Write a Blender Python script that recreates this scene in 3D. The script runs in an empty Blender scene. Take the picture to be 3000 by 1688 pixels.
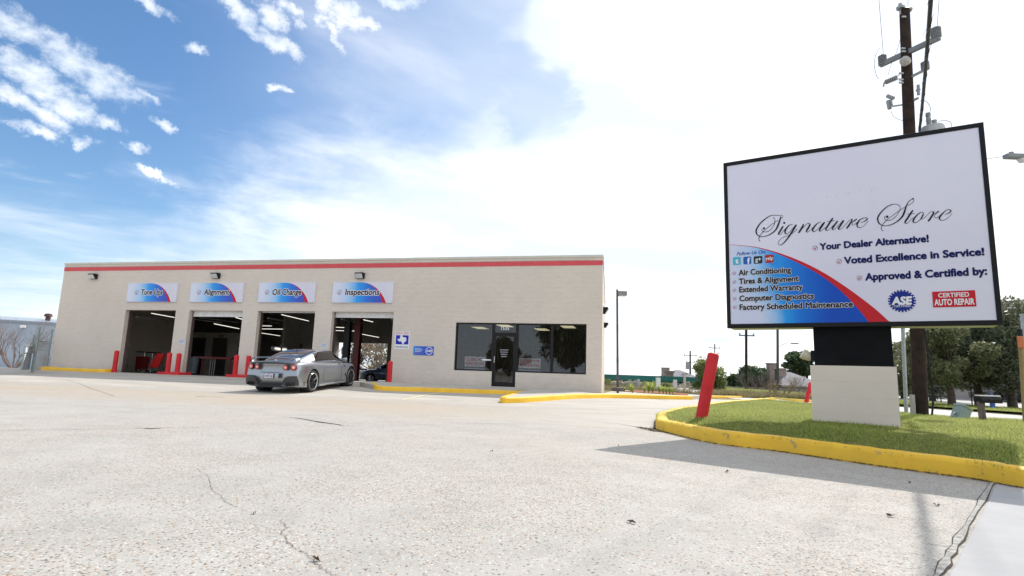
import bpy, bmesh, math, random
import numpy as np
from mathutils import Vector, Matrix, Quaternion
from mathutils.geometry import tessellate_polygon
random.seed(5); rng = np.random.default_rng(5)
R = math.radians
scene = bpy.context.scene
COL = scene.collection

# ------------------------------------------------------------------ camera
F_, PITCH, ROLL = 1635.784, 0.14915, 0.0336
A_FAC = -0.2354
def cam_axes():
    c, s = math.cos(PITCH), math.sin(PITCH)
    rt = Vector((1,0,0)); up = Vector((0,-s,c)); fw = Vector((0,c,s))
    cr, sr = math.cos(ROLL), math.sin(ROLL)
    return rt*cr+up*sr, up*cr-rt*sr, fw
cR, cU, cF = cam_axes()
cam = bpy.data.cameras.new('camera'); camo = bpy.data.objects.new('camera', cam); COL.objects.link(camo)
M = Matrix.Identity(4)
for i in range(3):
    M[i][0] = cR[i]; M[i][1] = cU[i]; M[i][2] = -cF[i]
camo.matrix_world = M
cam.sensor_width = 36; cam.lens = F_/3000*36; cam.clip_end = 6000; cam.clip_start = .05
scene.camera = camo

# ------------------------------------------------------------------ sun, sky, exposure
SUN_AZ, SUN_EL = R(41), R(48)
SUN_STRENGTH, SKY_STRENGTH, EXPOSURE = 2.1, 0.12, 1.09
S = Vector((math.sin(SUN_AZ)*math.cos(SUN_EL), math.cos(SUN_AZ)*math.cos(SUN_EL), math.sin(SUN_EL)))
sl = bpy.data.lights.new('sun', 'SUN'); sl.energy = SUN_STRENGTH; sl.angle = R(.53); sl.color = (1,.955,.89)
so = bpy.data.objects.new('sun', sl); COL.objects.link(so); so.rotation_mode = 'QUATERNION'
so.rotation_quaternion = S.to_track_quat('Z','Y'); so.location = (20,30,40)
scene.view_settings.view_transform = 'Standard'; scene.view_settings.look = 'None'
scene.view_settings.exposure = EXPOSURE; scene.view_settings.gamma = 1
scene.view_settings.use_curve_mapping = False

world = bpy.data.worlds.new('World'); scene.world = world; world.use_nodes = True
def build_sky():
    nt = world.node_tree; N = nt.nodes; L = nt.links; N.clear()
    out = N.new('ShaderNodeOutputWorld'); bg = N.new('ShaderNodeBackground')
    sky = N.new('ShaderNodeTexSky'); sky.sky_type = 'NISHITA'; sky.sun_disc = False
    sky.sun_elevation = SUN_EL; sky.sun_rotation = SUN_AZ
    sky.air_density = 1.0; sky.dust_density = .6; sky.ozone_density = 1.3
    tc = N.new('ShaderNodeTexCoord')
    def m(op, a, b=None, c=None, clamp=False):
        n = N.new('ShaderNodeMath'); n.operation = op; n.use_clamp = clamp
        for i, q in enumerate((a, b, c)):
            if q is None: continue
            if isinstance(q, (int, float)): n.inputs[i].default_value = q
            else: L.new(q, n.inputs[i])
        return n.outputs[0]
    sep = N.new('ShaderNodeSeparateXYZ'); L.new(tc.outputs['Generated'], sep.inputs[0])
    X, Y, Z = sep.outputs
    az = m('ARCTAN2', X, Y); el = m('ARCSINE', Z)
    def vec(a, b, c):
        n = N.new('ShaderNodeCombineXYZ')
        for i, q in enumerate((a, b, c)):
            if isinstance(q, (int, float)): n.inputs[i].default_value = q
            else: L.new(q, n.inputs[i])
        return n.outputs[0]
    def noise(v, scale, det=6, rough=.55, dist=0.0):
        n = N.new('ShaderNodeTexNoise'); n.inputs['Scale'].default_value = scale
        n.inputs['Detail'].default_value = det; n.inputs['Roughness'].default_value = rough
        n.inputs['Distortion'].default_value = dist
        L.new(v, n.inputs['Vector']); return n.outputs[0]
    def sstep(x, lo, hi):
        n = N.new('ShaderNodeMapRange'); n.interpolation_type = 'SMOOTHSTEP'
        L.new(x, n.inputs[0]); n.inputs[1].default_value = lo; n.inputs[2].default_value = hi
        return n.outputs[0]
    zz = m('ADD', m('MAXIMUM', Z, 0.0), .10)
    px = m('DIVIDE', X, zz); py = m('DIVIDE', Y, zz)
    plane = vec(px, py, 0.0)
    # streaks run along one direction of the cloud deck
    ca, sa = math.cos(R(28)), math.sin(R(28))
    along = m('ADD', m('MULTIPLY', px, ca), m('MULTIPLY', py, sa))
    across = m('SUBTRACT', m('MULTIPLY', py, ca), m('MULTIPLY', px, sa))
    nA = noise(vec(m('MULTIPLY', along, .35), across, 3.1), 1.3, 8, .6, .5)
    nB = noise(vec(m('MULTIPLY', along, .55), across, 0.), 3.6, 9, .62, .3)
    nE = noise(vec(az, m('MULTIPLY', el, 2.0), 1.7), 5.0, 8, .58, .2)
    # edge of the high white cloud sheet: elevation below which it is overcast, by azimuth
    cr = N.new('ShaderNodeFloatCurve'); c = cr.mapping.curves[0]
    pts = [(-3.1416,.22),(-1.6,.18),(-1.0,.15),(-.75,.125),(-.648,.165),(-.54,.21),(-.43,.30),(-.262,.35),(-.122,.41),(-.047,.49),(.01,.58),(.06,.72),(.3,.70),(.45,.52),(.62,.40),(.72,.36),(1.0,.30),(1.6,.25),(3.1416,.22)]
    c.points[0].location = ((pts[0][0]+3.1416)/6.2832, pts[0][1]); c.points[1].location = ((pts[-1][0]+3.1416)/6.2832, pts[-1][1])
    for a, e in pts[1:-1]: c.points.new((a+3.1416)/6.2832, e)
    cr.mapping.use_clip = False; cr.mapping.update()
    L.new(m('DIVIDE', m('ADD', az, 3.1416), 6.2832), cr.inputs['Value'])
    edge = cr.outputs[0]
    dE = m('SUBTRACT', edge, el)
    dE = m('ADD', dE, m('MULTIPLY', m('SUBTRACT', nE, .5), .32))
    dE = m('ADD', dE, m('MULTIPLY', m('SUBTRACT', nB, .5), .16))
    for (a, e, ra, rb, th, st_) in [(.035,.46,.075,.11,.35,.26),(.72,.48,.22,.15,0,.34),(.14,.19,.16,.04,.05,.20),(.42,.62,.25,.07,0,.16),(.60,.22,.12,.03,.2,.18)]:
        dx = m('ADD', m('SUBTRACT', az, a), m('MULTIPLY', m('SUBTRACT', nE, .5), .20)); dy = m('ADD', m('SUBTRACT', el, e), m('MULTIPLY', m('SUBTRACT', nB, .5), .12))
        ct, st = math.cos(th), math.sin(th)
        u = m('MULTIPLY', m('ADD', m('MULTIPLY', dx, ct), m('MULTIPLY', dy, st)), 1/ra); v = m('MULTIPLY', m('SUBTRACT', m('MULTIPLY', dy, ct), m('MULTIPLY', dx, st)), 1/rb)
        q = m('SUBTRACT', 1.0, m('ADD', m('MULTIPLY', u, u), m('MULTIPLY', v, v)))
        dE = m('SUBTRACT', dE, m('MULTIPLY', sstep(q, -.3, 1.0), st_))
    sheet = sstep(dE, -.095, .16)
    # blue showing through low on the left and pale breaks low over the horizon
    low = m('MULTIPLY', sstep(m('ADD', nA, m('MULTIPLY', az, .10)), .40, .52), 1.0)
    hole = m('MULTIPLY', m('SUBTRACT', 1.0, sstep(el, .10, .22)), m('SUBTRACT', 1.0, low))
    sheet = m('MULTIPLY', sheet, m('SUBTRACT', 1.0, m('MULTIPLY', hole, .62)))
    # thin cirrus veil
    veil = m('MULTIPLY', sstep(nA, .46, .76), .50)
    veil = m('MAXIMUM', veil, m('MULTIPLY', sstep(nB, .56, .80), .30))
    glow = m('MULTIPLY', sstep(az, -.62, .22), .56)
    haze_low = m('MULTIPLY', m('SUBTRACT', 1.0, sstep(el, .0, .22)), .22)
    # small fair-weather puffs high on the left
    wx = m('MULTIPLY', m('SUBTRACT', noise(vec(az, el, 5.), 22., 8, .66), .5), .07)
    wy = m('MULTIPLY', m('SUBTRACT', noise(vec(az, el, 9.), 22., 8, .66), .5), .05)
    ax = m('ADD', az, wx); ey = m('ADD', el, wy)
    blobs = [(-.765,.425,.045,.020,-.2),(-.700,.400,.075,.024,-.35),(-.660,.392,.05,.018,-.35),(-.755,.372,.05,.018,-.3),(-.715,.352,.055,.020,-.4),(-.74,.330,.06,.014,-.4),(-.655,.333,.02,.012,0),(-.61,.385,.02,.008,-.4),
             (-.59,.350,.018,.008,-.3),(-.690,.300,.016,.012,-.6),(-.745,.300,.03,.009,0),(-.622,.310,.016,.008,0),(-.62,.508,.03,.010,-.2),(-.435,.506,.042,.016,-.25),(-.50,.535,.05,.016,-.6),(-.455,.543,.035,.020,-.4),
             (-.42,.555,.03,.012,-.5),(-.56,.470,.02,.008,0),(-.335,.568,.042,.024,.1),(-.37,.585,.04,.016,-.5),(-.30,.565,.03,.012,-.2),(-.345,.535,.03,.010,-.7),(-.235,.605,.04,.014,.1),(-.59,.275,.03,.006,-.4),(-.43,.44,.02,.006,0)]
    acc = None
    for (a, e, ra, rb, th) in blobs:
        dx = m('SUBTRACT', ax, a); dy = m('SUBTRACT', ey, e)
        ct, st = math.cos(th), math.sin(th)
        u = m('MULTIPLY', m('ADD', m('MULTIPLY', dx, ct), m('MULTIPLY', dy, st)), 1/ra)
        v = m('MULTIPLY', m('SUBTRACT', m('MULTIPLY', dy, ct), m('MULTIPLY', dx, st)), 1/rb)
        q = m('SUBTRACT', 1.0, m('ADD', m('MULTIPLY', u, u), m('MULTIPLY', v, v)))
        acc = q if acc is None else m('MAXIMUM', acc, q)
    fine = m('MULTIPLY', m('SUBTRACT', noise(vec(az, m('MULTIPLY', el, 1.35), 2.), 30., 9, .62), .5), 4.2)
    puff = m('MULTIPLY', sstep(m('ADD', acc, fine), -.55, 1.65), .88)
    # broad bright cloud added behind the camera to light the shaded facade
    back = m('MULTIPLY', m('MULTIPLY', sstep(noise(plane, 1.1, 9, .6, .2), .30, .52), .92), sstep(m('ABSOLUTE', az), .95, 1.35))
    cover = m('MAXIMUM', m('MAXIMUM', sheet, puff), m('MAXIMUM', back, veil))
    soft = m('MAXIMUM', glow, haze_low)
    cover = m('SUBTRACT', 1.0, m('MULTIPLY', m('SUBTRACT', 1.0, cover), m('SUBTRACT', 1.0, soft)))
    hs = N.new('ShaderNodeHueSaturation'); hs.inputs['Saturation'].default_value = 1.22; hs.inputs['Value'].default_value = .62
    L.new(sky.outputs[0], hs.inputs['Color'])
    mix = N.new('ShaderNodeMix'); mix.data_type = 'RGBA'
    L.new(cover, mix.inputs[0]); L.new(hs.outputs[0], mix.inputs[6])
    shade = noise(vec(m('MULTIPLY', along, .6), across, 4.), 1.4, 6, .5)
    ramp = N.new('ShaderNodeMix'); ramp.data_type = 'RGBA'
    ramp.inputs[6].default_value = (3.7,4.1,4.6,1); ramp.inputs[7].default_value = (5.6,5.6,5.55,1)
    L.new(sstep(m('ADD', shade, m('MULTIPLY', az, .10)), .36, .60), ramp.inputs[0])
    L.new(ramp.outputs[2], mix.inputs[7])
    L.new(mix.outputs[2], bg.inputs[0]); bg.inputs[1].default_value = SKY_STRENGTH
    L.new(bg.outputs[0], out.inputs[0])
build_sky()

# ------------------------------------------------------------------ measuring helpers
def ray(u, v):
    d = cR*((u-1500)/F_) - cU*((v-844)/F_) + cF
    return d/d.y
def atY(u, v, Y): return ray(u, v)*Y
def onplane(u, v, p0, n):
    d = ray(u, v); return d*(Vector(p0).dot(n)/d.dot(n))
P0 = Vector((3.608, 22.0, 0))
E_ = Vector((math.cos(A_FAC), math.sin(A_FAC), 0)); NI = Vector((-E_.y, E_.x, 0))   # along facade, into building
ZB = -.62
def FS(u, v):                                     # pixel -> (s, t) on the facade
    p = onplane(u, v, P0, NI); return (p-P0).dot(E_), p.z
_dx = np.arange(-80, 60, .25)
_pr = np.interp(_dx, [-80,-20,-5,-1.5,-.2,0,3,5,6.5,8.5,12,15,20,60], [-1.5,-1.15,-.92,-.84,-.62,-.61,-.72,-.83,-.90,-.915,-.80,-.70,-.65,-.65])
_k = np.exp(-(np.arange(-6,7)*.25)**2/.5); _k /= _k.sum()
_ps = np.convolve(np.pad(_pr, 6, mode='edge'), _k, 'valid')
_pq = np.interp(_dx, [-80,-20,-5,0,3,5,6.5,8.5,12,15,20,60], [-1.5,-1.15,-.92,-.86,-.83,-.85,-.90,-.915,-.80,-.70,-.65,-.65])
_pq = np.convolve(np.pad(_pq, 6, mode='edge'), _k, 'valid')
def dist_f(x, y): return -((x-P0.x)*NI.x+(y-P0.y)*NI.y)
def G(x, y):
    d = dist_f(x, y)
    w = np.clip(((x-P0.x)*E_.x+(y-P0.y)*E_.y+8.9)/1.4, 0, 1)
    z = np.interp(d, _dx, _ps)*(1-w)+np.interp(d, _dx, _pq)*w
    z = z - np.clip(x-.5, 0, 8)*.026*np.clip((11-y)/5, 0, 1)
    return z
def W(u, v, dz=0.0):                              # pixel -> point on the ground (dz above it)
    d = ray(u, v); z = -.7
    for _ in range(60):
        p = d*(z/d.z); z = .5*z+.5*(float(G(p.x, p.y))+dz)
    p = d*(z/d.z); return p

# ------------------------------------------------------------------ building blocks
def tag(o, label=None, cat=None, group=None, kind=None):
    if label: o['label'] = label
    if cat: o['category'] = cat
    if group: o['group'] = group
    if kind: o['kind'] = kind
    return o
def thing(name, label, cat, loc=(0,0,0), rz=0, group=None):
    o = bpy.data.objects.new(name, None); COL.objects.link(o); o.empty_display_size = .2
    o.location = loc; o.rotation_euler = (0,0,rz); return tag(o, label, cat, group)
def kids(o): return [c for c in bpy.data.objects if c.parent == o]
def copy_tree(o, label=None, loc=None, rz=None, group=None):
    ch = {}
    for c in bpy.data.objects:
        if c.parent: ch.setdefault(c.parent.name, []).append(c)
    def rec(a, par):
        c = a.copy(); COL.objects.link(c); c.parent = par
        for k in ch.get(a.name, []): rec(k, c)
        return c
    r = rec(o, None)
    if label: r['label'] = label
    if loc is not None: r.location = loc
    if rz is not None: r.rotation_euler.z = rz
    if group: r['group'] = group
    return r
class MB:
    def __init__(s): s.v = []; s.f = []; s.m = []
    def add(s, vs, fs, mi=0):
        b = len(s.v); s.v += [tuple(v) for v in vs]
        for f in fs: s.f.append([i+b for i in f]); s.m.append(mi)
        return s
    def box(s, x0, x1, y0, y1, z0, z1, mi=0):
        vs = [(x,y,z) for z in (z0,z1) for y in (y0,y1) for x in (x0,x1)]
        return s.add(vs, [(0,2,3,1),(4,5,7,6),(0,1,5,4),(2,6,7,3),(0,4,6,2),(1,3,7,5)], mi)
    def obox(s, c, h, rot=None, mi=0):
        rot = rot or Matrix.Identity(3)
        vs = [Vector(c)+rot@Vector((x*h[0],y*h[1],z*h[2])) for z in (-1,1) for y in (-1,1) for x in (-1,1)]
        return s.add(vs, [(0,2,3,1),(4,5,7,6),(0,1,5,4),(2,6,7,3),(0,4,6,2),(1,3,7,5)], mi)
    def quad(s, a, b, c, d, mi=0): return s.add([a,b,c,d], [(0,1,2,3)], mi)
    def tube(s, pts, r, n=8, mi=0, cap=True):
        pts = [Vector(p) for p in pts]; rs = r if isinstance(r, (list,tuple)) else [r]*len(pts)
        vs = []; up = None
        for i, p in enumerate(pts):
            t = (pts[min(i+1,len(pts)-1)]-pts[max(i-1,0)]).normalized()
            if up is None: up = Vector((0,0,1)) if abs(t.z) < .9 else Vector((0,1,0))
            a = t.cross(up); a = a.normalized() if a.length > 1e-6 else Vector((1,0,0)); b = a.cross(t).normalized(); up = b
            for k in range(n):
                q = 2*math.pi*k/n; vs.append(p+(a*math.cos(q)+b*math.sin(q))*rs[i])
        fs = [(i*n+k, i*n+(k+1)%n, (i+1)*n+(k+1)%n, (i+1)*n+k) for i in range(len(pts)-1) for k in range(n)]
        if cap: fs += [tuple(range(n))[::-1], tuple(range((len(pts)-1)*n, len(pts)*n))]
        return s.add(vs, fs, mi)
    def lathe(s, prof, n=24, mi=0, rot=None, loc=(0,0,0), cap=True):
        rot = rot or Matrix.Identity(3); vs = []
        for r, z in prof:
            for k in range(n):
                q = 2*math.pi*k/n; vs.append(Vector(loc)+rot@Vector((r*math.cos(q), r*math.sin(q), z)))
        m_ = len(prof)
        fs = [(i*n+k, i*n+(k+1)%n, (i+1)*n+(k+1)%n, (i+1)*n+k) for i in range(m_-1) for k in range(n)]
        if cap: fs += [tuple(range(n))[::-1], tuple(range((m_-1)*n, m_*n))]
        return s.add(vs, fs, mi)
    def poly(s, pts2, fn, mi=0):
        tri = tessellate_polygon([[Vector((p[0],p[1],0)) for p in pts2]])
        return s.add([fn(*p) for p in pts2], [tuple(t) for t in tri], mi)
    def prism(s, pts2, f0, f1, mi=0):
        n = len(pts2); tri = tessellate_polygon([[Vector((p[0],p[1],0)) for p in pts2]])
        s.add([f1(*p) for p in pts2], [tuple(t) for t in tri], mi)
        s.add([f0(*p) for p in pts2], [tuple(t)[::-1] for t in tri], mi)
        s.add([f0(*p) for p in pts2]+[f1(*p) for p in pts2], [(i,(i+1)%n,n+(i+1)%n,n+i) for i in range(n)], mi)
        return s
    def build(s, name, mats, parent=None, smooth=False, bevel=0, loc=None, recalc=True):
        me = bpy.data.meshes.new(name); me.from_pydata(s.v, [], s.f); me.update()
        mats = mats if isinstance(mats, (list,tuple)) else [mats]
        for m_ in mats: me.materials.append(m_)
        if len(mats) > 1: me.polygons.foreach_set('material_index', s.m)
        if recalc:
            bm = bmesh.new(); bm.from_mesh(me); bmesh.ops.recalc_face_normals(bm, faces=bm.faces); bm.to_mesh(me); bm.free()
        if smooth: set_smooth(me, smooth)
        o = bpy.data.objects.new(name, me); COL.objects.link(o)
        if parent is not None: o.parent = parent
        if loc is not None: o.location = loc
        if bevel:
            b = o.modifiers.new('bevel', 'BEVEL'); b.width = bevel; b.segments = 2; b.limit_method = 'ANGLE'
        return o
def set_smooth(me, ang=True):
    me.polygons.foreach_set('use_smooth', [True]*len(me.polygons))
    if ang is not True:
        bm = bmesh.new(); bm.from_mesh(me)
        for e in bm.edges:
            if len(e.link_faces) == 2 and e.calc_face_angle(0) > R(ang): e.smooth = False
        bm.to_mesh(me); bm.free()
def np_mesh(name, V, Fc, mats, parent=None, mi=None, smooth=False):   # V (n,3), Fc (m,k) arrays
    me = bpy.data.meshes.new(name); m_, k = Fc.shape
    me.vertices.add(len(V)); me.vertices.foreach_set('co', V.astype(np.float32).ravel())
    me.loops.add(m_*k); me.loops.foreach_set('vertex_index', Fc.astype(np.int32).ravel())
    me.polygons.add(m_); me.polygons.foreach_set('loop_start', np.arange(0, m_*k, k, dtype=np.int32))
    for m2 in (mats if isinstance(mats, (list,tuple)) else [mats]): me.materials.append(m2)
    if mi is not None: me.polygons.foreach_set('material_index', mi.astype(np.int32))
    if smooth: me.polygons.foreach_set('use_smooth', [True]*m_)
    me.update(calc_edges=True); me.validate()
    o = bpy.data.objects.new(name, me); COL.objects.link(o)
    if parent is not None: o.parent = parent
    return o

# ------------------------------------------------------------------ materials
class MT:
    def __init__(s, name):
        s.m = bpy.data.materials.new(name); s.m.use_nodes = True; s.t = s.m.node_tree; s.N = s.t.nodes; s.L = s.t.links
        s.b = s.N['Principled BSDF']; s.tc = s.N.new('ShaderNodeTexCoord')
    def link(s, a, b): s.L.new(a, b); return s
    def noise(s, scale, det=5, rough=.55, vec=None, dist=0, out=0):
        n = s.N.new('ShaderNodeTexNoise'); n.inputs['Scale'].default_value = scale; n.inputs['Detail'].default_value = det
        n.inputs['Roughness'].default_value = rough; n.inputs['Distortion'].default_value = dist
        s.L.new(vec or s.tc.outputs['Object'], n.inputs['Vector']); return n.outputs[out]
    def vor(s, scale, out='Distance', vec=None, feat='F1', rnd=1):
        n = s.N.new('ShaderNodeTexVoronoi'); n.feature = feat; n.inputs['Scale'].default_value = scale; n.inputs['Randomness'].default_value = rnd
        s.L.new(vec or s.tc.outputs['Object'], n.inputs['Vector']); return n.outputs[out]
    def ramp(s, x, stops, interp='LINEAR'):
        n = s.N.new('ShaderNodeValToRGB'); e = n.color_ramp.elements; n.color_ramp.interpolation = interp
        while len(e) < len(stops): e.new(.5)
        for i, (p, c) in enumerate(stops):
            e[i].position = p; e[i].color = (*c, 1) if len(c) == 3 else c
        s.L.new(x, n.inputs[0]); return n.outputs[0]
    def step(s, x, lo, hi, a=0., b=1.):
        n = s.N.new('ShaderNodeMapRange'); n.interpolation_type = 'SMOOTHSTEP'; s.L.new(x, n.inputs[0])
        for i, q in zip((1,2,3,4), (lo,hi,a,b)): n.inputs[i].default_value = q
        return n.outputs[0]
    def math(s, op, a, b=0.):
        n = s.N.new('ShaderNodeMath'); n.operation = op
        for i, q in enumerate((a,b)):
            if isinstance(q, (int,float)): n.inputs[i].default_value = q
            else: s.L.new(q, n.inputs[i])
        return n.outputs[0]
    def mix(s, f, a, b, mode='MIX'):
        n = s.N.new('ShaderNodeMix'); n.data_type = 'RGBA'; n.blend_type = mode
        for i, q in zip((0,6,7), (f,a,b)):
            if isinstance(q, (int,float)): n.inputs[i].default_value = q
            elif isinstance(q, tuple): n.inputs[i].default_value = (*q, 1) if len(q) == 3 else q
            else: s.L.new(q, n.inputs[i])
        return n.outputs[2]
    def mapping(s, scale=(1,1,1), rot=(0,0,0), loc=(0,0,0), vec=None):
        n = s.N.new('ShaderNodeMapping'); n.inputs['Scale'].default_value = scale; n.inputs['Rotation'].default_value = rot; n.inputs['Location'].default_value = loc
        s.L.new(vec or s.tc.outputs['Object'], n.inputs['Vector']); return n.outputs[0]
    def sep(s, vec=None):
        n = s.N.new('ShaderNodeSeparateXYZ'); s.L.new(vec or s.tc.outputs['Object'], n.inputs[0]); return n.outputs
    def col(s, c):
        if isinstance(c, tuple): s.b.inputs['Base Color'].default_value = (*c, 1)
        else: s.L.new(c, s.b.inputs['Base Color'])
        return s
    def set(s, **k):
        for a, v in k.items():
            i = s.b.inputs[{'rough':'Roughness','metal':'Metallic','spec':'Specular IOR Level','coat':'Coat Weight','crough':'Coat Roughness','trans':'Transmission Weight','ior':'IOR','es':'Emission Strength','alpha':'Alpha'}[a]]
            if isinstance(v, (int,float)): i.default_value = v
            else: s.L.new(v, i)
        return s
    def bump(s, h, strength=.3, dist=.01):
        n = s.N.new('ShaderNodeBump'); n.inputs['Strength'].default_value = strength; n.inputs['Distance'].default_value = dist
        s.L.new(h, n.inputs['Height']); s.L.new(n.outputs[0], s.b.inputs['Normal']); return s
_mc = {}
def simple(name, c, rough=.6, metal=0., var=.12, scale=6., bump=.0, coat=0., spec=.5):
    if name in _mc: return _mc[name]
    t = MT(name)
    n = t.noise(scale, 6, .6)
    a = tuple(max(0, x*(1-var)) for x in c); b = tuple(min(1, x*(1+var)) for x in c)
    t.col(t.ramp(n, [(.3,a),(.7,b)])).set(rough=t.step(t.noise(scale*3,4), .3,.7, max(.02,rough-.08), min(1,rough+.08)), metal=metal, coat=coat, spec=spec)
    if bump: t.bump(t.noise(scale*8,5), bump, .01)
    _mc[name] = t.m; return t.m
def flat(name, c, rough=.6):
    return simple(name, c, rough, 0, .03, 3., spec=.22)

def mat_pavement():
    t = MT('pavement_concrete')
    X, Y, Z = t.sep()
    # distance from the facade: smooth apron near the shop, exposed aggregate further out
    d = t.math('ADD', t.math('MULTIPLY', t.math('SUBTRACT', X, P0.x), -NI.x), t.math('MULTIPLY', t.math('SUBTRACT', Y, P0.y), -NI.y))
    dn = t.math('ADD', d, t.math('MULTIPLY', t.math('SUBTRACT', t.noise(.35,4), .5), 1.6))
    agg = t.step(dn, 6.2, 7.6)
    right = t.step(t.math('SUBTRACT', X, t.math('MULTIPLY', Y, .02)), -.6, 2.2)    # newer smoother slab on the drive side
    far_right = t.math('MULTIPLY', right, t.step(Y, 7.6, 9.2))
    agg = t.math('MULTIPLY', agg, t.math('SUBTRACT', 1., t.math('MULTIPLY', far_right, .9)))
    dv = t.N.new('ShaderNodeVectorMath'); dv.operation = 'MULTIPLY_ADD'; t.L.new(t.noise(55, 3, .6, out=1), dv.inputs[0]); dv.inputs[1].default_value = (.016,.016,.016); t.L.new(t.tc.outputs['Object'], dv.inputs[2])
    cell = t.vor(94, 'Color', vec=dv.outputs[0]); dist = t.vor(94, 'Distance', vec=dv.outputs[0])
    sc = t.N.new('ShaderNodeSeparateColor'); t.L.new(cell, sc.inputs[0])
    stones = t.ramp(sc.outputs[0], [(0,(.22,.20,.175)),(.20,(.42,.34,.255)),(.36,(.60,.58,.53)),(.52,(.36,.22,.14)),(.60,(.50,.46,.40)),(.76,(.20,.115,.08)),(.82,(.44,.41,.37)),(.91,(.075,.07,.07)),(.955,(.58,.55,.50))], 'CONSTANT')
    cement = t.ramp(t.noise(2.2, 8, .62), [(.25,(.335,.325,.30)),(.5,(.41,.395,.365)),(.75,(.47,.455,.425))])
    patch = t.noise(.55, 6, .62, dist=.6)
    thr = t.step(patch, .38, .60, .18, .98)                # where the cement skin has worn away
    stone_in = t.math('LESS_THAN', dist, .46)
    expo = t.math('MULTIPLY', stone_in, t.math('LESS_THAN', sc.outputs[1], t.math('ADD', thr, t.math('MULTIPLY', t.noise(9,4), .42))))
    ac = t.mix(expo, cement, stones)
    ac = t.mix(t.step(t.noise(130, 4, .7), .35, .65, 0., .30), ac, (.20,.185,.165))
    pit = t.math('GREATER_THAN', t.noise(70, 4, .75), .665)
    ac = t.mix(t.math('MULTIPLY', pit, .75), ac, (.13,.12,.11))
    band = t.math('MULTIPLY', t.math('MULTIPLY', t.step(dn, 7.2, 8.6), t.step(dn, 15.2, 11.5)), t.step(X, 1.5, -2.))
    ac = t.mix(t.math('MULTIPLY', band, t.step(t.noise(.7, 5, .65), .25, .6, .15, .6)), ac, (.40,.32,.235))
    ac = t.mix(t.step(t.noise(.16, 4, .6), .42, .68, 0., .30), ac, (.42,.36,.28))
    smooth = t.ramp(t.noise(1.3, 8, .62, vec=t.mapping((.35,1.6,1),(0,0,-A_FAC))), [(.28,(.34,.315,.275)),(.5,(.43,.40,.355)),(.72,(.51,.48,.43))])
    smooth = t.mix(t.math('MULTIPLY', t.math('GREATER_THAN', t.noise(60,2,.6), .66), .3), smooth, (.2,.185,.17))
    oil = t.step(t.noise(.5, 5, .6, vec=t.mapping((1,1,1),(0,0,0),(3,1,0))), .56, .72)
    smooth = t.mix(t.math('MULTIPLY', oil, .4), smooth, (.26,.235,.195))
    c = t.mix(agg, smooth, ac)
    t.col(c).set(rough=t.step(t.noise(8,3), .3,.7,.72,.92), spec=.35)
    h = t.math('ADD', t.math('MULTIPLY', expo, t.math('SUBTRACT', .5, dist)), t.math('MULTIPLY', t.noise(40,6,.7), .8))
    t.bump(h, .55, .006); return t.m
def mat_block_paint(name='block_wall_paint', c=(.69,.62,.555)):
    t = MT(name)
    # painted concrete block: shallow joints, lumpy paint
    b = t.N.new('ShaderNodeTexBrick'); b.offset = .5
    b.inputs['Scale'].default_value = 1.; b.inputs['Brick Width'].default_value = .406; b.inputs['Row Height'].default_value = .203
    b.inputs['Mortar Size'].default_value = .007; b.inputs['Mortar Smooth'].default_value = .6; b.inputs['Bias'].default_value = 0
    b.inputs['Color1'].default_value = (.46,.46,.46,1); b.inputs['Color2'].default_value = (.54,.54,.54,1)
    mp = t.N.new('ShaderNodeMapping'); mp.inputs['Rotation'].default_value = (R(-90),0,0)
    t.L.new(t.tc.outputs['Object'], mp.inputs[0])
    X, Y, Z = t.sep(); cv = t.N.new('ShaderNodeCombineXYZ'); t.L.new(t.math('ADD', X, Y), cv.inputs[0]); t.L.new(Z, cv.inputs[1])
    t.L.new(cv.outputs[0], b.inputs['Vector'])
    fac = b.outputs['Fac']
    big = t.noise(.45, 5, .6); mid = t.noise(5, 7, .65, vec=t.mapping((.5,.5,2.2))); fine = t.noise(34, 6, .7, vec=t.mapping((.6,.6,1.6)))
    base = t.ramp(big, [(.3, tuple(x*.95 for x in c)), (.7, tuple(x*1.05 for x in c))])
    base = t.mix(t.step(mid, .35, .70, 0, .34), base, tuple(x*.80 for x in c))
    base = t.mix(.04, base, b.outputs['Color'], 'OVERLAY')
    base = t.mix(t.math('MULTIPLY', fac, .05), base, tuple(x*.72 for x in c))
    dirt = t.math('MULTIPLY', t.step(t.math('ADD', Z, t.math('MULTIPLY', t.noise(2.5,5), .55)), .15, .75, 1, 0), .28)
    base = t.mix(dirt, base, (.27,.25,.225))
    t.col(base).set(rough=.82, spec=.3)
    h = t.math('ADD', t.math('MULTIPLY', fine, .9), t.math('MULTIPLY', mid, .9))
    h = t.math('SUBTRACT', h, t.math('MULTIPLY', fac, .22))
    t.bump(h, .75, .022); return t.m
def mat_yellow():
    t = MT('yellow_curb_paint')
    n = t.noise(2.2, 6, .65); w = t.noise(7, 8, .7)
    base = t.ramp(n, [(.3,(.74,.42,.018)),(.7,(.90,.55,.028))])
    base = t.mix(t.step(w, .605, .69), base, (.27,.20,.13))
    base = t.mix(t.math('MULTIPLY', t.step(t.noise(24,5,.7), .58,.75), .5), base, (.42,.26,.05))
    t.col(base).set(rough=.55); t.bump(t.noise(30,6,.7), .5, .006); return t.m
def mat_red():
    t = MT('red_bollard_paint')
    n = t.noise(3, 6, .65)
    base = t.ramp(n, [(.3,(.50,.016,.022)),(.7,(.64,.026,.034))])
    base = t.mix(t.math('MULTIPLY', t.step(t.noise(16,6,.7), .63,.74), .7), base, (.22,.03,.03))
    t.col(base).set(rough=.55, spec=.3); t.bump(t.noise(14,5,.6), .15, .004); return t.m
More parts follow.
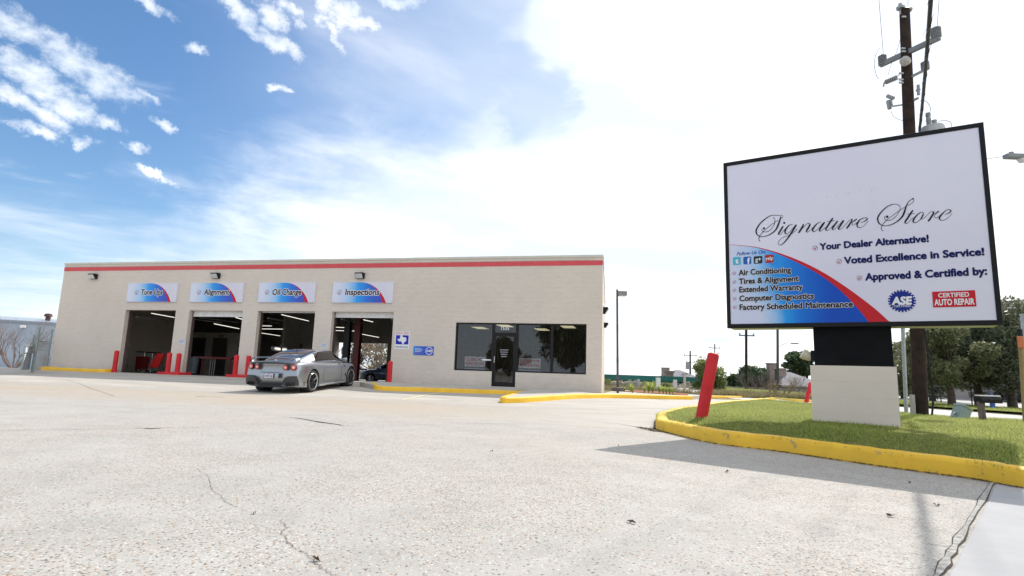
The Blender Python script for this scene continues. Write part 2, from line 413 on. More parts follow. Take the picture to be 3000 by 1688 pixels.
def mat_grass_ground():
    t = MT('lawn_soil')
    c = t.ramp(t.noise(9, 7, .7), [(.28,(.07,.085,.02)),(.5,(.14,.16,.035)),(.72,(.24,.22,.075))])
    c = t.mix(t.step(t.noise(.9,4), .45,.7, 0,.35), c, (.17,.15,.06))
    t.col(c).set(rough=.95, spec=.1); t.bump(t.noise(60,4,.7), .8, .02); return t.m
def leafmat(name, stops, trans=.35, rough=.5, sc=1.2):
    t = MT(name)
    n = t.noise(sc, 5, .7)
    wn = t.N.new('ShaderNodeTexWhiteNoise'); wn.noise_dimensions = '3D'
    t.L.new(t.mapping((9,9,9)), wn.inputs['Vector'])
    f = t.math('ADD', t.math('MULTIPLY', n, .7), t.math('MULTIPLY', t.noise(14,3,.6), .3))
    c = t.ramp(f, stops); t.col(c).set(rough=rough, spec=.35)
    tr = t.N.new('ShaderNodeBsdfTranslucent'); t.L.new(t.mix(.5, c, tuple(min(1,x*1.6) for x in stops[-1][1])), tr.inputs[0])
    ms = t.N.new('ShaderNodeMixShader'); ms.inputs[0].default_value = trans
    t.L.new(t.b.outputs[0], ms.inputs[1]); t.L.new(tr.outputs[0], ms.inputs[2])
    t.L.new(ms.outputs[0], t.N['Material Output'].inputs[0]); return t.m
def mat_glass(name, tint=(.32,.35,.36), rough=.02, refl=1.):
    t = MT(name); t.N.remove(t.b)
    tr = t.N.new('ShaderNodeBsdfTransparent'); tr.inputs[0].default_value = (*tint,1)
    gl = t.N.new('ShaderNodeBsdfGlossy'); gl.inputs['Roughness'].default_value = rough; gl.inputs[0].default_value = (1,1,1,1)
    fr = t.N.new('ShaderNodeFresnel'); fr.inputs[0].default_value = 1.55
    ad = t.N.new('ShaderNodeMath'); ad.operation = 'MULTIPLY_ADD'; ad.inputs[1].default_value = refl; ad.inputs[2].default_value = .01*refl; ad.use_clamp = True
    t.L.new(fr.outputs[0], ad.inputs[0])
    ms = t.N.new('ShaderNodeMixShader'); t.L.new(ad.outputs[0], ms.inputs[0]); t.L.new(tr.outputs[0], ms.inputs[1]); t.L.new(gl.outputs[0], ms.inputs[2])
    t.L.new(ms.outputs[0], t.N['Material Output'].inputs[0]); return t.m
def mat_emit(name, c, s):
    t = MT(name); t.col((.8,.8,.8)); t.b.inputs['Emission Color'].default_value = (*c,1); t.b.inputs['Emission Strength'].default_value = s; return t.m

K = {}
K['pave'] = mat_pavement(); K['wall'] = mat_block_paint(); K['yellow'] = mat_yellow(); K['red'] = mat_red()
K['soil'] = mat_grass_ground()
K['glass'] = mat_glass('window_glass', (.76,.78,.81), .02, .80)
K['bronze'] = simple('dark_bronze_frame', (.014,.012,.014), .45, .1, spec=.3)
K['black'] = simple('black_paint', (.008,.008,.010), .5, spec=.25)
K['white'] = simple('white_paint', (.78,.78,.78), .5)
K['tube'] = mat_emit('fluorescent_tube', (1,.97,.86), .55)
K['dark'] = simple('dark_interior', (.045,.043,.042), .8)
K['steel'] = simple('galvanised_steel', (.34,.36,.37), .45, .6, .2, 14)
K['wood'] = simple('creosoted_wood', (.034,.022,.018), .85, 0, .45, 5, .5, 0, .2)
K['bark'] = simple('bark', (.075,.058,.045), .9, 0, .3, 12, .5)
K['walk'] = simple('sidewalk_concrete', (.44,.415,.37), .85, 0, .14, 2.2, .2)
K['roadc'] = simple('road_concrete', (.46,.45,.43), .85, 0, .12, 1.1, .2)
K['crack'] = simple('dark_joint', (.035,.03,.026), .95, 0, .4, 40)  # dark tone of the pavement joints
# ------------------------------------------------------------------ ground
def axis(a, b, fine, out, k=1.35):
    xs = list(np.arange(a, b+1e-6, fine)); s = fine; x = b
    while x < out: s *= k; x += s; xs.append(x)
    s = fine; x = a
    while x > -out: s *= k; x -= s; xs.insert(0, x)
    return np.array(xs)
def grid(name, xs, ys, zf, mat, keep=None):
    Xg, Yg = np.meshgrid(xs, ys); Zg = zf(Xg, Yg)
    V = np.stack([Xg, Yg, Zg], -1).reshape(-1,3); nx = len(xs)
    i, j = np.meshgrid(np.arange(len(xs)-1), np.arange(len(ys)-1)); a = (j*nx+i).ravel()
    Fc = np.stack([a, a+1, a+nx+1, a+nx], 1)
    if keep is not None:
        cx = (Xg[:-1,:-1]+Xg[1:,1:])/2; cy = (Yg[:-1,:-1]+Yg[1:,1:])/2
        Fc = Fc[keep(cx, cy).ravel()]
    o = np_mesh(name, V, Fc, mat, smooth=True); tag(o, kind='structure'); return o
B0 = W(2000, 1167); B1 = W(2320, 1175)            # far kerb of the drive
def yline(x): return np.where(x < 4.6, 58., np.where(x < B0.x, 25.5, B0.y+(x-B0.x)*(B1.y-B0.y)/(B1.x-B0.x)))
XW = 17.0
def in_lot(x, y): return (x < XW) & (x > -48) & (y > -45) & (y < yline(x)+ (x > 10.8)*200)
grid('parking_lot', np.arange(-48, 17.01, .5), np.concatenate([np.arange(-45, -8, 1.), np.arange(-8, 32, .4), np.arange(32, 120, 1.)]),
     lambda x, y: G(x, y), K['pave'], in_lot)
tF = MT('dry_field_grass')
c = tF.ramp(tF.noise(.6, 8, .7), [(.25,(.11,.10,.045)),(.5,(.20,.17,.09)),(.75,(.28,.24,.15))])
tF.col(tF.mix(tF.step(tF.noise(.06,4), .45,.6,0,.5), c, (.09,.115,.035))).set(rough=.95, spec=.1)
K['field'] = tF.m
def zfield(x, y):
    inside = (x < XW-.6) & (x > -47) & (y > -44) & (y < yline(x)-.9+(x > 11)*200)
    return G(x, y)+np.where(inside, -.45, .03)
grid('ground', axis(-60, 60, 1., 4000), axis(-60, 80, 1., 4000), zfield, K['field'])
grid('road', np.arange(10.9, 16.8, .6), np.arange(-45, 70, 2.), lambda x, y: np.maximum(G(x,y), -.93)+.012, K['roadc'], None)
grid('verge', np.arange(17.0, 22.6, .8), np.arange(-20, 60, 2.), lambda x, y: np.maximum(G(x,y), -.95)+.10, K['soil'], None)
grid('far_pavement', np.arange(22.6, 46, 1.2), np.arange(-20, 46, 2.), lambda x, y: np.maximum(G(x,y), -.95)+.07, K['roadc'], None)

def smooth_line(pts, n=6, closed=False):
    P = [Vector(p) for p in pts]; out = []
    for i in range(len(P)-1 if not closed else len(P)):
        g = (lambda k: P[k % len(P)]) if closed else (lambda k: P[max(0, min(len(P)-1, k))])
        p0, p1, p2, p3 = g(i-1), g(i), g(i+1), g(i+2)
        for q in range(n):
            t = q/n
            out.append(.5*((2*p1)+(p2-p0)*t+(2*p0-5*p1+4*p2-p3)*t*t+(3*p1-p0-3*p2+p3)*t**3))
    if not closed: out.append(P[-1])
    return out
def kerb(name, pts, mat, h=.15, w=.17, label=None, ztop=None, seg_gap=3.0):
    prof = [(0,-.25),(0,h*.72),(.018,h*.93),(.05,h),(w-.04,h),(w-.01,h*.94),(w,h*.75),(w,-.25)]
    P = [Vector((p[0],p[1],0)) for p in pts]; mb = MB(); vs = []; n = len(prof)
    for i, p in enumerate(P):
        t = (P[min(i+1,len(P)-1)]-P[max(i-1,0)]).normalized(); nr = Vector((-t.y, t.x, 0))
        g = float(G(p.x, p.y)); jit = .004*math.sin(i*1.7)
        for o_, z in prof:
            q = p+nr*(o_+jit); vs.append((q.x, q.y, g+z+(.003*math.sin(i*2.3) if z > 0 else 0)))
    fs = [(i*n+k, i*n+k+1, (i+1)*n+k+1, (i+1)*n+k) for i in range(len(P)-1) for k in range(n-1)]
    fs += [tuple(range(n)), tuple(range((len(P)-1)*n, len(P)*n))[::-1]]
    mb.add(vs, fs); o = mb.build(name, mat, smooth=50); tag(o, kind='structure'); return o

# island kerb: outer bottom edge (left normal of the walking direction points inwards)
fr = [W(u, v) for u, v in [(1922,1254),(1931,1262),(1960,1269.5),(2082,1298),(2286,1324),(2430,1345),(2606,1371),(2857,1405),(3000,1432)]]
last = fr[-1]; dirn = (fr[-1]-fr[-3]).normalized()
fr += [last+dirn*1.2, last+dirn*3.0, last+dirn*8]
bk = [W(u, v) for u, v in [(2262,1174),(2180,1183),(2060,1199),(1975,1213),(1930,1229)]]
front = smooth_line([bk[3], bk[4]]+fr, 5)
left_side = smooth_line([W(2400,1180)]+bk[:4]+[bk[4]], 5)
kerb('kerb', smooth_line(bk+fr, 5), K['yellow'], .155, .19)
# island lawn polygon
RX = 10.75
isl = [Vector((p.x,p.y,0)) for p in smooth_line(bk+fr, 5)]
isl = [p for p in isl]
far = W(2400, 1178); tip_r = isl[-1]
fk = [W(2455,1184), W(2400,1181.5), W(2330,1178.5)]
isl_poly = isl+[Vector((RX, tip_r.y, 0)), Vector((RX, fk[0].y-.3, 0))]+[Vector((p.x,p.y,0)) for p in fk]
IP = np.array([(p.x,p.y) for p in isl_poly])
def inpoly(x, y, P):
    c = np.zeros(x.shape, bool); n = len(P); j = n-1
    for i in range(n):
        xi, yi = P[i]; xj, yj = P[j]
        m_ = ((yi > y) != (yj > y)) & (x < (xj-xi)*(y-yi)/((yj-yi) if yj != yi else 1e-9)+xi); c ^= m_; j = i
    return c
def distpoly(x, y, P, closed=True):
    best = np.full(x.shape, 1e9); n = len(P)
    for i in range(n if closed else n-1):
        ax, ay = P[i]; bx, by = P[(i+1) % n]; dx, dy = bx-ax, by-ay; l2 = dx*dx+dy*dy+1e-9
        t = np.clip(((x-ax)*dx+(y-ay)*dy)/l2, 0, 1); best = np.minimum(best, np.hypot(x-ax-t*dx, y-ay-t*dy))
    return best
def lawn_z(x, y):
    edge = G(x, y)+.135
    mid = np.interp(y, [3,7.5,10,13,18,22], [-.60,-.50,-.56,-.66,-.74,-.8])
    w = np.clip(distpoly(x, y, IP)/.9, 0, 1); w = w*w*(3-2*w)
    return edge*(1-w)+mid*w
xs = np.arange(1.5, 10.9, .16); ys = np.arange(IP[:,1].min(), IP[:,1].max()+.2, .16)
grid('lawn', xs, ys, lambda x, y: lawn_z(x,y)-np.where(inpoly(x,y,IP) & (distpoly(x,y,IP,True) > .05), 0, .18), K['soil'], lambda x, y: inpoly(x,y,IP) & (distpoly(x,y,IP) > .13))
K['blade'] = leafmat('grass_blade', [(.25,(.10,.17,.018)),(.5,(.22,.32,.035)),(.70,(.37,.43,.09)),(.85,(.54,.50,.24))], .45, .6, 2.2)
def blades(name, n, poly, zf, h0, h1, w, mat, dens=None):
    P = poly; mn = P.min(0); mx = P.max(0); pts = []
    while sum(len(a) for a in pts) < n:
        x = rng.uniform(mn[0], mx[0], n); y = rng.uniform(mn[1], mx[1], n)
        k = inpoly(x, y, P)
        if dens is not None: k &= rng.random(n) < dens(x, y)
        pts.append(np.stack([x[k], y[k]], 1))
    q = np.concatenate(pts)[:n]; x, y = q.T; z = zf(x, y)-.004
    a = rng.uniform(0, 6.28, n); h = rng.uniform(h0, h1, n)*(1+.5*np.sin(x*3.1)*np.sin(y*2.7)); w_ = w*rng.uniform(.6,1.2,n)
    lean = rng.normal(0, .55, (n,2))*h[:,None]
    b = np.stack([x,y,z],1); s = np.stack([np.cos(a)*w_, np.sin(a)*w_, 0*a],1)
    top = b+np.stack([lean[:,0], lean[:,1], h],1)
    V = np.stack([b-s, b+s, top], 1).reshape(-1,3); Fc = np.arange(3*n).reshape(-1,3)
    o = np_mesh(name, V, Fc, mat); return o
o = blades('grass', 170000, IP, lawn_z, .016, .042, .0045, K['blade'], lambda x, y: np.clip(1.25-y/14, .25, 1))
tag(o, 'short mown green lawn around the big sign base', 'grass', kind='stuff')

# cracks and joints
def strip(pts, wd, mb, dz=.003, jag=.0, n=10):
    P = smooth_line(pts, n); rnd = random.Random(len(pts)*7)
    vs = []; kn = len(P)//2+3; ra = [rnd.random() for _ in range(kn)]; rb = [rnd.uniform(-1,1) for _ in range(kn)]
    lerp_ = lambda a, i: a[i//2]*(1-(i%2)/2)+a[i//2+1]*(i%2)/2
    for i, p in enumerate(P):
        t = (P[min(i+1,len(P)-1)]-P[max(i-1,0)]); t.z = 0; t.normalize(); nr = Vector((-t.y,t.x,0))
        k = i/max(1,len(P)-1); ww = (wd(k) if callable(wd) else wd)*(.5+lerp_(ra,i)*1.0 if jag else 1); off = nr*(lerp_(rb,i)*jag)
        for sg in (-1,1):
            q = p+nr*(ww*.5*sg)+off; vs.append((q.x,q.y,float(G(q.x,q.y))+dz))
    mb.add(vs, [(2*i,2*i+1,2*i+3,2*i+2) for i in range(len(P)-1)])
def Wz(L_, ox=0, oy=1100, s=1.7173): return [W(ox+a/s, oy+b/s) for a, b in L_]
mb = MB()
strip(Wz([(0,278),(150,275),(350,272),(540,271),(700,266),(765,268),(850,264),(1000,264)]), lambda k: .008+.035*math.exp(-((k-.72)/.10)**2), mb, jag=.003)
strip(Wz([(1400,206),(1500,216),(1600,234),(1700,248),(1745,256),(1900,254),(2150,248),(2576,243)]), lambda k: .008+.045*math.exp(-((k-.30)/.13)**2), mb, jag=.003)
strip(Wz([(0,240),(90,240)], 1500), .007, mb, jag=.003)
strip(Wz([(180,212),(320,222),(500,240),(640,262),(740,282)], 1500), lambda k: .006+.03*k*k, mb, jag=.006)
o = mb.build('joint', K['crack'], recalc=False); tag(o, kind='structure')
mb = MB()
strip(Wz([(985,470),(1010,485),(1045,510),(1060,545),(1065,572),(1085,590),(1110,605),(1140,640),(1200,665)]), .002, mb, jag=.006)
strip(Wz([(1412,733),(1440,770),(1415,790),(1450,840),(1500,880),(1550,910),(1585,937),(1620,970),(1660,995),(1690,1014),(1720,1040)]), .0028, mb, jag=.006)
strip(Wz([(330,24),(400,42),(470,70),(570,103)]), .02, mb, jag=.004)
strip(Wz([(985,107),(1050,106),(1130,111)]), .05, mb)
strip(Wz([(1650,123),(1800,134),(2100,160),(2300,170)]), .007, mb, jag=.003)
strip(Wz([(0,845),(120,860),(220,864)][::-1], 2700, 1100), .004, mb, jag=.002)
o = mb.build('crack', simple('hairline_crack', (.12,.10,.085), .95, 0, .3, 30), recalc=False); tag(o, kind='structure')
mbj = MB(); wj = Wz([(2420,535),(2395,580),(2350,660),(2290,760),(2230,860),(2180,950),(2140,1012),(2100,1075)], 1500)
strip(wj, .034, mbj, .005, .001, 6); oj = mbj.build('expansion_joint', K['crack'], recalc=False); tag(oj, kind='structure')
K['filler'] = simple('joint_filler', (.40,.385,.355), .95, 0, .55, 30, .8)
mbj = MB(); strip(wj, .024, mbj, .007, .002, 6); oj = mbj.build('joint_filler', K['filler'], recalc=False); tag(oj, kind='structure')
# newer slab right of the joint
tS = MT('newer_slab_concrete'); tS.col(tS.ramp(tS.noise(2.5,8,.65), [(.3,(.32,.32,.325)),(.7,(.38,.38,.385))])).set(rough=.85)
tS.bump(tS.noise(55,6,.7), .4, .004); K['slab'] = tS.m
jr = smooth_line(wj, 6); mb = MB(); vs = []
for p in jr:
    for e in (.03, 4, 8): q = Vector((p.x+e, p.y-e*.5, 0)); vs.append((q.x, q.y, float(G(q.x,q.y))+.004))
sl_keep = [(3*i+a, 3*i+a+1, 3*i+a+4, 3*i+a+3) for i in range(len(jr)-1) for a in (0,1)]
mb.add(vs, sl_keep); o = mb.build('slab', K['slab'], recalc=False); tag(o, kind='structure')
# faded parking line
mb = MB(); strip([W(1180,1172), W(1334,1147)], .10, mb, .006); K['fadeline'] = simple('faded_yellow_line', (.66,.57,.30), .8, 0, .3, 9)
o = mb.build('parking_line', K['fadeline'], recalc=False); tag(o, kind='structure')

# sidewalk pad in front of the office
def LF(s, d, z=0): p = P0+E_*s-NI*d; return Vector((p.x,p.y,z))
c_l = W(1090,1141); c_r = W(1543,1158)
pad_curb = [c_l, c_r]
tipb = W(1470,1181); k2 = [W(u,v) for u, v in [(1500,1181),(1560,1178),(1640,1172),(1700,1168),(1800,1167),(1900,1169),(2000,1171)]]
kerb('kerb', [Vector(p) for p in smooth_line([W(1087,1133), W(1090,1139), c_l+E_*.4, c_l.lerp(c_r,.35), c_l.lerp(c_r,.7), c_r], 4)], K['yellow'], .16, .18)
kpath = smooth_line([W(1545,1152), W(1500,1166), W(1468,1176), tipb]+k2+[W(2030,1171.5)], 4)
kerb('kerb', kpath, K['yellow'], .16, .18)
kin = []
for i, p in enumerate(kpath):
    t = kpath[min(i+1,len(kpath)-1)]-kpath[max(i-1,0)]; t.z = 0; t.normalize(); kin.append(p+Vector((-t.y,t.x,0))*.11)
pad = [c_l+NI*.1, c_r+NI*.05+E_*.1]+kin[3:]+[LF(4.4,-5.5), LF(1.6,-16), LF(.05,-14), LF(0.02,-.02), LF(-8.8,-.02), LF(-8.85,2.7)]
PP = np.array([(p.x,p.y) for p in pad])
def pad_z(x, y):
    d = dist_f(x, y); t = np.clip(np.where(d > 0, d/2.7, -d/1.5), 0, 1); s_ = (x-P0.x)*E_.x+(y-P0.y)*E_.y; t = np.maximum(t, np.clip((s_+1.4)/1.2, 0, 1)); return -.60*(1-t)+(G(x,y)+.152)*t
def clean_sheet(name, poly, zf, mat, step, skirt=.2):
    ring = []
    for i in range(len(poly)):
        a, b = poly[i], poly[(i+1) % len(poly)]; n = max(1, int((Vector((a.x-b.x,a.y-b.y))).length/step))
        ring += [(a.x+(b.x-a.x)*k/n, a.y+(b.y-a.y)*k/n) for k in range(n)]
    P = np.array(ring); xs = np.arange(P[:,0].min(), P[:,0].max(), step); ys = np.arange(P[:,1].min(), P[:,1].max(), step)
    X_, Y_ = np.meshgrid(xs, ys); k = inpoly(X_,Y_,P) & (distpoly(X_,Y_,P) > step*.45); pts = ring+list(zip(X_[k], Y_[k]))
    from mathutils.geometry import delaunay_2d_cdt
    n = len(ring); r_ = delaunay_2d_cdt([Vector(p) for p in pts], [(i,(i+1) % n) for i in range(n)], [list(range(n))], 1, 1e-5)
    V = [(v.x, v.y, float(zf(np.array([v.x]), np.array([v.y]))[0])) for v in r_[0]]
    mb = MB(); mb.add(V, [tuple(f) for f in r_[2]])
    rz = [float(zf(np.array([x]), np.array([y]))[0]) for x, y in ring]
    mb.add([(x,y,z) for (x,y),z in zip(ring,rz)]+[(x,y,z-skirt) for (x,y),z in zip(ring,rz)], [(i,(i+1) % n,n+(i+1) % n,n+i) for i in range(n)])
    o = mb.build(name, mat, recalc=False); return tag(o, kind='structure')
clean_sheet('sidewalk', pad, pad_z, K['walk'], .5)
# far kerbs of the drive and the left kerbs
kerb('kerb', smooth_line([W(2330,1178), W(2230,1170.5), W(2100,1168), W(2000,1168)], 4)[::-1], K['yellow'], .14, .18)
kerb('kerb', smooth_line([W(2600,1190), W(2420,1182), W(2330,1178)], 3)[::-1], K['yellow'], .12, .18)
sa = (onplane(105,1085,P0-NI*1.15,NI)-P0).dot(E_); sb_ = (onplane(290,1085,P0-NI*1.15,NI)-P0).dot(E_)
kerb('kerb', smooth_line([LF(sa,.35), LF(sa,.9), LF(sa+.3,1.2), LF((sa+sb_)/2,1.2), LF(sb_,1.15), LF(sb_+.05,.4)], 4), K['yellow'], .15, .20)
clean_sheet('sidewalk', [LF(sa+.1,.0), LF(sa+.1,1.1), LF(sb_,1.05), LF(sb_,.0)], lambda x, y: G(x,y)+.13, K['walk'], .6)
kerb('kerb', smooth_line([W(-160,1071), W(-60,1073), W(64,1077)], 4), K['yellow'], .15, .18)
kerb('kerb', smooth_line([W(78,1079), W(140,1080)], 4), K['yellow'], .13, .18)
# planting bed with mulch
K['mulch'] = simple('red_mulch', (.23,.085,.045), .95, 0, .4, 18, .9)
def sheet(name, poly, zf, mat, step=.4):
    P = np.array([(p.x,p.y) for p in poly]); xs = np.arange(P[:,0].min()-step, P[:,0].max()+step, step); ys = np.arange(P[:,1].min()-step, P[:,1].max()+step, step)
    return grid(name, xs, ys, lambda x, y: zf(x,y)-np.where(inpoly(x,y,P),0,.1), mat, lambda x, y: inpoly(x,y,P))
bed = [W(u,v,.16) for u, v in [(1826,1147.5),(1870,1150.5),(1920,1153.5),(1975,1156.5),(2015,1159),(2018,1154),(1960,1149.5),(1860,1143.5)]]
clean_sheet('mulch_bed', bed, lambda x, y: G(x,y)+.17+.02*np.sin(x*5)*np.sin(y*4), K['mulch'], .3, .04)
# ------------------------------------------------------------------ the repair shop
shop = thing('repair_shop', 'long low beige block repair shop with a red stripe and four open service bays', 'building', (P0.x,P0.y,ZB), A_FAC)
WL, WR = -27.41, 0.0
TT = 4.786-ZB; TD = 2.39-ZB; TH = .30; DEP = 15.0
BAYS = [-23.192,-19.465,-15.699,-11.892]; BW = 2.957
SF0, SF1, SFT, SFB = -6.08, -.613, 1.98-ZB, -.003-ZB
dl, dr_ = FS(1441,1060)[0], FS(1511,1060)[0]
DS0, DS1 = dl, dr_
def wall_panel(mb, sb, zb, holes, y0, y1, mi=0, axis_='x'):
    def pt(s, y, z): return (s,y,z) if axis_ == 'x' else (y,s,z)
    def inh(s, z): return any(a < s < b and c < z < d for a, b, c, d in holes)
    sb = sorted(set(sb+[h[0] for h in holes]+[h[1] for h in holes])); zb = sorted(set(zb+[h[2] for h in holes]+[h[3] for h in holes]))
    ns, nz = len(sb)-1, len(zb)-1
    sol = [[not inh((sb[i]+sb[i+1])/2, (zb[j]+zb[j+1])/2) for j in range(nz)] for i in range(ns)]
    for i in range(ns):
        for j in range(nz):
            if not sol[i][j]: continue
            a, b, c, d = sb[i], sb[i+1], zb[j], zb[j+1]
            mb.quad(pt(a,y0,c), pt(b,y0,c), pt(b,y0,d), pt(a,y0,d), mi); mb.quad(pt(a,y1,c), pt(a,y1,d), pt(b,y1,d), pt(b,y1,c), mi)
            if i == 0 or not sol[i-1][j]: mb.quad(pt(a,y0,c), pt(a,y0,d), pt(a,y1,d), pt(a,y1,c), mi)
            if i == ns-1 or not sol[i+1][j]: mb.quad(pt(b,y0,c), pt(b,y1,c), pt(b,y1,d), pt(b,y0,d), mi)
            if j == 0 or not sol[i][j-1]: mb.quad(pt(a,y0,c), pt(a,y1,c), pt(b,y1,c), pt(b,y0,c), mi)
            if j == nz-1 or not sol[i][j+1]: mb.quad(pt(a,y0,d), pt(b,y0,d), pt(b,y1,d), pt(a,y1,d), mi)
mb = MB()
holes = [(b, b+BW, -.5, TD) for b in BAYS]+[(SF0, SF1, SFB, SFT), (DS0, DS1, .015, SFT)]
wall_panel(mb, [WL, WR], [-.5, TT-.10], holes, 0, TH)
mb.build('wall', K['wall'], shop, recalc=False)
# side wall runs back slightly out of square
def DP(u, v, y):
    p = onplane(u, v, P0+NI*y, NI); q = p-P0; return q.dot(E_), p.z
SX = DP(1771.5,1000,DEP)[0]/DEP
mb = MB()
def side(s_, y, z): return (s_+y*SX*1., y, z)
mb.add([side(0,TH,-.6), side(0,DEP,-.6), side(0,DEP,TT-.1), side(0,TH,TT-.1), side(-TH,TH,-.6), side(-TH,DEP,-.6), side(-TH,DEP,TT-.1), side(-TH,TH,TT-.1)],
       [(0,1,2,3),(4,7,6,5),(0,3,7,4),(1,5,6,2),(3,2,6,7)])
mb.build('wall', K['wall'], shop)
mb = MB(); mb.box(WL, WL+TH, TH, DEP, -.6, TT-.1); mb.build('wall', K['wall'], shop)
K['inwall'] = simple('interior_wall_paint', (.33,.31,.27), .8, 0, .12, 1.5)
# back wall: opening behind bay four
RO1 = DP(1136,1010,DEP-TH)[0]; RO0 = DP(962,1006,DEP-TH)[0]; ROT = DP(1090,1006,DEP-TH)[1]-ZB
mb = MB(); wall_panel(mb, [WL+TH, SX*DEP-TH], [-.6, TT-.3], [(RO0, RO1, -.6, ROT)], DEP-TH, DEP-.02)
mb.build('wall', K['inwall'], shop, recalc=False)
mb = MB(); mb.box(-8.2, -8.05, TH, DEP-TH, -.6, TT-.6); mb.build('wall', K['inwall'], shop)
mb = MB(); mb.box(-20.2, -20.05, 8.2, DEP-TH, -.6, TT-.6);  mb.build('wall', K['inwall'], shop)
K['capm'] = simple('parapet_cap_metal', (.60,.57,.51), .5, .0, .08, 3)
mb = MB(); mb.box(WL-.025, WR+.025, -.035, TH+.03, TT-.10, TT); mb.build('parapet_cap', K['capm'], shop, bevel=.01)
mb = MB(); mb.box(WL-.02, -.3, -.02, .0-.003, TT-.205, TT-.19); mb.build('drip_edge', K['capm'], shop)
K['stripe'] = simple('red_stripe_paint', (.62,.075,.09), .6, 0, .08, 4, .2)
zs0, zs1 = 4.359-ZB, 4.5535-ZB
mb = MB(); mb.box(WL-.012, WR+.012, -.012, -.002, zs0, zs1); mb.build('red_stripe', K['stripe'], shop)
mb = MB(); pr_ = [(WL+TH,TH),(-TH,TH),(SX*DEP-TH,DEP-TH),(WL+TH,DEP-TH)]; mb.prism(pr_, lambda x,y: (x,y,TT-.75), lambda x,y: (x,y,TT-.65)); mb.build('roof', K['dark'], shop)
mb = MB(); mb.prism([(-TH-.03,TH+.032),(.022,TH+.032),(SX*DEP+.022,DEP),(SX*DEP-TH-.03,DEP)], lambda x,y: (x,y,TT-.10), lambda x,y: (x,y,TT-.003)); mb.build('parapet_cap', K['capm'], shop)
mb = MB()
for i in range(15):
    x = WL+1.2+i*1.70; mb.box(x-.05, x+.05, TH, DEP-TH, TT-1.05, TT-.752)
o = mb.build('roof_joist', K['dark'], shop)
mb = MB(); mb.add([(WL+TH,.0,.012),(-8.2,.0,.012),(-8.2,DEP,-.34),(WL+TH,DEP,-.34)], [(0,1,2,3)])
K['floor'] = simple('shop_floor', (.16,.155,.15), .5, 0, .2, 1.5)
mb.build('shop_floor', K['floor'], shop)
mb = MB(); mb.box(-8.05, -TH-.4, TH, 8.0, -.05, .03); mb.build('office_floor', simple('office_floor', (.12,.10,.085), .5), shop)
mb = MB(); mb.box(-8.05, -TH-.4, 6.0, 6.1, 0, 2.9); mb.build('office_partition', simple('office_wall', (.17,.13,.095), .8), shop)
mb = MB(); mb.box(-8.05, -TH-.4, TH, 6.0, 2.75, 2.85); mb.build('office_ceiling', simple('office_ceiling', (.30,.28,.22), .8), shop)
# rolled-up service doors: two show their lowest panel
for b, h in ((BAYS[1],.27),(BAYS[3],.24),(BAYS[2],.05)):
    mb = MB(); mb.box(b+.02, b+BW-.02, TH-.06, TH-.01, TD-h, TD+.05); mb.box(b+.02, b+BW-.02, TH-.075, TH-.061, TD-h, TD-h+.03)
    mb.build('garage_door', K['white'], shop)
for b in BAYS:
    for sx in (b, b+BW-.03):
        mb = MB(); mb.box(sx+.002, sx+.028, TH-.09, TH+.06, 0, TD-.01); mb.build('door_track', simple('door_track', (.10,.07,.07), .6), shop)
    for k in range(2):
        mb = MB(); x = b+.25+k*(BW-.5); mb.box(x-.02, x+.02, TH+.1, 3.4, TD-.32, TD-.27); mb.build('door_rail', K['steel'], shop)
# interior doors and cabinets on the walls behind bay two
def wallbox(s0, s1, y0, y1, z0, z1, name, m_, par=shop):
    mb = MB(); mb.box(s0,s1,y0,y1,z0,z1); return mb.build(name, m_, par)
# storefront
store = []
fr_y0, fr_y1 = .06, .18
def frame_bar(mb, s0, s1, z0, z1): mb.box(s0, s1, fr_y0, fr_y1, z0, z1)
fw = .055
m1 = FS(1615.5,1020)[0]
lights = [(SF0, DS0, SFB, SFT), (DS1, m1, SFB, SFT), (m1, SF1, SFB, SFT)]
K['blind'] = simple('venetian_blind', (.19,.175,.14), .6)
K['bar'] = simple('security_bar', (.015,.014,.014), .5)
for i, (a, b, c, d) in enumerate(lights):
    mb = MB()
    frame_bar(mb, a, a+fw, c, d); frame_bar(mb, b-fw, b, c, d); frame_bar(mb, a+fw, b-fw, c, c+fw); frame_bar(mb, a+fw, b-fw, d-fw, d)
    w = mb.build('window', K['bronze'], shop, bevel=.004)
    mb = MB(); mb.box(a+fw, b-fw, .118, .124, c+fw, d-fw); mb.build('pane', K['glass'], w)
    mb = MB(); z = c+.12
    while z < d-.12:
        mb.add([(a+.07,.235,z),(b-.07,.235,z),(b-.07,.262,z+.006),(a+.07,.262,z+.006)], [(0,1,2,3)]); z += .048
    mb.tube([(a+.3,.25,c+.1),(a+.3,.25,d-.1)], .004, 4); mb.tube([(b-.3,.25,c+.1),(b-.3,.25,d-.1)], .004, 4)
    o = mb.build('blind', K['blind'], w); o['kind'] = 'stuff'
    mb = MB(); n = max(3, round((b-a)/.30))
    x0_, x1_ = a+.2, b-.2
    for k in range(n+1): x = x0_+(x1_-x0_)*k/n; mb.box(x-.010, x+.010, .30, .32, c+.1, d-.28)
    for z in (c+.1, (c+d)/2-.1, d-.30): mb.box(x0_, x1_, .30, .32, z, z+.02)
    mb.build('security_bar', K['bar'], w)
zt = FS(1475,977)[1]-ZB
mb = MB(); frame_bar(mb, DS0, DS0+.05, .0, SFT); frame_bar(mb, DS1-.05, DS1, .0, SFT); frame_bar(mb, DS0+.05, DS1-.05, SFT-.05, SFT); frame_bar(mb, DS0+.05, DS1-.05, zt-.03, zt+.04)
dw = mb.build('transom_window', K['bronze'], shop, bevel=.004)
mb = MB(); mb.box(DS0+.05, DS1-.05, .118, .124, zt+.04, SFT-.05); mb.build('pane', K['glass'], dw)
mb = MB(); a, b = DS0+.055, DS1-.055
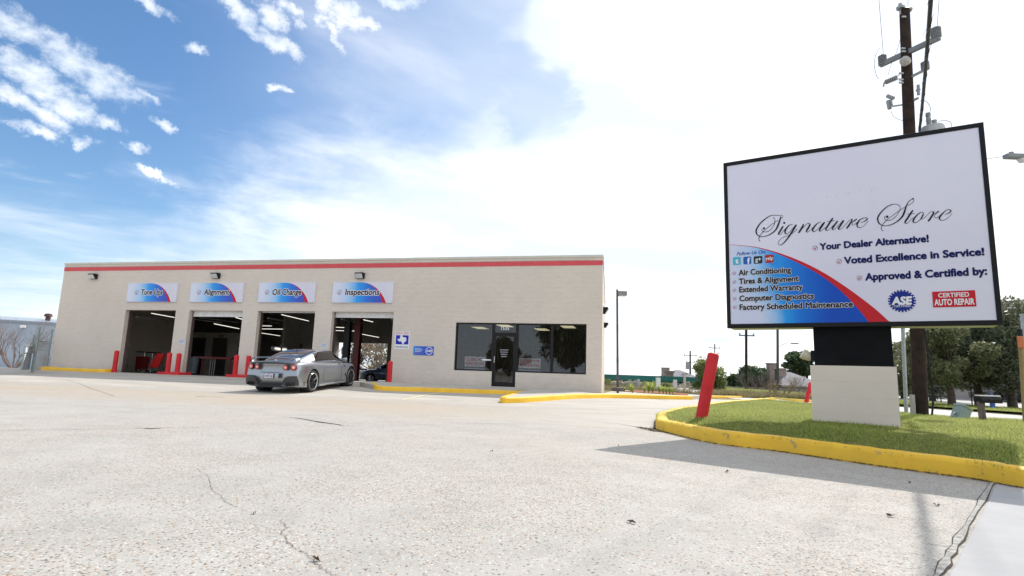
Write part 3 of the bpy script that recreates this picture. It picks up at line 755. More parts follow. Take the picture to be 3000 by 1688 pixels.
mb.box(a, a+.075, .07, .115, .03, zt-.035); mb.box(b-.075, b, .07, .115, .03, zt-.035); mb.box(a+.075, b-.075, .07, .115, .03, .20); mb.box(a+.075, b-.075, .07, .115, zt-.12, zt-.035)
gd = mb.build('door', K['bronze'], shop, bevel=.004)
mb = MB(); mb.box(a+.075, b-.075, .09, .096, .20, zt-.12); mb.build('pane', K['glass'], gd)
mb = MB(); mb.tube([(a+.04,.07,.95),(a+.04,.01,.97),(a+.04,.01,1.22),(a+.04,.07,1.24)], .012, 8); mb.build('handle', simple('chrome', (.75,.75,.76), .15, 1), gd)
mb = MB()
for k in range(5): x = a+.14+(b-a-.28)*k/4; mb.box(x-.009, x+.009, .14, .16, .22, zt-.15)
for z in (.5,1.0,1.5): mb.box(a+.1, b-.1, .14, .16, z, z+.018)
mb.build('security_bar', K['bar'], gd)
mb = MB(); mb.box(DS0-.03, DS1+.03, -.02, .2, -.02, .012); mb.build('threshold', K['steel'], shop)
for k, (s, y) in enumerate([(-4.6,2.6),(-1.7,2.7),(-3.2,4.4),(-6.2,4.0)]):
    L_ = thing('ceiling_light', ['square lit ceiling panel seen through the left office window','square lit ceiling panel seen through the right office window','square lit ceiling panel deep in the office behind the glass door','square lit ceiling panel at the far left back of the office'][k], 'ceiling light', (P0+E_*s+NI*y)+Vector((0,0,2.75+ZB-.03)), A_FAC, 'ceiling panels in the office')
    mb = MB(); mb.box(-.32,.32,-.62,.62,-.02,.0); mb.build('housing', K['white'], L_)
    mb = MB(); mb.box(-.28,.28,-.58,.58,-.030,-.021); mb.build('diffuser', mat_emit('ceiling_panel_glow', (1,.86,.5), .45) if k == 0 else bpy.data.materials['ceiling_panel_glow'], L_)
# office furniture seen dimly
def local(s, y, z=0): p = P0+E_*s+NI*y; return Vector((p.x,p.y,ZB+z))
desk = thing('desk', 'dark wooden reception desk dimly seen behind the right office window', 'desk', local(-2.0,3.0,.03), A_FAC)
mb = MB(); mb.box(-.9,.9,-.35,.35,.74,.78); mb.build('desktop', simple('desk_wood', (.10,.05,.025), .4), desk)
mb = MB(); mb.box(-.88,.88,-.32,-.28,0,.74); mb.build('front_panel', simple('desk_wood', (.10,.05,.025), .4), desk)
for sx in (-.86,.82): mb = MB(); mb.box(sx,sx+.04,-.28,.33,0,.74); mb.build('side_panel', simple('desk_wood', (.10,.05,.025), .4), desk)
for k, s in enumerate((-1.0,-3.6)):
    ch = thing('office_chair', ['blue grey office chair behind the right end of the window','blue grey office chair near the glass door'][k], 'chair', local(s,1.6,.03), A_FAC+1.2*k)
    cm = simple('chair_fabric', (.06,.07,.10), .8)
    mb = MB(); mb.box(-.25,.25,-.24,.24,.42,.50); mb.build('seat', cm, ch, bevel=.02)
    mb = MB(); mb.box(-.23,.23,.20,.27,.55,1.02); mb.build('backrest', cm, ch, bevel=.02)
    mb = MB(); mb.tube([(0,0,.06),(0,0,.42)], .025); mb.tube([(0,.2,.46),(0,.25,.6)], .02); mb.build('stem', K['steel'], ch)
    mb = MB()
    for q in range(5): an = q*1.2566; mb.tube([(0,0,.08),(.28*math.cos(an),.28*math.sin(an),.04)], .016, 6)
    mb.build('base', K['black'], ch)

# ------------------------------------------------------------------ text helper
def text_geo(body, bold=.0, shear=0., spacing=1.0):
    cu = bpy.data.curves.new('t', 'FONT'); cu.body = body; cu.offset = bold; cu.shear = shear; cu.space_character = spacing
    cu.resolution_u = 3; cu.fill_mode = 'FRONT'
    o = bpy.data.objects.new('t', cu); COL.objects.link(o); bpy.context.view_layer.update()
    dg = bpy.context.evaluated_depsgraph_get(); me = o.evaluated_get(dg).to_mesh()
    v = [(p.co.x, p.co.y) for p in me.vertices]; f = [tuple(p.vertices) for p in me.polygons]
    o.evaluated_get(dg).to_mesh_clear(); bpy.data.objects.remove(o); bpy.data.curves.remove(cu)
    return v, f
def put_text(mb, fn, body, x0, x1, yb, cap, bold=0., shear=0., mi=0, ref=None, spacing=1.0):
    """fit text between x0 and x1, baseline yb, capital height cap; ref = bold amount whose fit is reused"""
    v, f = text_geo(body, 0., shear, spacing)
    if len(f) > 6000: pass
    a, b = min(p[0] for p in v), max(p[0] for p in v)
    rf = ref if ref is not None else bold
    sx = (x1-x0)/(b-a+2*rf); sy = cap/.70; x0 += rf*sx
    dirs = [(0.,0.)] if bold <= 0 else [(math.cos(6.2832*k/(12 if bold > .05 else 8)), math.sin(6.2832*k/(12 if bold > .05 else 8))) for k in range(12 if bold > .05 else 8)]+[(0.,0.)]
    q0 = Vector(fn(0,0)); nrm = (Vector(fn(1,0))-q0).cross(Vector(fn(0,1))-q0).normalized()     # towards the reader
    for k, (dx_, dy_) in enumerate(dirs):                                 # copies a hair apart make the strokes bold
        off = nrm*(.00006*k)
        mb.add([Vector(fn(x0+(p[0]-a+dx_*bold)*sx, yb+(p[1]+dy_*bold)*sy))+off for p in v], f, mi)
def check_icon(mb, fn, cx, cy, r, mr, mc):
    n = 18; o = [(cx+r*math.cos(2*math.pi*k/n), cy+r*math.sin(2*math.pi*k/n)) for k in range(n)]; i_ = [(cx+r*.82*math.cos(2*math.pi*k/n), cy+r*.82*math.sin(2*math.pi*k/n)) for k in range(n)]
    mb.add([fn(*p) for p in o+i_], [(k,(k+1)%n,n+(k+1)%n,n+k) for k in range(n)], mr)
    c = [(-.5,.05),(-.3,.22),(-.08,-.12),(.75,.95),(-.02,-.62)]
    c = [(-.55,.02),(-.32,.20),(-.08,-.18),(.85,1.0),(-.05,-.68)]
    mb.add([fn(cx+r*a, cy+r*b) for a, b in c], [(0,1,2,4),(2,3,4)], mc)
    for k in range(6):
        an = R(35+k*22); p = (math.cos(an), math.sin(an)); q = (-p[1]*.06, p[0]*.06)
        mb.add([fn(cx+r*(1.15*p[0]+q[0]), cy+r*(1.15*p[1]+q[1])), fn(cx+r*(1.15*p[0]-q[0]), cy+r*(1.15*p[1]-q[1])), fn(cx+r*1.45*p[0], cy+r*1.45*p[1])], [(0,1,2)], mr)
K['tnavy'] = flat('print_navy', (.006,.011,.10)); K['tdark'] = flat('print_charcoal', (.022,.019,.026)); K['twhite'] = flat('print_white', (.80,.80,.84))
K['tred'] = flat('print_red', (.55,.02,.03)); K['tgrey'] = flat('print_grey', (.30,.28,.32)); K['tblack'] = flat('print_black', (.02,.02,.03))
K['tblue'] = flat('print_blue', (.02,.05,.35))
K['board'] = flat('sign_face_white', (.68,.67,.78))
def print_blue(name, x0, x1, ax=0, lo=(.66,.70,.84)):
    t = MT(name); s = t.sep()
    f = t.math('ADD', t.step(s[ax], x0, x1), t.math('MULTIPLY', t.math('SUBTRACT', t.noise(4,3), .5), .12))
    t.col(t.ramp(f, [(.0,lo),(.26,(.30,.55,.86)),(.46,(.015,.33,.85)),(.75,(.012,.16,.68)),(1,(.04,.07,.50))])).set(rough=.4); return t.m

# ------------------------------------------------------------------ four service signs over the bays
names = [('Tune Ups',-23.18),('Alignment',-19.49),('Oil Change',-15.73),('Inspections',-11.93)]
SW, SB, STp = 2.93, 2.783-ZB, 3.697-ZB
ref_px = {'Tune Ups':((416,864),(479,864)), 'Alignment':((600,864),(674,864)), 'Oil Change':((800,864),(885,864)), 'Inspections':((1013,864),(1113,864))}
for nm, s0 in names:
    sg = thing('service_sign', 'white and blue banner sign reading %s above its service bay' % nm, 'sign', P0+E_*s0-NI*.03+Vector((0,0,ZB)), A_FAC, 'service signs over the bays')
    mb = MB(); mb.box(0, SW, -.03, .028, SB, STp); bd = mb.build('panel', K['board'], sg, bevel=.003)
    H = STp-SB; yf = -.0325
    fn = lambda x, y, e=0.: (x, yf-e, SB+y)
    arc = [(1.30*1.06,H),(1.62*1.06,H*.93),(1.90*1.06,H*.75),(2.10*1.06,H*.52),(2.24*1.06,H*.26),(2.32*1.06,0.)]
    arcS = [(p.x,p.y) for p in smooth_line([(a,b,0) for a,b in arc], 5)]
    mb = MB(); pl = [(.01,.01),(2.459-.02,.01)]+[(x,y) for x, y in arcS[::-1][1:-1]]+[(1.378,H-.004),(.01,H-.004)]
    mb.poly(pl, lambda x, y: fn(x,y,0)); mb.build('blue_print', print_blue('banner_gradient', .1, 2.5) if 'banner_gradient' not in bpy.data.materials else bpy.data.materials['banner_gradient'], sg, recalc=False)
    # red crescent
    vs = []; n = len(arcS)
    for k, (x, y) in enumerate(arcS):
        w = .012+.16*(k/(n-1))**1.3; vs += [fn(x,y,.001), fn(x+w,y,.001)]
    mb = MB(); mb.add(vs, [(2*k,2*k+1,2*k+3,2*k+2) for k in range(n-1)]); mb.build('red_crescent', K['tred'], sg, recalc=False)
    (ua,va),(ub,vb) = ref_px[nm]
    xa = FS(ua,va)[0]-s0; xb = FS(ub,vb)[0]-s0; yb = H*.385; cap = H*.29
    mb = MB(); put_text(mb, lambda x,y: fn(x,y,.002), nm, xa, xb, yb, cap, .095, .10, ref=.03); mb.build('text_outline', K['twhite'], sg, recalc=False)
    mb = MB(); put_text(mb, lambda x,y: fn(x,y,.004), nm, xa, xb, yb, cap, .032, .10, ref=.03); mb.build('lettering', K['tdark'], sg, recalc=False)
    mb = MB(); check_icon(mb, lambda x,y: fn(x,y,.003), xa-.28, H*.49, .11, 0, 1); mb.build('check_mark', [K['tgrey'],K['tred']], sg, recalc=False)

# wall lights
def wall_light(p, rz, label, name='wall_light'):
    o = thing(name, label, 'wall light', p, rz, 'floodlights on the shop wall')
    mb = MB(); pr = [(-.0,.13),(-.22,.13),(-.24,.09),(-.10,-.13),(0,-.13)]
    mb.prism(pr, lambda y,z: (-.19,y,z), lambda y,z: (.19,y,z)); mb.build('housing', K['black'], o, bevel=.01)
    mb = MB(); mb.add([(-.165,-.238,.075),(.165,-.238,.075),(.165,-.112,-.115),(-.165,-.112,-.115)], [(0,1,2,3)])
    mb.v = [(x, y-.012, z-.006) for x, y, z in mb.v]
    mb.build('lens', simple('lamp_lens', (.62,.64,.66), .15), o); return o
for (u,v), lb in zip([(278,811),(636,809),(1057.5,809)], ['black floodlight on the blank wall left of the Tune Ups sign','black floodlight above the Alignment sign','black floodlight above the Inspections sign']):
    s, t = FS(u, v); wall_light(P0+E_*s+Vector((0,0,t)), A_FAC, lb)
for (d, t), lb in zip([(1.2,2.66),(7.5,2.6)], ['nearer black floodlight on the right end wall of the shop','farther black floodlight on the right end wall of the shop']):
    p = P0+E_*(SX*d)+NI*d+Vector((0,0,t)); wall_light(p, A_FAC+math.pi/2, lb)
# inspection station sign, blue plaque, two paper notices
def facade_rect(u0,v0,u1,v1):
    s0,t1 = FS(u0,v0); s1,t0 = FS(u1,v1); return s0,s1,t0-ZB,t1-ZB
s0,s1,z0,z1 = facade_rect(1159,970.5,1198,1024)
sg = thing('inspection_sign', 'white placard with red heading and white Texas outline on blue', 'sign', P0+E_*s0+Vector((0,0,ZB)), A_FAC)
w, h = s1-s0, z1-z0; fn = lambda x, y, e=0: (x, -.0125-e, z0+y)
mb = MB(); mb.box(0,w,-.012,0,z0,z1); mb.build('panel', K['twhite'], sg)
mb = MB(); mb.poly([(.06*w,.27*h),(.94*w,.27*h),(.94*w,.78*h),(.06*w,.78*h)], fn); mb.build('blue_print', flat('texas_blue', (.03,.03,.42)), sg, recalc=False)
tx = [(650,340),(725,340),(735,410),(800,425),(880,440),(890,520),(885,580),(820,630),(790,715),(750,715),(720,650),(680,590),(630,610),(590,590),(535,500),(640,490)]
mb = MB(); mb.poly([(((a-460)/520)*w*.92+.02, (1-(b-340)/385)*.51*h+.27*h) for a, b in tx], lambda x,y: fn(x,y,.002)); mb.build('state_outline', K['twhite'], sg, recalc=False)
mb = MB(); put_text(mb, lambda x,y: fn(x,y,.002), 'OFFICIAL VEHICLE', .05*w, .95*w, .925*h, .045*h, .02); mb.build('lettering', K['tred'], sg, recalc=False); mb = MB(); put_text(mb, lambda x,y: fn(x,y,.002), 'Inspection Station', .05*w, .95*w, .84*h, .055*h, .02)
mb.build('lettering', K['tred'], sg, recalc=False)
mb = MB(); put_text(mb, lambda x,y: fn(x,y,.002), 'Monday-Friday 7am to 6pm', .06*w, .93*w, .10*h, .075*h, .02); mb.build('lettering', K['tnavy'], sg, recalc=False)
s0,s1,z0,z1 = facade_rect(1212,1014,1270,1042)
sg = thing('certification_plaque', 'small dark blue plaque with a white gear emblem', 'sign', P0+E_*s0+Vector((0,0,ZB)), A_FAC)
w, h = s1-s0, z1-z0; fn = lambda x, y, e=0: (x, -.0155-e, z0+y)
mb = MB(); mb.box(0,w,-.015,0,z0,z1); mb.build('panel', print_blue('plaque_gradient', -1.3, .95, lo=(.012,.015,.06)), sg, bevel=.01)
for k, (bd_, x1_) in enumerate([('WE EMPLOY',.40),('TECHNICIANS',.46),('CERTIFIED BY',.40)]): mb = MB(); put_text(mb, lambda x,y: fn(x,y,.002), bd_, .08*w, x1_*w, (.68-.15*k)*h, .09*h, .03); mb.build('lettering', K['twhite'], sg, recalc=False)
mb = MB()
n = 48; cx, cy = .78*w, .5*h
ro = [(cx+(.40 if k % 2 else .45)*h*math.cos(6.2832*k/n), cy+(.40 if k % 2 else .45)*h*math.sin(6.2832*k/n)) for k in range(n)]; ri = [(cx+.36*h*math.cos(6.2832*k/n), cy+.36*h*math.sin(6.2832*k/n)) for k in range(n)]
mb.add([fn(*p,.002) for p in ro+ri], [(k,(k+1)%n,n+(k+1)%n,n+k) for k in range(n)])
mb.build('gear_ring', K['twhite'], sg, recalc=False)
mb = MB(); put_text(mb, lambda x,y: fn(x,y,.002), 'ASE', cx-.32*h, cx+.32*h, cy-.10*h, .22*h, .05)
mb.build('lettering', K['twhite'], sg, recalc=False)
mb = MB(); put_text(mb, lambda x,y: fn(x,y,.002), 'LET US SERVE YOU', .05*w, .45*w, .17*h, .08*h, .03); mb.build('lettering', K['tred'], sg, recalc=False)
for (u0,v0,u1,v1), lb in zip([(523,994,542,1008),(941,1005.5,957.5,1019.5)], ['small white notice on the pillar between the Tune Ups and Alignment bays','small white notice on the pillar left of the Inspections bay']):
    s0,s1,z0,z1 = facade_rect(u0,v0,u1,v1)
    sg = thing('notice', lb, 'notice', P0+E_*s0+Vector((0,0,ZB)), A_FAC, 'paper notices on the pillars'); w, h = s1-s0, z1-z0
    mb = MB(); mb.box(0,w,-.006,0,z0,z1); mb.build('panel', flat('notice_white', (.62,.64,.70)), sg)
    for k in range(3):
        mb = MB(); mb.box(w*.12, w*(.88-.1*k), -.008, -.0065, z0+h*(.70-.2*k), z0+h*(.78-.2*k)); mb.build('print', flat('notice_print', (.25,.35,.55)), sg)
# window posters and the street number
for (ax, px0, px1), lb in zip([(0,1358.5,1419),(1,1518,1582)], ['closed for remodeling poster in the left office window','closed for remodeling poster in the window right of the door']):
    a = FS(px0,1060)[0]; b = FS(px1,1060)[0]; zt_ = FS(px0, 1044 if ax == 0 else 1049)[1]-ZB; zb_ = FS(px0, 1073.5 if ax == 0 else 1078)[1]-ZB
    sg = thing('window_poster', lb, 'poster', P0+E_*a+NI*.135+Vector((0,0,ZB)), A_FAC, 'closed for remodeling posters'); w = b-a; h = zt_-zb_
    mb = MB(); mb.box(0,w,0,.003,zb_,zt_); mb.build('sheet', flat('poster_white', (.86,.80,.70)), sg)
    mb = MB(); fn = lambda x,y: (x,-.003,zb_+y)
    put_text(mb, fn, 'CLOSED FOR', .05*w, .95*w, .58*h, .30*h, .03); mb.build('lettering', K['tred'], sg, recalc=False); mb = MB(); put_text(mb, fn, 'REMODELING', .05*w, .95*w, .16*h, .30*h, .03); mb.build('lettering', K['tred'], sg, recalc=False)
    sg = thing('window_poster', 'phone number strip under the poster '+('in the left office window' if ax == 0 else 'right of the office door'), 'poster', P0+E_*a+NI*.135+Vector((0,0,ZB)), A_FAC, 'phone number strips')
    z1_ = zb_-.06; z0_ = z1_-.24; mb = MB(); mb.box(0,w,0,.003,z0_,z1_); mb.build('sheet', flat('strip_white', (.55,.55,.58)), sg)
    mb = MB(); put_text(mb, lambda x,y: (x,-.003,z0_+y), '713-560-7080', .04*w, .96*w, .05, .14, .03); mb.build('lettering', K['tnavy'], sg, recalc=False)
a, zz_ = FS(1466,966); b, _ = FS(1490,966)
mb = MB(); put_text(mb, lambda x,y: (x,.108,y), '1535', a, b, zz_-ZB, .13, .01); o = mb.build('street_number', K['twhite'], dw, recalc=False)
a, zz_ = FS(1463,1026); b, _ = FS(1488,1026)
for k in range(4):
    mb = MB(); mb.box(a+.02*k, b-.02*k, .084, .086, zz_-ZB-.09*k, zz_-ZB-.09*k+.035); mb.build('door_print', flat('print_pale', (.30,.30,.34)), gd, recalc=False)
sg = thing('window_sticker', 'narrow white strip sticker at the right of the left office window', 'sticker', P0+E_*FS(1410,1054)[0]+NI*.112+Vector((0,0,ZB)), A_FAC)
w = FS(1437,1054)[0]-FS(1410,1054)[0]; z = FS(1410,1054)[1]-ZB; mb = MB(); mb.box(0,w,0,.002,z-.03,z+.03); mb.build('strip', K['twhite'], sg)

# ------------------------------------------------------------------ inside the bays
def ftube(s, y, z, ang, ln, lb, tilt=0):
    o = thing('fluorescent_light', lb, 'ceiling light', local(s,y,z), A_FAC+ang, 'fluorescent lights in the bays')
    mb = MB(); mb.box(-ln/2,ln/2,-.05,.05,.0,.03); mb.build('housing', K['white'], o)
    mb = MB()
    mb.tube([(-ln/2+.03,0,-.018),(ln/2-.03,0,-.018)], .016, 6)
    mb.build('tube', K['tube'], o)
    for q in (-ln*.4, ln*.4): mb = MB(); mb.tube([(q,0,.03),(q,0,4.6-z)], .006, 4); mb.build('hanger', K['steel'], o)
    return o
def lamp2(u0, v0, u1, v1, y, lb):
    s0, t0 = DP(u0, v0, y); ya, yb = .6, 14.; best = y
    for k in range(60):                          # depth at which the far end hangs at the same height
        yy = .6+(7.2 if u0 < 740 else 13.6)*k/59; s1, t1 = DP(u1, v1, yy)
        if abs(t1-t0) < abs(DP(u1, v1, best)[1]-t0): best = yy
    s1, t1 = DP(u1, v1, best); a = Vector((s0,y,0)); b = Vector((s1,best,0)); c = (a+b)/2
    ftube(c.x, c.y, t0-ZB, math.atan2(b.y-a.y, b.x-a.x), (b-a).length, lb)
for q in [(443,917,512,930,2.6,'hanging fluorescent light high in the Tune Ups bay'),(627,948,701,963,4.2,'hanging fluorescent light in the middle of the Alignment bay'),(689.5,929,709.5,935,3.,'short end of a fluorescent light at the upper right of the Alignment bay'),
    (824,921,905,940,5.,'hanging fluorescent light high at the front of the Oil Change bay'),(762,954,797,954.6,8.,'upper level fluorescent light at the left of the Oil Change bay'),(762,963,835,964,9.,'lower level fluorescent light in the Oil Change bay'),
    (762,974.6,821,984,11.,'slanting fluorescent light deep in the Oil Change bay'),(1048,932,1093,943,4.5,'hanging fluorescent light at the front of the Inspections bay'),(977,958,1028,959.5,7.5,'level fluorescent light at the left of the Inspections bay'),
    (972,967.7,1060,970,9.,'long level fluorescent light deep in the Inspections bay'),(1061,978.7,1110,991,11.,'slanting fluorescent light above the rear opening')]: lamp2(*q)
K['dkred'] = simple('dark_red_lift', (.16,.012,.012), .45); K['dkblue'] = simple('black_blue_lift', (.012,.013,.022), .4)
def lift(s, y, m_, lb):
    o = thing('lift_column', lb, 'vehicle lift', local(s,y,-.1), A_FAC)
    mb = MB(); mb.box(-.16,.16,-.14,-.10,0,3.4); mb.box(-.16,-.12,-.10,.14,0,3.4); mb.box(.12,.16,-.10,.14,0,3.4); mb.build('post', m_, o, bevel=.01)
    mb = MB(); mb.box(-.28,.28,-.26,.26,0,.02); mb.build('base_plate', m_, o)
    mb = MB(); mb.box(-.115,.115,-.095,.16,.55,1.15); mb.build('carriage', K['black'], o)
    mb = MB(); mb.tube([(0,.16,.6),(.2,.8,.6)], .045, 6); mb.build('arm', K['black'], o)
    mb = MB(); mb.box(-.24,-.165,-.1,.1,1.35,1.7); mb.build('control_box', K['steel'], o); return o
lift(DP(1015,1030,4.2)[0],4.2,K['dkblue'],'black steel lift column standing in the Inspections bay')
lift(DP(1045.5,1030,4.0)[0],4.0,K['dkred'],'dark red steel lift column standing in the Inspections bay')
o = thing('sunlit_jamb', 'white post standing in for the sunlit jamb between the two lift columns', 'post', local(DP(1034,1050,DEP-.9)[0],DEP-.9,-.35), A_FAC)  # white paint stands in for sunlight on the rear opening's jamb
mb = MB(); mb.box(-.13,.13,-.1,.1,0,1.9); mb.build('post', K['white'], o)
# round high tables, red creeper seat and bench
for k, (s, y) in enumerate([(DP(425,1030,3.2)[0],3.2),(DP(448,1030,4.2)[0],4.2)]):
    o = thing('bar_table', ['nearer round bar table on a chrome stem in the Tune Ups bay','farther round bar table on a chrome stem in the Tune Ups bay'][k], 'table', local(s,y,-.05), A_FAC, 'round bar tables')
    mb = MB(); mb.lathe([(.0,1.06),(.40,1.06),(.42,1.08),(.40,1.10),(0,1.10)], 28, cap=False); mb.build('table_top', K['black'], o, smooth=30)
    mb = MB(); mb.tube([(0,0,.03),(0,0,1.06)], .035, 10); mb.build('stem', simple('chrome', (.75,.75,.76), .15, 1), o, smooth=60)
    mb = MB(); mb.lathe([(0,0),(.24,0),(.24,.015),(.05,.05),(0,.05)], 24, cap=False); mb.build('base', simple('chrome', (.75,.75,.76), .15, 1), o, smooth=40)
K['rp'] = simple('red_plastic', (.50,.012,.012), .5)
o = thing('creeper_seat', 'bright red folded mechanic creeper leaning in the Tune Ups bay', 'creeper', local(DP(461,1060,1.6)[0],1.6,.0), A_FAC)
mb = MB(); mb.prism([(-.42,.25),(.12,.25),(.42,.95),(-.05,.95)], lambda x,z: (x,-.05,z), lambda x,z: (x,.03,z)); mb.build('pad', K['rp'], o, bevel=.015)
mb = MB(); mb.tube([(-.42,0,.25),(-.5,0,.12),(.0,.0,.10),(.1,0,.25)], .02, 6); mb.build('frame', K['steel'], o)
for q in (-.45,-.05): mb = MB(); mb.lathe([(.0,-.02),(.05,-.02),(.05,.02),(0,.02)], 14, rot=Matrix.Rotation(R(90),3,'X'), loc=(q,0,.05), cap=False); mb.build('wheel', K['black'], o)
o = thing('tool_cart', 'dark red tool cart standing below the bar tables', 'tool cart', local(DP(417,1060,2.3)[0],2.3,.0), A_FAC)
mb = MB(); mb.box(-.22,.22,-.2,.2,.12,.78); mb.build('body', K['dkred'], o, bevel=.01)
for k in range(4): mb = MB(); mb.box(-.20,.20,-.212,-.201,.16+.15*k,.29+.15*k); mb.build('drawer', K['dkred'], o)
for q in ((-.17,-.15),(.17,-.15),(-.17,.15),(.17,.15)): mb = MB(); mb.lathe([(0,-.015),(.05,-.015),(.05,.015),(0,.015)], 12, rot=Matrix.Rotation(R(90),3,'X'), loc=(q[0],q[1],.055), cap=False); mb.build('wheel', K['black'], o)
o = thing('work_bench', 'dark red steel work bench across the Alignment bay', 'bench', local(DP(634,1055,2.2)[0],2.2,-.03), A_FAC)
mb = MB(); mb.box(-1.1,1.1,-.3,.3,.80,.90); mb.build('bench_top', K['dkred'], o)
for q in (-1.06,1.0):
    for r_ in (-.28,.22): mb = MB(); mb.box(q,q+.06,r_,r_+.06,0,.80); mb.build('leg', K['dkred'], o)
for q in (-.25,-.12,.0): mb = MB(); mb.tube([(q,-.1,0),(q+.02,-.1,.8)], .018, 6); mb.build('rod', K['steel'], o)
o = thing('trash_can', 'blue grey plastic trash can beside the red bench', 'trash can', local(DP(566,1060,1.1)[0],1.1,-.01), A_FAC)
mb = MB(); mb.lathe([(.0,.05),(.20,.05),(.25,.80),(.27,.80),(.27,.84),(.24,.84),(.19,.08),(0,.08)], 20, cap=False); mb.build('body', simple('grey_blue_plastic', (.10,.13,.16), .5), o, smooth=40)
mb = MB(); mb.lathe([(0,0),(.2,0),(.2,.05),(0,.05)], 16, cap=False); mb.build('dolly', K['black'], o)
def in_door(s, y, w, h, lb, c, side='y'):
    wallbox(s-w/2-.06, s+w/2+.06, y-.03, y-.001, -.3, h+.06, 'door_frame', simple('door_frame_dark', (.05,.045,.04), .6))
    wallbox(s-w/2, s+w/2, y-.05, y-.031, -.3, h, 'interior_door', c)
# partition across the back of bays one and two, with doors and a cabinet
PZ = DP(640,975,8.)[1]-ZB; PE = DP(716,1000,8.)[0]
wallbox(WL+TH, PE, 8.0, 8.18, -.4, PZ, 'partition', K['inwall'])
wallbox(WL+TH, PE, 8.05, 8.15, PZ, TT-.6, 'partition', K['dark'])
zd_ = DP(640,993,7.95)[1]-ZB
in_door(DP(583,1000,7.95)[0], 8.0, DP(600,1000,7.95)[0]-DP(567,1000,7.95)[0], zd_, '', simple('blue_black_door', (.012,.014,.03), .5)); in_door(DP(644,1000,7.95)[0], 8.0, DP(662,1000,7.95)[0]-DP(625,1000,7.95)[0], zd_, '', simple('dark_brown_door', (.05,.045,.04), .5))
wallbox(DP(673,1000,7.9)[0],DP(699,1000,7.9)[0],7.85,7.999,.55,DP(685,1010,7.9)[1]-ZB,'electric_cabinet', simple('cabinet_grey', (.38,.37,.34), .5))
o = thing('exit_sign', 'small dim red exit sign over the dark inner door', 'exit sign', local(DP(646,986,7.9)[0],7.93,DP(646,989,7.9)[1]-ZB), A_FAC)
mb = MB(); mb.box(-.16,.16,-.02,.06,0,.19); mb.build('housing', simple('exit_housing', (.20,.15,.12), .6), o)
mb = MB(); put_text(mb, lambda x,y: (x,-.023,y), 'EXIT', -.12, .12, .045, .10, .02); mb.build('lettering', K['tred'], o, recalc=False)
# equipment in the oil bay
o = thing('tire_machine', 'white and black tire changer in the Oil Change bay', 'machine', local(DP(800,1030,5.)[0],5.,-.1), A_FAC)
mb = MB(); mb.box(-.4,.4,-.3,.3,0,.85); mb.build('cabinet', K['black'], o, bevel=.03)
mb = MB(); mb.lathe([(0,0),(.33,0),(.33,.06),(0,.08)], 24, loc=(0,0,.87), cap=False); mb.build('turntable', K['steel'], o)
mb = MB(); mb.tube([(.3,.3,.8),(.3,.3,1.6),(.25,.1,1.72),(-.2,.0,1.72),(-.2,0,1.2)], .045, 8); mb.build('arm', K['black'], o)
mb = MB(); mb.lathe([(0,-.1),(.3,-.1),(.42,0),(.42,.12),(.3,.2),(0,.22)], 24, loc=(-.3,.9,1.55), cap=False); mb.build('hood', K['white'], o, smooth=30)
o = thing('banner', 'dark blue banner hanging on the wall in the Oil Change bay', 'banner', local(DP(877,1010,10.)[0],10.,.5), A_FAC)
mb = MB(); mb.box(-.2,.2,0,.02,0,1.5); mb.build('cloth', flat('navy_cloth', (.015,.03,.10)), o)
mb = MB(); mb.box(-.24,.24,-.01,.03,1.5,1.53); mb.build('rod', K['steel'], o)
wallbox(DP(853,1000,11.)[0],DP(905,1000,11.)[0],11.,11.1,-.4,3.6,'partition', simple('brown_partition', (.10,.075,.05), .7))
o = thing('shop_lamp', 'short white work lamp glowing low in the Oil Change bay', 'lamp', local(DP(822,1024,5.5)[0],5.5,DP(822,1024,5.5)[1]-ZB), A_FAC)
mb = MB(); mb.tube([(-.35,0,0.05),(.35,0,-.02)], .05, 8); mb.build('tube', K['tube'], o)
mb = MB(); mb.box(-.38,.38,.04,.07,-.08,.10); mb.build('reflector', K['white'], o)
# ------------------------------------------------------------------ big sign
BS = -0.5553; SO = Vector((3.1091, 8.0, 0)); SE = Vector((math.cos(BS), math.sin(BS), 0)); SN = Vector((-SE.y, SE.x, 0))
SWd, SZ0, SZ1 = 3.0236, .7243, 3.2034
def SP(u, v):
    p = onplane(u, v, SO, SN); return (p-SO).dot(SE), p.z-SZ0
GZ = -.50
big = thing('pylon_sign', 'large white Signature Store sign on a beige block base', 'sign', SO+SE*(SWd*.5)+SN*.2+Vector((0,0,GZ)), BS)
bx = -SWd*.5
def sgn(x, y, z): return (bx+x, y-.2, z-GZ)          # sign coordinates -> children
def sbox(x0,x1,y0,y1,z0,z1,name,m_,bev=0,par=None):
    mb = MB(); mb.box(bx+x0,bx+x1,y0-.2,y1-.2,z0-GZ,z1-GZ); return mb.build(name, m_, par or big, bevel=bev)
fwd = .058
K['cream'] = simple('cabinet_cream', (.58,.56,.46), .55, 0, .1, 3)
sbox(.02, SWd-.02, .03, .40, SZ0+.004, SZ1-.02, 'cabinet', K['cream'], .005)
mb = MB()
for x0,x1,z0,z1 in ((0,SWd,SZ0,SZ0+fwd),(0,SWd,SZ1-fwd,SZ1),(0,fwd*.9,SZ0+fwd,SZ1-fwd),(SWd-fwd*.9,SWd,SZ0+fwd,SZ1-fwd)):
    mb.box(bx+x0,bx+x1,-.2-.012,-.2+.07,z0-GZ,z1-GZ)
mb.build('frame', K['black'], big, bevel=.006)
tb = MT('sign_face'); 
tb.col(tb.ramp(tb.noise(.8,3), [(.3,(.70,.685,.83)),(.7,(.76,.745,.86))])).set(rough=.22, spec=.5)
sbox(fwd*.9, SWd-fwd*.9, -.002, .03, SZ0+fwd, SZ1-fwd, 'face', tb.m)
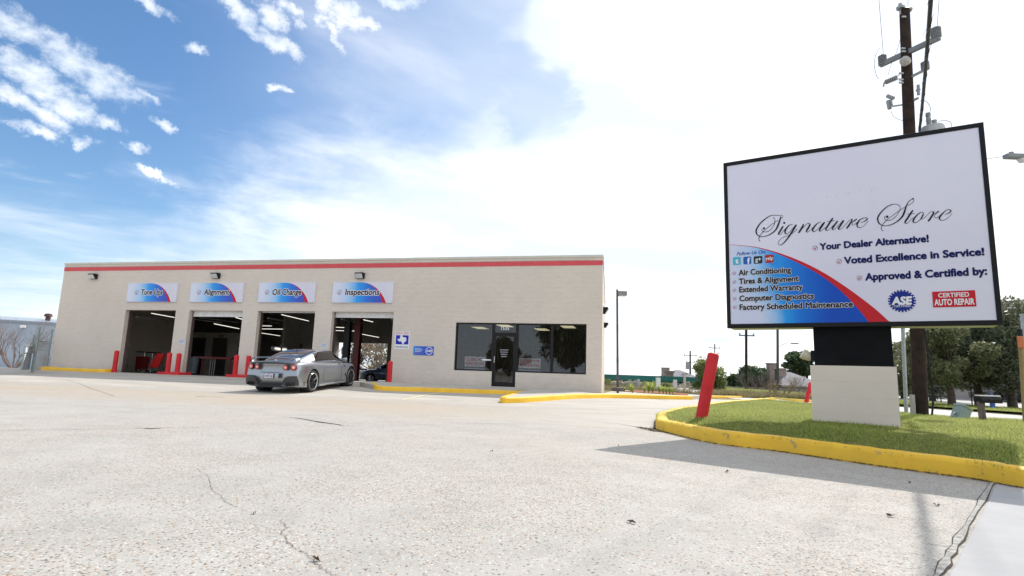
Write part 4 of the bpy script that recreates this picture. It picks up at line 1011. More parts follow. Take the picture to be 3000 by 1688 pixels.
def SFn(e): return lambda u, v: (lambda q: (bx+q[0], -.202-e-.2+.2-.0, q[1]+SZ0-GZ))(SP(u,v))
def sf(e): return lambda x, y: (bx+x, -.2-.003-e, y+SZ0-GZ)
def SPz(L_, ox=2100, oy=340, s=2.2644): return [SP(ox+a/s, oy+b/s) for a, b in L_]
outer = [(p.x,p.y) for p in smooth_line([(a,b,0) for a,b in SPz([(88,853),(250,868),(400,905),(560,965),(700,1035),(850,1130),(1000,1240),(1085,1310),(1160,1381)])], 5)]
inner = [(p.x,p.y) for p in smooth_line([(a,b,0) for a,b in SPz([(88,855),(250,872),(400,914),(560,985),(700,1065),(820,1158),(920,1260),(975,1325),(1018,1383)])], 5)]
x_l, y_b = fwd*.9, fwd
cl = lambda P: [(max(x_l,x), max(y_b,y)) for x, y in P]
outer, inner = cl(outer), cl(inner)
tg = MT('swoosh_gradient'); sx = tg.sep()
gx = tg.math('SUBTRACT', tg.math('ADD', tg.step(sx[0], bx+.0, bx+1.55), tg.math('MULTIPLY', tg.math('SUBTRACT', tg.noise(1.6,4,.6), .5), .22)), tg.math('MULTIPLY', tg.step(tg.math('MULTIPLY', tg.math('ADD', sx[2], -1.75), tg.math('SUBTRACT', .6, sx[0])), -.9,.9), .0))
lo_ = tg.math('MULTIPLY', tg.step(sx[2], SZ0-GZ+.15, SZ0-GZ+.55, 1, 0), tg.step(sx[0], bx+.3, bx+1.1, .22, 0.))
gx = tg.math('SUBTRACT', gx, lo_)
tg.col(tg.ramp(gx, [(.02,(.62,.66,.84)),(.22,(.34,.56,.86)),(.38,(.02,.32,.82)),(.62,(.008,.19,.70)),(.95,(.008,.08,.50))])).set(rough=.25)
n = len(inner)
mb = MB(); mb.add([sf(.001)(x,y_b) for x, y in inner]+[sf(.001)(x,y) for x, y in inner], [(k,k+1,n+k+1,n+k) for k in range(n-1)])
mb.build('blue_swoosh', tg.m, big, recalc=False)
mb = MB(); mb.add([sf(.002)(x,y) for x, y in inner]+[sf(.002)(x,y) for x, y in outer], [(k,k+1,n+k+1,n+k) for k in range(n-1)])
mb.build('red_crescent', K['tred'], big, recalc=False)
# bold lines of text: (text, left px, right px baseline, cap height px)
def line(body, a, b, capz, bold, mat, e, shear=0, name='lettering', ref=None, s=2.2644, ox=2100, oy=340):
    (x0,y0),(x1,y1) = SPz([a,b], ox, oy, s); yb = (y0+y1)/2
    k = SP(ox+a[0]/s, oy+(a[1]-capz)/s)[1]-y0
    mb = MB(); put_text(mb, sf(e), body, x0, x1, yb, k, bold, shear, ref=ref); return mb.build(name, mat, big, recalc=False)
def chk(cx, cy, r, s=2.2644, ox=2100, oy=340):
    (x,y),(x2,_) = SPz([(cx,cy),(cx+r,cy)], ox, oy, s); mb = MB(); check_icon(mb, sf(.003), x, y, abs(x2-x), 0, 1); mb.build('check_mark', [K['tgrey'],K['tred']], big, recalc=False)
for t_, a, b, cz in [('Your Dealer Alternative!',(683,890),(1408,832),42),('Voted Excellence in Service!',(845,985),(1776,918),44),('Approved & Certified by:',(985,1093),(1795,1049),46)]:
    line(t_, a, b, cz, .044, K['tnavy'], .003, ref=.044)
chk(652,877,17); chk(812,967,18); chk(946,1077,18)
for t_, a, b, cz in [('Air Conditioning',(145,1056),(494,1040),36),('Tires & Alignment',(147,1113),(545,1098),36),('Extended Warranty',(149,1170),(572,1152),36),('Computer Diagnostics',(150,1228),(646,1212),36),('Factory Scheduled Maintenance',(151,1287),(905,1266),36)]:
    line(t_, a, b, cz, .085, K['twhite'], .004, name='text_outline', ref=.040); line(t_, a, b, cz, .040, K['tdark'], .0060, ref=.040)
for cx, cy in [(116,1045),(117,1103),(118,1158),(119,1213),(120,1270)]: chk(cx,cy,12)
line('Follow Us On:', (132,924), (328,913), 22, .012, K['tblue'], .004, .35, ref=.012)
# social icons
def icon(u0,v0,u1,v1,col_,txt,tc_,lab,bold=.03,tx0=.25,tx1=.75,ty=.2,tc=.6):
    (x0,y1),(x1,y0) = SPz([(u0,v0),(u1,v1)], 2130, 700, 6.3); w, h = x1-x0, y1-y0
    mb = MB(); r = .12*w; pts = []
    for (cx,cy,a0) in ((x1-r,y1-r,0),(x0+r,y1-r,90),(x0+r,y0+r,180),(x1-r,y0+r,270)):
        for q in (0,30,60,90): pts.append((cx+r*math.cos(R(a0+q)), cy+r*math.sin(R(a0+q))))
    mb.poly(pts, sf(.003)); o = mb.build('social_icon', col_, big, recalc=False); o['label'] = lab
    mb = MB(); put_text(mb, sf(.0045), txt, x0+tx0*w, x0+tx1*w, y0+ty*h, tc*h, bold); mb.build('icon_letter', tc_, big, recalc=False)
icon(108,340,258,478,flat('icon_cyan',(.08,.45,.62)),'t',K['twhite'],'cyan square icon with a white t',.06,.3,.72)
icon(300,335,450,464,flat('icon_blue',(.03,.12,.42)),'f',K['twhite'],'blue square icon with a white f',.05,.48,.85,.05,.75)
icon(492,326,655,452,flat('icon_dark',(.03,.035,.05)),'g+',K['twhite'],'dark square icon with white g+',.02,.18,.85,.3,.55)
icon(696,300,862,438,flat('icon_red',(.42,.03,.035)),'yelp',K['twhite'],'red square icon with small white script',.02,.06,.94,.36,.42)
# faint watermark rings on the blue
t = MT('faint_ring_print'); t.col((.012,.21,.70)).set(rough=.3); K['ring'] = t.m
for (cx,cy,r) in ((372,958,32),):
    (x,y),(x2,_) = SPz([(cx,cy),(cx+r,cy)]); r_ = abs(x2-x); n_ = 40
    vs = [sf(.0022)(x+q*math.cos(6.2832*k/n_), y+q*math.sin(6.2832*k/n_)) for q in (r_,r_*.84) for k in range(n_)]
    mb = MB(); mb.add(vs, [(k,(k+1)%n_,n_+(k+1)%n_,n_+k) for k in range(n_)])
    mb.add([sf(.0022)(x+r_*a, y+r_*b) for a, b in [(-.45,.0),(-.28,.14),(-.06,-.16),(.5,.5),(-.05,-.48)]], [(0,1,2,4),(2,3,4)])
    mb.build('ring_print', K['ring'], big, recalc=False)
# gear badge
cxy = SPz([(622,395)], 2560, 830, 7.576)[0]; rx_ = abs(SPz([(935,395)],2560,830,7.576)[0][0]-SPz([(312,395)],2560,830,7.576)[0][0])/2; ry_ = rx_*.98
nt_ = 24; pts = []
for k in range(nt_):
    for f, q in ((-.30,.86),(-.27,1.),(.27,1.),(.30,.86)):
        an = 2*math.pi*(k+f)/nt_; pts.append((cxy[0]+rx_*q*math.cos(an), cxy[1]+ry_*q*math.sin(an)))
mb = MB(); mb.poly(pts, sf(.003)); mb.build('gear_badge', flat('gear_blue',(.012,.03,.24)), big, recalc=False)
mb = MB(); put_text(mb, sf(.0045), 'ASE', cxy[0]-.74*rx_, cxy[0]+.74*rx_, cxy[1]-.30*ry_, .66*ry_, .055, .12); mb.build('badge_lettering', K['twhite'], big, recalc=False); mb = MB()
put_text(mb, sf(.0045), 'CERTIFIED', cxy[0]-.60*rx_, cxy[0]+.60*rx_, cxy[1]-.54*ry_, .17*ry_, .01); mb.build('badge_lettering', K['twhite'], big, recalc=False)
q4 = SPz([(1292,190),(2240,155),(2280,512),(1318,540)], 2560, 830, 7.576)
x0 = (q4[0][0]+q4[3][0])/2; x1 = (q4[1][0]+q4[2][0])/2; y1 = (q4[0][1]+q4[1][1])/2; y0 = (q4[2][1]+q4[3][1])/2; w, h = x1-x0, y1-y0
mb = MB(); mb.poly([(x0,y0),(x1,y0),(x1,y1),(x0,y1)], sf(.003)); mb.build('red_badge', K['tred'], big, recalc=False)
mb = MB(); put_text(mb, sf(.0045), 'CERTIFIED', x0+.14*w, x0+.86*w, y0+.62*h, .27*h, .025); mb.build('badge_lettering', K['twhite'], big, recalc=False); mb = MB(); put_text(mb, sf(.0045), 'AUTO REPAIR', x0+.035*w, x0+.965*w, y0+.13*h, .37*h, .035); mb.build('badge_lettering', K['twhite'], big, recalc=False)
# calligraphy, stroke by stroke: (x, y, width) read off the enlarged photograph
A1 = [
 [(700,618,12),(730,640,5),(755,605,4),(735,575,4),(700,585,6),(640,575,6),(560,570,7),(500,575,9),(440,592,12),(370,635,16),(300,690,20),(220,765,24),(160,850,28),(125,930,30),(130,990,28),(160,1040,18),(215,1070,12),(290,1075,10),(380,1055,13),(450,1025,18),(530,970,22),(600,895,30),(640,810,36),(665,740,34),(690,665,26),(708,605,18)],
 [(530,615,8),(560,680,7),(565,740,6),(530,830,6),(470,905,6),(410,950,7),(340,965,7),(280,955,6),(258,915,5),(270,885,5)],
 [(640,690,5),(545,750,6),(460,812,7),(370,885,7),(290,960,7),(220,1040,9),(192,1100,10),(192,1150,10),(215,1188,9)],
 [(768,826,8),(745,855,30),(695,935,34),(655,1000,30),(665,1025,14),(710,1008,5),(760,950,4),(810,890,4)],
 [(985,790,5),(930,795,9),(880,830,20),(835,885,30),(805,950,34),(815,1000,22),(850,1012,9),(905,975,5),(980,890,5),(1050,800,7)],
 [(1072,795,30),(1050,830,34),(1000,915,36),(930,1025,34),(860,1125,26),(790,1210,20),(730,1260,12),(685,1275,6),(652,1250,5),(655,1190,4),(720,1120,4),(800,1075,5),(870,1055,4),(980,1000,4),(1100,890,4)],
 [(1232,780,14),(1235,800,30),(1200,870,36),(1160,935,36),(1125,988,30)],
 [(1150,950,4),(1240,860,4),(1310,785,5),(1350,760,7),(1380,768,16),(1392,795,30),(1360,860,36),(1315,930,34),(1315,962,16),(1350,965,6),(1420,905,4),(1460,860,4)],
 [(1660,735,5),(1600,745,9),(1530,800,24),(1480,865,34),(1455,920,32),(1480,955,14),(1530,940,6),(1610,865,5),(1700,755,7)],
 [(1738,732,26),(1700,790,34),(1640,880,36),(1615,925,28),(1640,948,10),(1700,910,4),(1760,850,4)],
 [(1932,638,28),(1890,700,34),(1820,810,36),(1770,890,34),(1775,925,18),(1815,930,6),(1880,870,4),(1940,810,4)],
 [(1800,722,5),(1880,712,6),(1970,700,6)],
 [(2045,704,26),(1995,775,34),(1930,865,36),(1920,900,20),(1955,912,7),(2010,870,4),(2110,760,4),(2160,700,5)],
 [(2190,690,26),(2140,770,34),(2075,865,36),(2065,895,20),(2100,905,7),(2170,860,4),(2260,760,4),(2335,675,5)],
 [(2352,665,8),(2385,675,24),(2360,735,34),(2300,825,36),(2258,885,30)],
 [(2498,660,18),(2455,690,22),(2410,728,12),(2385,765,4),(2395,800,4),(2430,800,4),(2500,740,4)]]
D1 = [(310,880,25),(785,752,25)]
A2 = [
 [(-10,790,20),(20,740,18),(60,690,20),(120,655,14),(180,632,7),(235,635,10),(245,665,24),(200,705,16),(150,730,8),(90,742,4)],
 [(75,680,16),(30,745,26),(8,800,28),(20,845,20),(60,862,8),(120,850,5),(190,800,4),(270,710,4)],
 [(660,650,5),(655,612,5),(680,590,5)],
 [(655,640,6),(672,680,6),(720,695,7),(790,690,7),(860,652,6),(930,590,6),(985,510,6),(1020,430,6),(1018,370,6),(985,330,6),(930,310,7),(870,310,9),(800,328,12),(730,362,16),(660,415,20),(590,485,24),(530,560,28),(495,640,32),(500,705,30),(530,765,22),(590,805,12),(670,822,9),(760,808,12),(840,782,16),(920,740,20),(1000,680,26),(1075,600,36),(1120,505,40),(1145,425,32),(1170,350,22),(1210,270,14),(1260,220,9),(1325,180,8)],
 [(1325,190,6),(1348,215,5),(1330,255,5),(1270,305,5),(1200,345,5),(1130,382,5),(1040,440,6),(950,500,6),(860,570,7),(760,640,7),(690,700,8),(625,775,9),(590,820,9),(578,865,10),(590,910,10),(620,942,9)],
 [(1322,455,28),(1270,530,36),(1200,640,38),(1142,725,34),(1150,758,16),(1190,762,6),(1250,710,4),(1330,620,4)],
 [(1180,546,5),(1260,540,6),(1365,530,6)],
 [(1570,520,6),(1545,500,8),(1500,510,12),(1430,560,22),(1365,635,34),(1328,705,34),(1345,740,18),(1390,745,9),(1450,715,8),(1510,655,16),(1555,580,28),(1570,545,16),(1572,515,7)],
 [(1520,640,24),(1535,660,10),(1580,640,5),(1650,580,4),(1730,500,4),(1780,482,6)],
 [(1785,485,12),(1812,508,30),(1780,575,36),(1720,670,38),(1680,712,36)],
 [(1940,472,18),(1895,505,24),(1850,540,14),(1825,575,5),(1835,615,5),(1880,632,5),(1930,600,4)],
 [(2080,556,5),(2150,530,12),(2205,490,24),(2220,460,18),(2190,440,8),(2120,450,10),(2040,515,22),(1970,590,36),(1945,645,34),(1970,678,14),(2030,692,7),(2110,660,5),(2190,590,4),(2250,530,4)]]
D2 = [(717,607,30),(1325,182,20)]
def calligraphy(strokes, dots, ox):
    mb = MB(); s = 8.05
    for st in strokes:
        P = smooth_line([(x,y,w*.98+5.0) for x, y, w in st], 6); L_, R_ = [], []
        for i, p in enumerate(P):
            t = P[min(i+1,len(P)-1)]-P[max(i-1,0)]; t.z = 0
            t = t.normalized() if t.length > 1e-6 else Vector((1,0,0)); nr = Vector((-t.y,t.x,0)); w = max(7.5, p.z)*.5
            L_.append(SP(ox+(p.x+nr.x*w)/s, 560+(p.y+nr.y*w)/s)); R_.append(SP(ox+(p.x-nr.x*w)/s, 560+(p.y-nr.y*w)/s))
        m_ = len(P); mb.add([sf(.003)(*q) for q in L_]+[sf(.003)(*q) for q in R_], [(k,k+1,m_+k+1,m_+k) for k in range(m_-1)])
    for x, y, r in dots:
        mb.add([sf(.0035)(*SP(ox+(x+r*math.cos(6.2832*k/14))/s, 560+(y+r*math.sin(6.2832*k/14))/s)) for k in range(14)], [tuple(range(14))])
    return mb.build('script_lettering', K['tblack'], big, recalc=False)
calligraphy(A1, D1, 2200); calligraphy(A2, D2, 2510)
# dirt smears where an old name was
mb = MB(); rs = random.Random(3)
for (a, b) in [(640,555),(725,538),(790,535),(850,520),(870,515),(910,505),(950,500),(1020,495),(1045,485)]:
    w = rs.uniform(4,12); P = SPz([(a,b),(a+w,b-6),(a+w*1.5,b-9),(a+w*.8,b+2)]); mb.add([sf(.002)(*q) for q in P], [(0,1,2,3)])
mb.build('smear', flat('faint_smear', (.50,.50,.60)), big, recalc=False)
# support: black shroud and block base
pl0 = onplane(2383,990,SO+SN*.09,SN); pr0 = onplane(2613,990,SO+SN*.09,SN)
a0, a1 = (pl0-SO).dot(SE), (pr0-SO).dot(SE)
bl0 = onplane(2377,1150,SO+SN*.04,SN); br0 = onplane(2632,1150,SO+SN*.04,SN); b0, b1 = (bl0-SO).dot(SE), (br0-SO).dot(SE)
zt_b = onplane(2378,1070,SO+SN*.04,SN).z
K['shroud'] = simple('black_shroud', (.006,.007,.009), .7, 0, .3, 2, 0, 0, .12)
sbox(a0, a1, .09, .33, zt_b-.02, SZ0+.004, 'shroud', K['shroud'], .008)
tb2 = MT('base_paint'); nn = tb2.noise(3,6,.65)
tb2.col(tb2.mix(tb2.step(tb2.noise(1.2,4),.4,.7,0,.25), tb2.ramp(nn, [(.3,(.70,.625,.55)),(.7,(.75,.67,.59))]), (.65,.565,.48))).set(rough=.8); tb2.bump(tb2.math('ADD', tb2.noise(26,6,.7), tb2.noise(90,4,.7)), .35, .006)
zc_ = zt_b
for k in range(5):
    z1_ = zt_b-.203*k; z0_ = z1_-.2021
    if k == 4: z0_ -= .05
    mid_ = (b0+b1)/2+(.1 if k % 2 else -.1)
    for p0_, p1_ in ((b0, mid_-.0001), (mid_+.0001, b1)):
        sbox(p0_, p1_, .04, .44, z0_, z1_, 'block', tb2.m)
sbox(b0+.012, b1-.012, .047, .43, -.85, zt_b-.006, 'mortar', simple('block_mortar', (.30,.27,.24), .9))
o = thing('floodlight', 'small white and black floodlight on the ledge of the sign base', 'wall light', SO+SE*(b0+.005)+SN*.2+Vector((0,0,zt_b)), BS)
mb = MB(); mb.lathe([(.0,-.09),(.05,-.08),(.075,.02),(.07,.05),(0,.05)], 14, rot=Matrix.Rotation(R(-60),3,'Y')@Matrix.Rotation(R(10),3,'X'), loc=(-.06,0,.14), cap=False); mb.build('lamp_head', simple('lamp_cream', (.62,.58,.46), .5), o, smooth=40)
mb = MB(); mb.tube([(0,0,0),(0,0,.13),(-.03,0,.14)], .018, 6); mb.box(-.0,.07,-.05,.05,.06,.2); mb.build('bracket', K['black'], o)

# ------------------------------------------------------------------ bollards
def bollard(p, h, r, lean, label, z_sink=.15, ang=0., par=True):
    o = thing('bollard', label, 'bollard', p, 0, 'red bollards'); o.rotation_euler = (lean[0], lean[1], ang)
    prof = [(0,-z_sink),(r,-z_sink),(r,h-.5*r)]+[(r-.5*r*(1-math.cos(R(a))), h-.5*r+.45*r*math.sin(R(a))) for a in (30,60,90)]+[(r*.25,h),(0,h)]
    mb = MB(); mb.lathe(prof, 32, cap=False); mb.build('post', K['red'], o, smooth=50); return o
pb = W(2055,1236); pb = onplane(2052,1232,(0,6.85,0),Vector((0,1,0)))
zb_ = float(lawn_z(np.array([pb.x]), np.array([pb.y]))[0])
pb = ray(2053,1234); pb = pb*(zb_/pb.z)
ptop = ray(2090,1040)*(pb.y+.0)
hh = (ptop-Vector((pb.x,pb.y,zb_))).length
lean = math.atan2(ptop.x-pb.x-.00, ptop.z-zb_)
bollard((pb.x,pb.y,zb_), hh+.03, .082, (0,lean,0), 'big red bollard leaning right on the lawn at the kerb tip')
p2 = W(2362,1177); z2 = p2.z+.12; p2 = ray(2362,1179)*(z2/ray(2362,1179).z); t2 = ray(2376,1120)*p2.y
bollard((p2.x,p2.y,z2), (t2-p2).length, .085, (0,math.atan2(t2.x-p2.x,t2.z-z2),0), 'small red bollard leaning beside the left edge of the sign base')
FB = [((335,1086),(342,1027),'red bollard standing alone at the far left of the Tune Ups bay',0),((491,1088),(495,1033),'left red bollard on the island before the first pillar',1),((519,1088),(527,1035),'right red bollard on the island before the first pillar',1),
      ((688,1098),(693,1040),'left red bollard on the island before the second pillar',1),((724,1098),(731,1042),'red bollard just behind the car on the second pillar island',1),((1140,1118),(1146,1058),'red bollard at the right jamb of the Inspections bay',0)]
for (bu,bv),(tu,tv),lb,isl_ in FB:
    dd = .55
    p = onplane(bu, bv, P0-NI*dd, NI); g_ = float(G(p.x,p.y))+(.09 if isl_ else 0)
    p = Vector((p.x, p.y, g_)); h_ = onplane(tu, tv, P0-NI*dd, NI).z-g_
    bollard(p, h_, .102, (0,0,0), lb)
# a hidden twin stands behind the silver car at the third pillar
for (u0,u1,vv),lb in (((466,532,1091),'low red kerb island before the first pillar'),((666,730,1101),'low red kerb island before the second pillar')):
    a = onplane(u0,vv,P0-NI*.62,NI); b = onplane(u1,vv,P0-NI*.62,NI)
    g_ = float(G((a.x+b.x)/2,(a.y+b.y)/2)); L2 = (b-a).length
    o = thing('kerb_island', lb, 'kerb', ((a.x+b.x)/2,(a.y+b.y)/2,g_), A_FAC, 'red kerb islands')
    mb = MB(); mb.box(-L2/2,L2/2,-.13,.60,-.15,.11); mb.build('kerb_block', K['red'], o, bevel=.03)

# ------------------------------------------------------------------ cars
def interp(xs, ys):
    xs = np.array(xs, float); ys = np.array(ys, float); d = np.gradient(ys, xs)
    h = np.diff(xs); dl_ = np.diff(ys)/h; m_ = np.zeros(len(xs))
    m_[0], m_[-1] = dl_[0], dl_[-1]
    for i in range(1, len(xs)-1): m_[i] = 0 if dl_[i-1]*dl_[i] <= 0 else 2*dl_[i-1]*dl_[i]/(dl_[i-1]+dl_[i])
    def f(x):
        x = np.clip(x, xs[0], xs[-1]); i = np.clip(np.searchsorted(xs, x)-1, 0, len(xs)-2); t = (x-xs[i])/h[i]
        return ys[i]*(2*t**3-3*t**2+1)+m_[i]*h[i]*(t**3-2*t**2+t)+ys[i+1]*(-2*t**3+3*t**2)+m_[i+1]*h[i]*(t**3-t**2)
    return f
def carpaint(name, c, metal=.75, rough=.28):
    t = MT(name); t.col(t.mix(t.math('MULTIPLY', t.noise(240,2), .25), c, tuple(min(1,x*1.5) for x in c))).set(metal=metal, rough=rough, coat=1., crough=.04); return t.m
K['tyre'] = simple('tyre_rubber', (.018,.018,.018), .85); K['carglass'] = mat_glass('car_glass', (.045,.06,.06), .02, 1.3)
K['trim'] = simple('black_trim', (.015,.015,.017), .5); K['rim_dark'] = simple('dark_rim', (.035,.036,.042), .35, .7); K['lip'] = simple('rim_lip', (.62,.62,.64), .2, 1)
K['lampred'] = simple('tail_lamp_red', (.65,.02,.02), .12, 0, .1, 8, 0, 1.); K['lampw'] = simple('tail_lamp_centre', (.75,.55,.52), .15); K['pod'] = simple('dark_grey_diffuser', (.05,.05,.053), .45, .2)
K['bluepaint'] = carpaint('dark_blue_paint', (.07,.09,.15), .4)
def wheel_parts(root, x, y, r, rr, w, sgn_, spokes=6, rim=None):
    o_ = thing('wheel', None, None, (0,0,0)); o_.parent = root; o_.location = (x,y,r)
    rot = Matrix.Rotation(R(90)*sgn_, 3, 'Y')
    mb = MB(); prof = [(rr*.97,-w/2),(r*.93,-w/2),(r*.985,-w/2+.03),(r,-w/2+.06),(r,w/2-.06),(r*.985,w/2-.03),(r*.93,w/2),(rr*.97,w/2)]
    mb.lathe(prof, 40, rot=rot, cap=False); mb.build('tyre', K['tyre'], o_, smooth=40)
    mb = MB(); mb.lathe([(rr,w/2-.004),(rr*.97,w/2+.004),(rr*.90,w/2-.006),(rr*.88,w/2-.07),(rr*.84,-w/2+.02)], 40, rot=rot, cap=False); mb.build('rim', K['lip'], o_, smooth=30)
    mb = MB(); mb.lathe([(0,w/2-.10),(rr*.80,w/2-.10)], 28, rot=rot, cap=False); mb.build('brake_disc', K['trim'], o_)
    mb = MB()
    for k in range(spokes):
        a = 6.2832*k/spokes
        for da, wd in ((-.13,.020),(.13,.020)):
            p = [rot@Vector((q*math.cos(a+da*(q/rr)), q*math.sin(a+da*(q/rr)), z)) for q, z in ((.03,w/2-.03),(rr*.5,w/2-.025),(rr*.90,w/2-.02))]
            mb.tube(p, [.030,wd,wd*1.1], 5)
    mb.lathe([(0,w/2+.0),(.045,w/2-.01),(.06,w/2-.05)], 16, rot=rot, cap=False)
    mb.build('spokes', rim or K['rim_dark'], o_, smooth=40)
def make_car(label, name, paint, C):
    root = thing(name, label, 'car')
    fw_, fzs, fzd, fzb = interp(*C['w']), interp(*C['zs']), interp(*C['zd']), interp(*C['zb'])
    fzt, fwb, fwt = interp(*C['zt']), interp(*C['wb']), interp(*C['wt'])
    y0, y1 = C['w'][0][0], C['w'][0][-1]; tail, nose = C.get('tail',.16), C.get('nose',.35)
    def defo(x, y, z):
        t = np.clip((y0+.65-y)/.65, 0, 1); y = y+t*tail*np.abs(x/.93)**3-t*t*.05*np.exp(-((z-.52)/.16)**2)
        t = np.clip((y-(y1-.8))/.8, 0, 1); y = y-t*nose*np.abs(x/.93)**2.2
        return y
    def sect(y):
        w, zs, zd, zb = fw_(y), fzs(y), fzd(y), fzb(y)
        base = [(0,zb),(.3*w,zb),(.6*w,zb),(.90*w,zb),(.965*w,zb+.03),(.985*w,zb+.10),(.985*w,.40),(1.0*w,.54),(1.0*w,.64),(.99*w,zs-.12),(.965*w,zs-.05),(.925*w,zs-.01),(.87*w,zs+.004),(.78*w,zs+.25*(zd-zs)),(.5*w,zd-.012),(.25*w,zd-.003),(0,zd)]
        return base
    ys = np.concatenate([[y0,y0+.015,y0+.05], np.linspace(y0+.1, y1-.08, 84), [y1-.04,y1-.012,y1]])
    nS = 17; V = []
    for y in ys:
        s_ = sect(y); ins = {0:.035,1:.012,len(ys)-1:.04,len(ys)-2:.015}.get(int(np.where(ys==y)[0][0]), 0)
        full = [(-x, z) for x, z in s_[1:-1]][::-1]; full = s_+[(-x, z) for x, z in s_[-2:0:-1]]
        zm = (s_[0][1]+s_[-1][1])/2
        for x, z in full:
            x2 = x*(1-ins); z2 = zm+(z-zm)*(1-ins*1.5); V.append((x2, float(defo(x2, y, z2)), z2))
    n = 2*(nS-1); m_ = len(ys)
    fs = [(i*n+k, i*n+(k+1)%n, (i+1)*n+(k+1)%n, (i+1)*n+k) for i in range(m_-1) for k in range(n)]
    mb = MB(); mb.add(V, fs); 
    for base, rev in ((0, 1), ((m_-1)*n, 0)):      # end caps as strips between left and right
        for k in range(0, n//2):
            a, b = base+k, base+(k+1); c, d = base+(n-k-1) % n, base+(n-k) % n
            f = [a,b,c,d]; f = [q for i_, q in enumerate(f) if q not in f[:i_]]
            if len(f) >= 3: mb.f.append(f[::-1] if rev else f); mb.m.append(0)
    body = mb.build('body', paint, root)
    cut = MB()
    for yy in C['axles']:
        for sg in (-1,1): cut.lathe([(0,0),(C['arch'],0),(C['arch'],.6),(0,.6)], 48, rot=Matrix.Rotation(R(90)*sg,3,'Y'), loc=(sg*.60,yy,C['r']+.01), cap=False)
    co = cut.build('cutter', paint)
    bm = bmesh.new(); bm.from_mesh(co.data); bmesh.ops.remove_doubles(bm, verts=bm.verts, dist=1e-5); bm.to_mesh(co.data); bm.free()
    md = body.modifiers.new('b', 'BOOLEAN'); md.object = co; md.operation = 'DIFFERENCE'; md.solver = 'EXACT'
    bpy.context.view_layer.update(); me = bpy.data.meshes.new_from_object(body.evaluated_get(bpy.context.evaluated_depsgraph_get()))
    if len(me.vertices) > 500: body.modifiers.clear(); body.data = me
    else: body.modifiers.clear()
    bpy.data.objects.remove(co); set_smooth(body.data, 32)
    # dark arch liners
    for yy in C['axles']:
        for sg in (-1,1): mb = MB(); mb.lathe([(C['arch']-.004,.0),(C['arch']-.004,.27)], 36, rot=Matrix.Rotation(R(90)*sg,3,'Y'), loc=(sg*.62,yy,C['r']+.01), cap=False); mb.build('arch_liner', K['trim'], root)
    # greenhouse
    gy0, gy1 = C['zt'][0][0], C['zt'][0][-1]; zb0 = C['belt']
    def gh(y, u):                                     # u 0 base .. 1 centre line
        zt, wb, wt = float(fzt(y)), float(fwb(y)), float(fwt(y)); H = zt-zb0
        U = [0,.2,.45,.66,.80,.90,1.0]
        X_ = [wb, wb-.02, wb+(wt-wb)*.42, wb+(wt-wb)*.86, wt-.07, wt*.55, 0]; Z_ = [0,.25,.56,.86,.965,.993,1.0]
        return float(interp(U,X_)(u)), zb0+H*float(interp(U,Z_)(u))
    gys = np.linspace(gy0, gy1, 46); us = np.linspace(0, 1, 17); V = []
    def P3(y, u, sg, e=0.):
        x, z = gh(y,u); x2, z2 = gh(y, min(1,u+.02)); x1_, z1_ = gh(y, max(0,u-.02)); tx, tz = x2-x1_, z2-z1_; l = math.hypot(tx,tz)+1e-9
        return (sg*(x+e*tz/l), y, z-e*tx/l)
    for y in gys:
        row = [P3(y,u,1) for u in us]; row += [(-a,b,c) for a,b,c in row[-2::-1]]; V += row
    n = 2*len(us)-1
    mb = MB(); mb.add(V, [(i*n+k, i*n+k+1, (i+1)*n+k+1, (i+1)*n+k) for i in range(len(gys)-1) for k in range(n-1)])
    mb.build('roof', paint, root, smooth=40)
    def patch(name, ya, yb, ua, ub, sides, m_, ny=18, nu=8, e=.005, par=root, both=False):
        for sg in sides:
            mb = MB(); V = []
            for i in range(ny+1):
                for k in range(nu+1):
                    s_, t_ = i/ny, k/nu
                    y = ya(t_)+(yb(t_)-ya(t_))*s_; u = ua(y)+(ub(y)-ua(y))*t_; V.append(P3(y,u,sg,e))
            mb.add(V, [(i*(nu+1)+k, i*(nu+1)+k+1, (i+1)*(nu+1)+k+1, (i+1)*(nu+1)+k) for i in range(ny) for k in range(nu)])
            mb.build(name, m_, par, smooth=True)
    q = C['glass']
    patch('window_seal', lambda t: q['s'][0]-.03+q.get('slant',0)*t, lambda t: q['s'][1]+.03-q.get('aslant',.45)*t, lambda y: .17, lambda y: .69, (-1,1), K['trim'], e=.0035)
    patch('side_window', lambda t: q['s'][0]+q.get('slant',0)*t, lambda t: q['s'][1]-q.get('aslant',.45)*t, lambda y: .20, lambda y: .66, (-1,1), K['carglass'], e=.007)
    patch('window_pillar', lambda t: q['b']-.03, lambda t: q['b']+.03, lambda y: .20, lambda y: .65, (-1,1), K['trim'], e=.005, ny=2)
    patch('rear_window', lambda t: q['r'][0], lambda t: q['r'][1], lambda y: q.get('ru',.74), lambda y: 1.0, (-1,1), K['carglass'], e=.006)
    patch('windscreen', lambda t: q['f'][0], lambda t: q['f'][1], lambda y: .74, lambda y: 1.0, (-1,1), K['carglass'], e=.006)
    for yy in C['axles']:
        for sg in (-1,1): wheel_parts(root, sg*(C['track']), yy, C['r'], C['rim'], C['tw'], sg, C.get('spokes',6), C.get('rimm'))
    # mirrors
    for sg in (-1,1):
        mb = MB(); mb.lathe([(0,-.09),(.05,-.085),(.075,-.03),(.075,.05),(.05,.07),(0,.075)], 14, rot=Matrix.Rotation(R(90),3,'Y'), loc=(sg*(C['mir'][0]+.02),C['mir'][1],C['mir'][2]), cap=False); mb.build('mirror', C.get('mirm', paint), root, smooth=50)
        mb = MB(); mb.tube([(sg*(C['mir'][0]-.16),C['mir'][1],C['mir'][2]-.04),(sg*(C['mir'][0]-.04),C['mir'][1],C['mir'][2]-.02)], .02, 6); mb.build('mirror_arm', K['trim'], root)
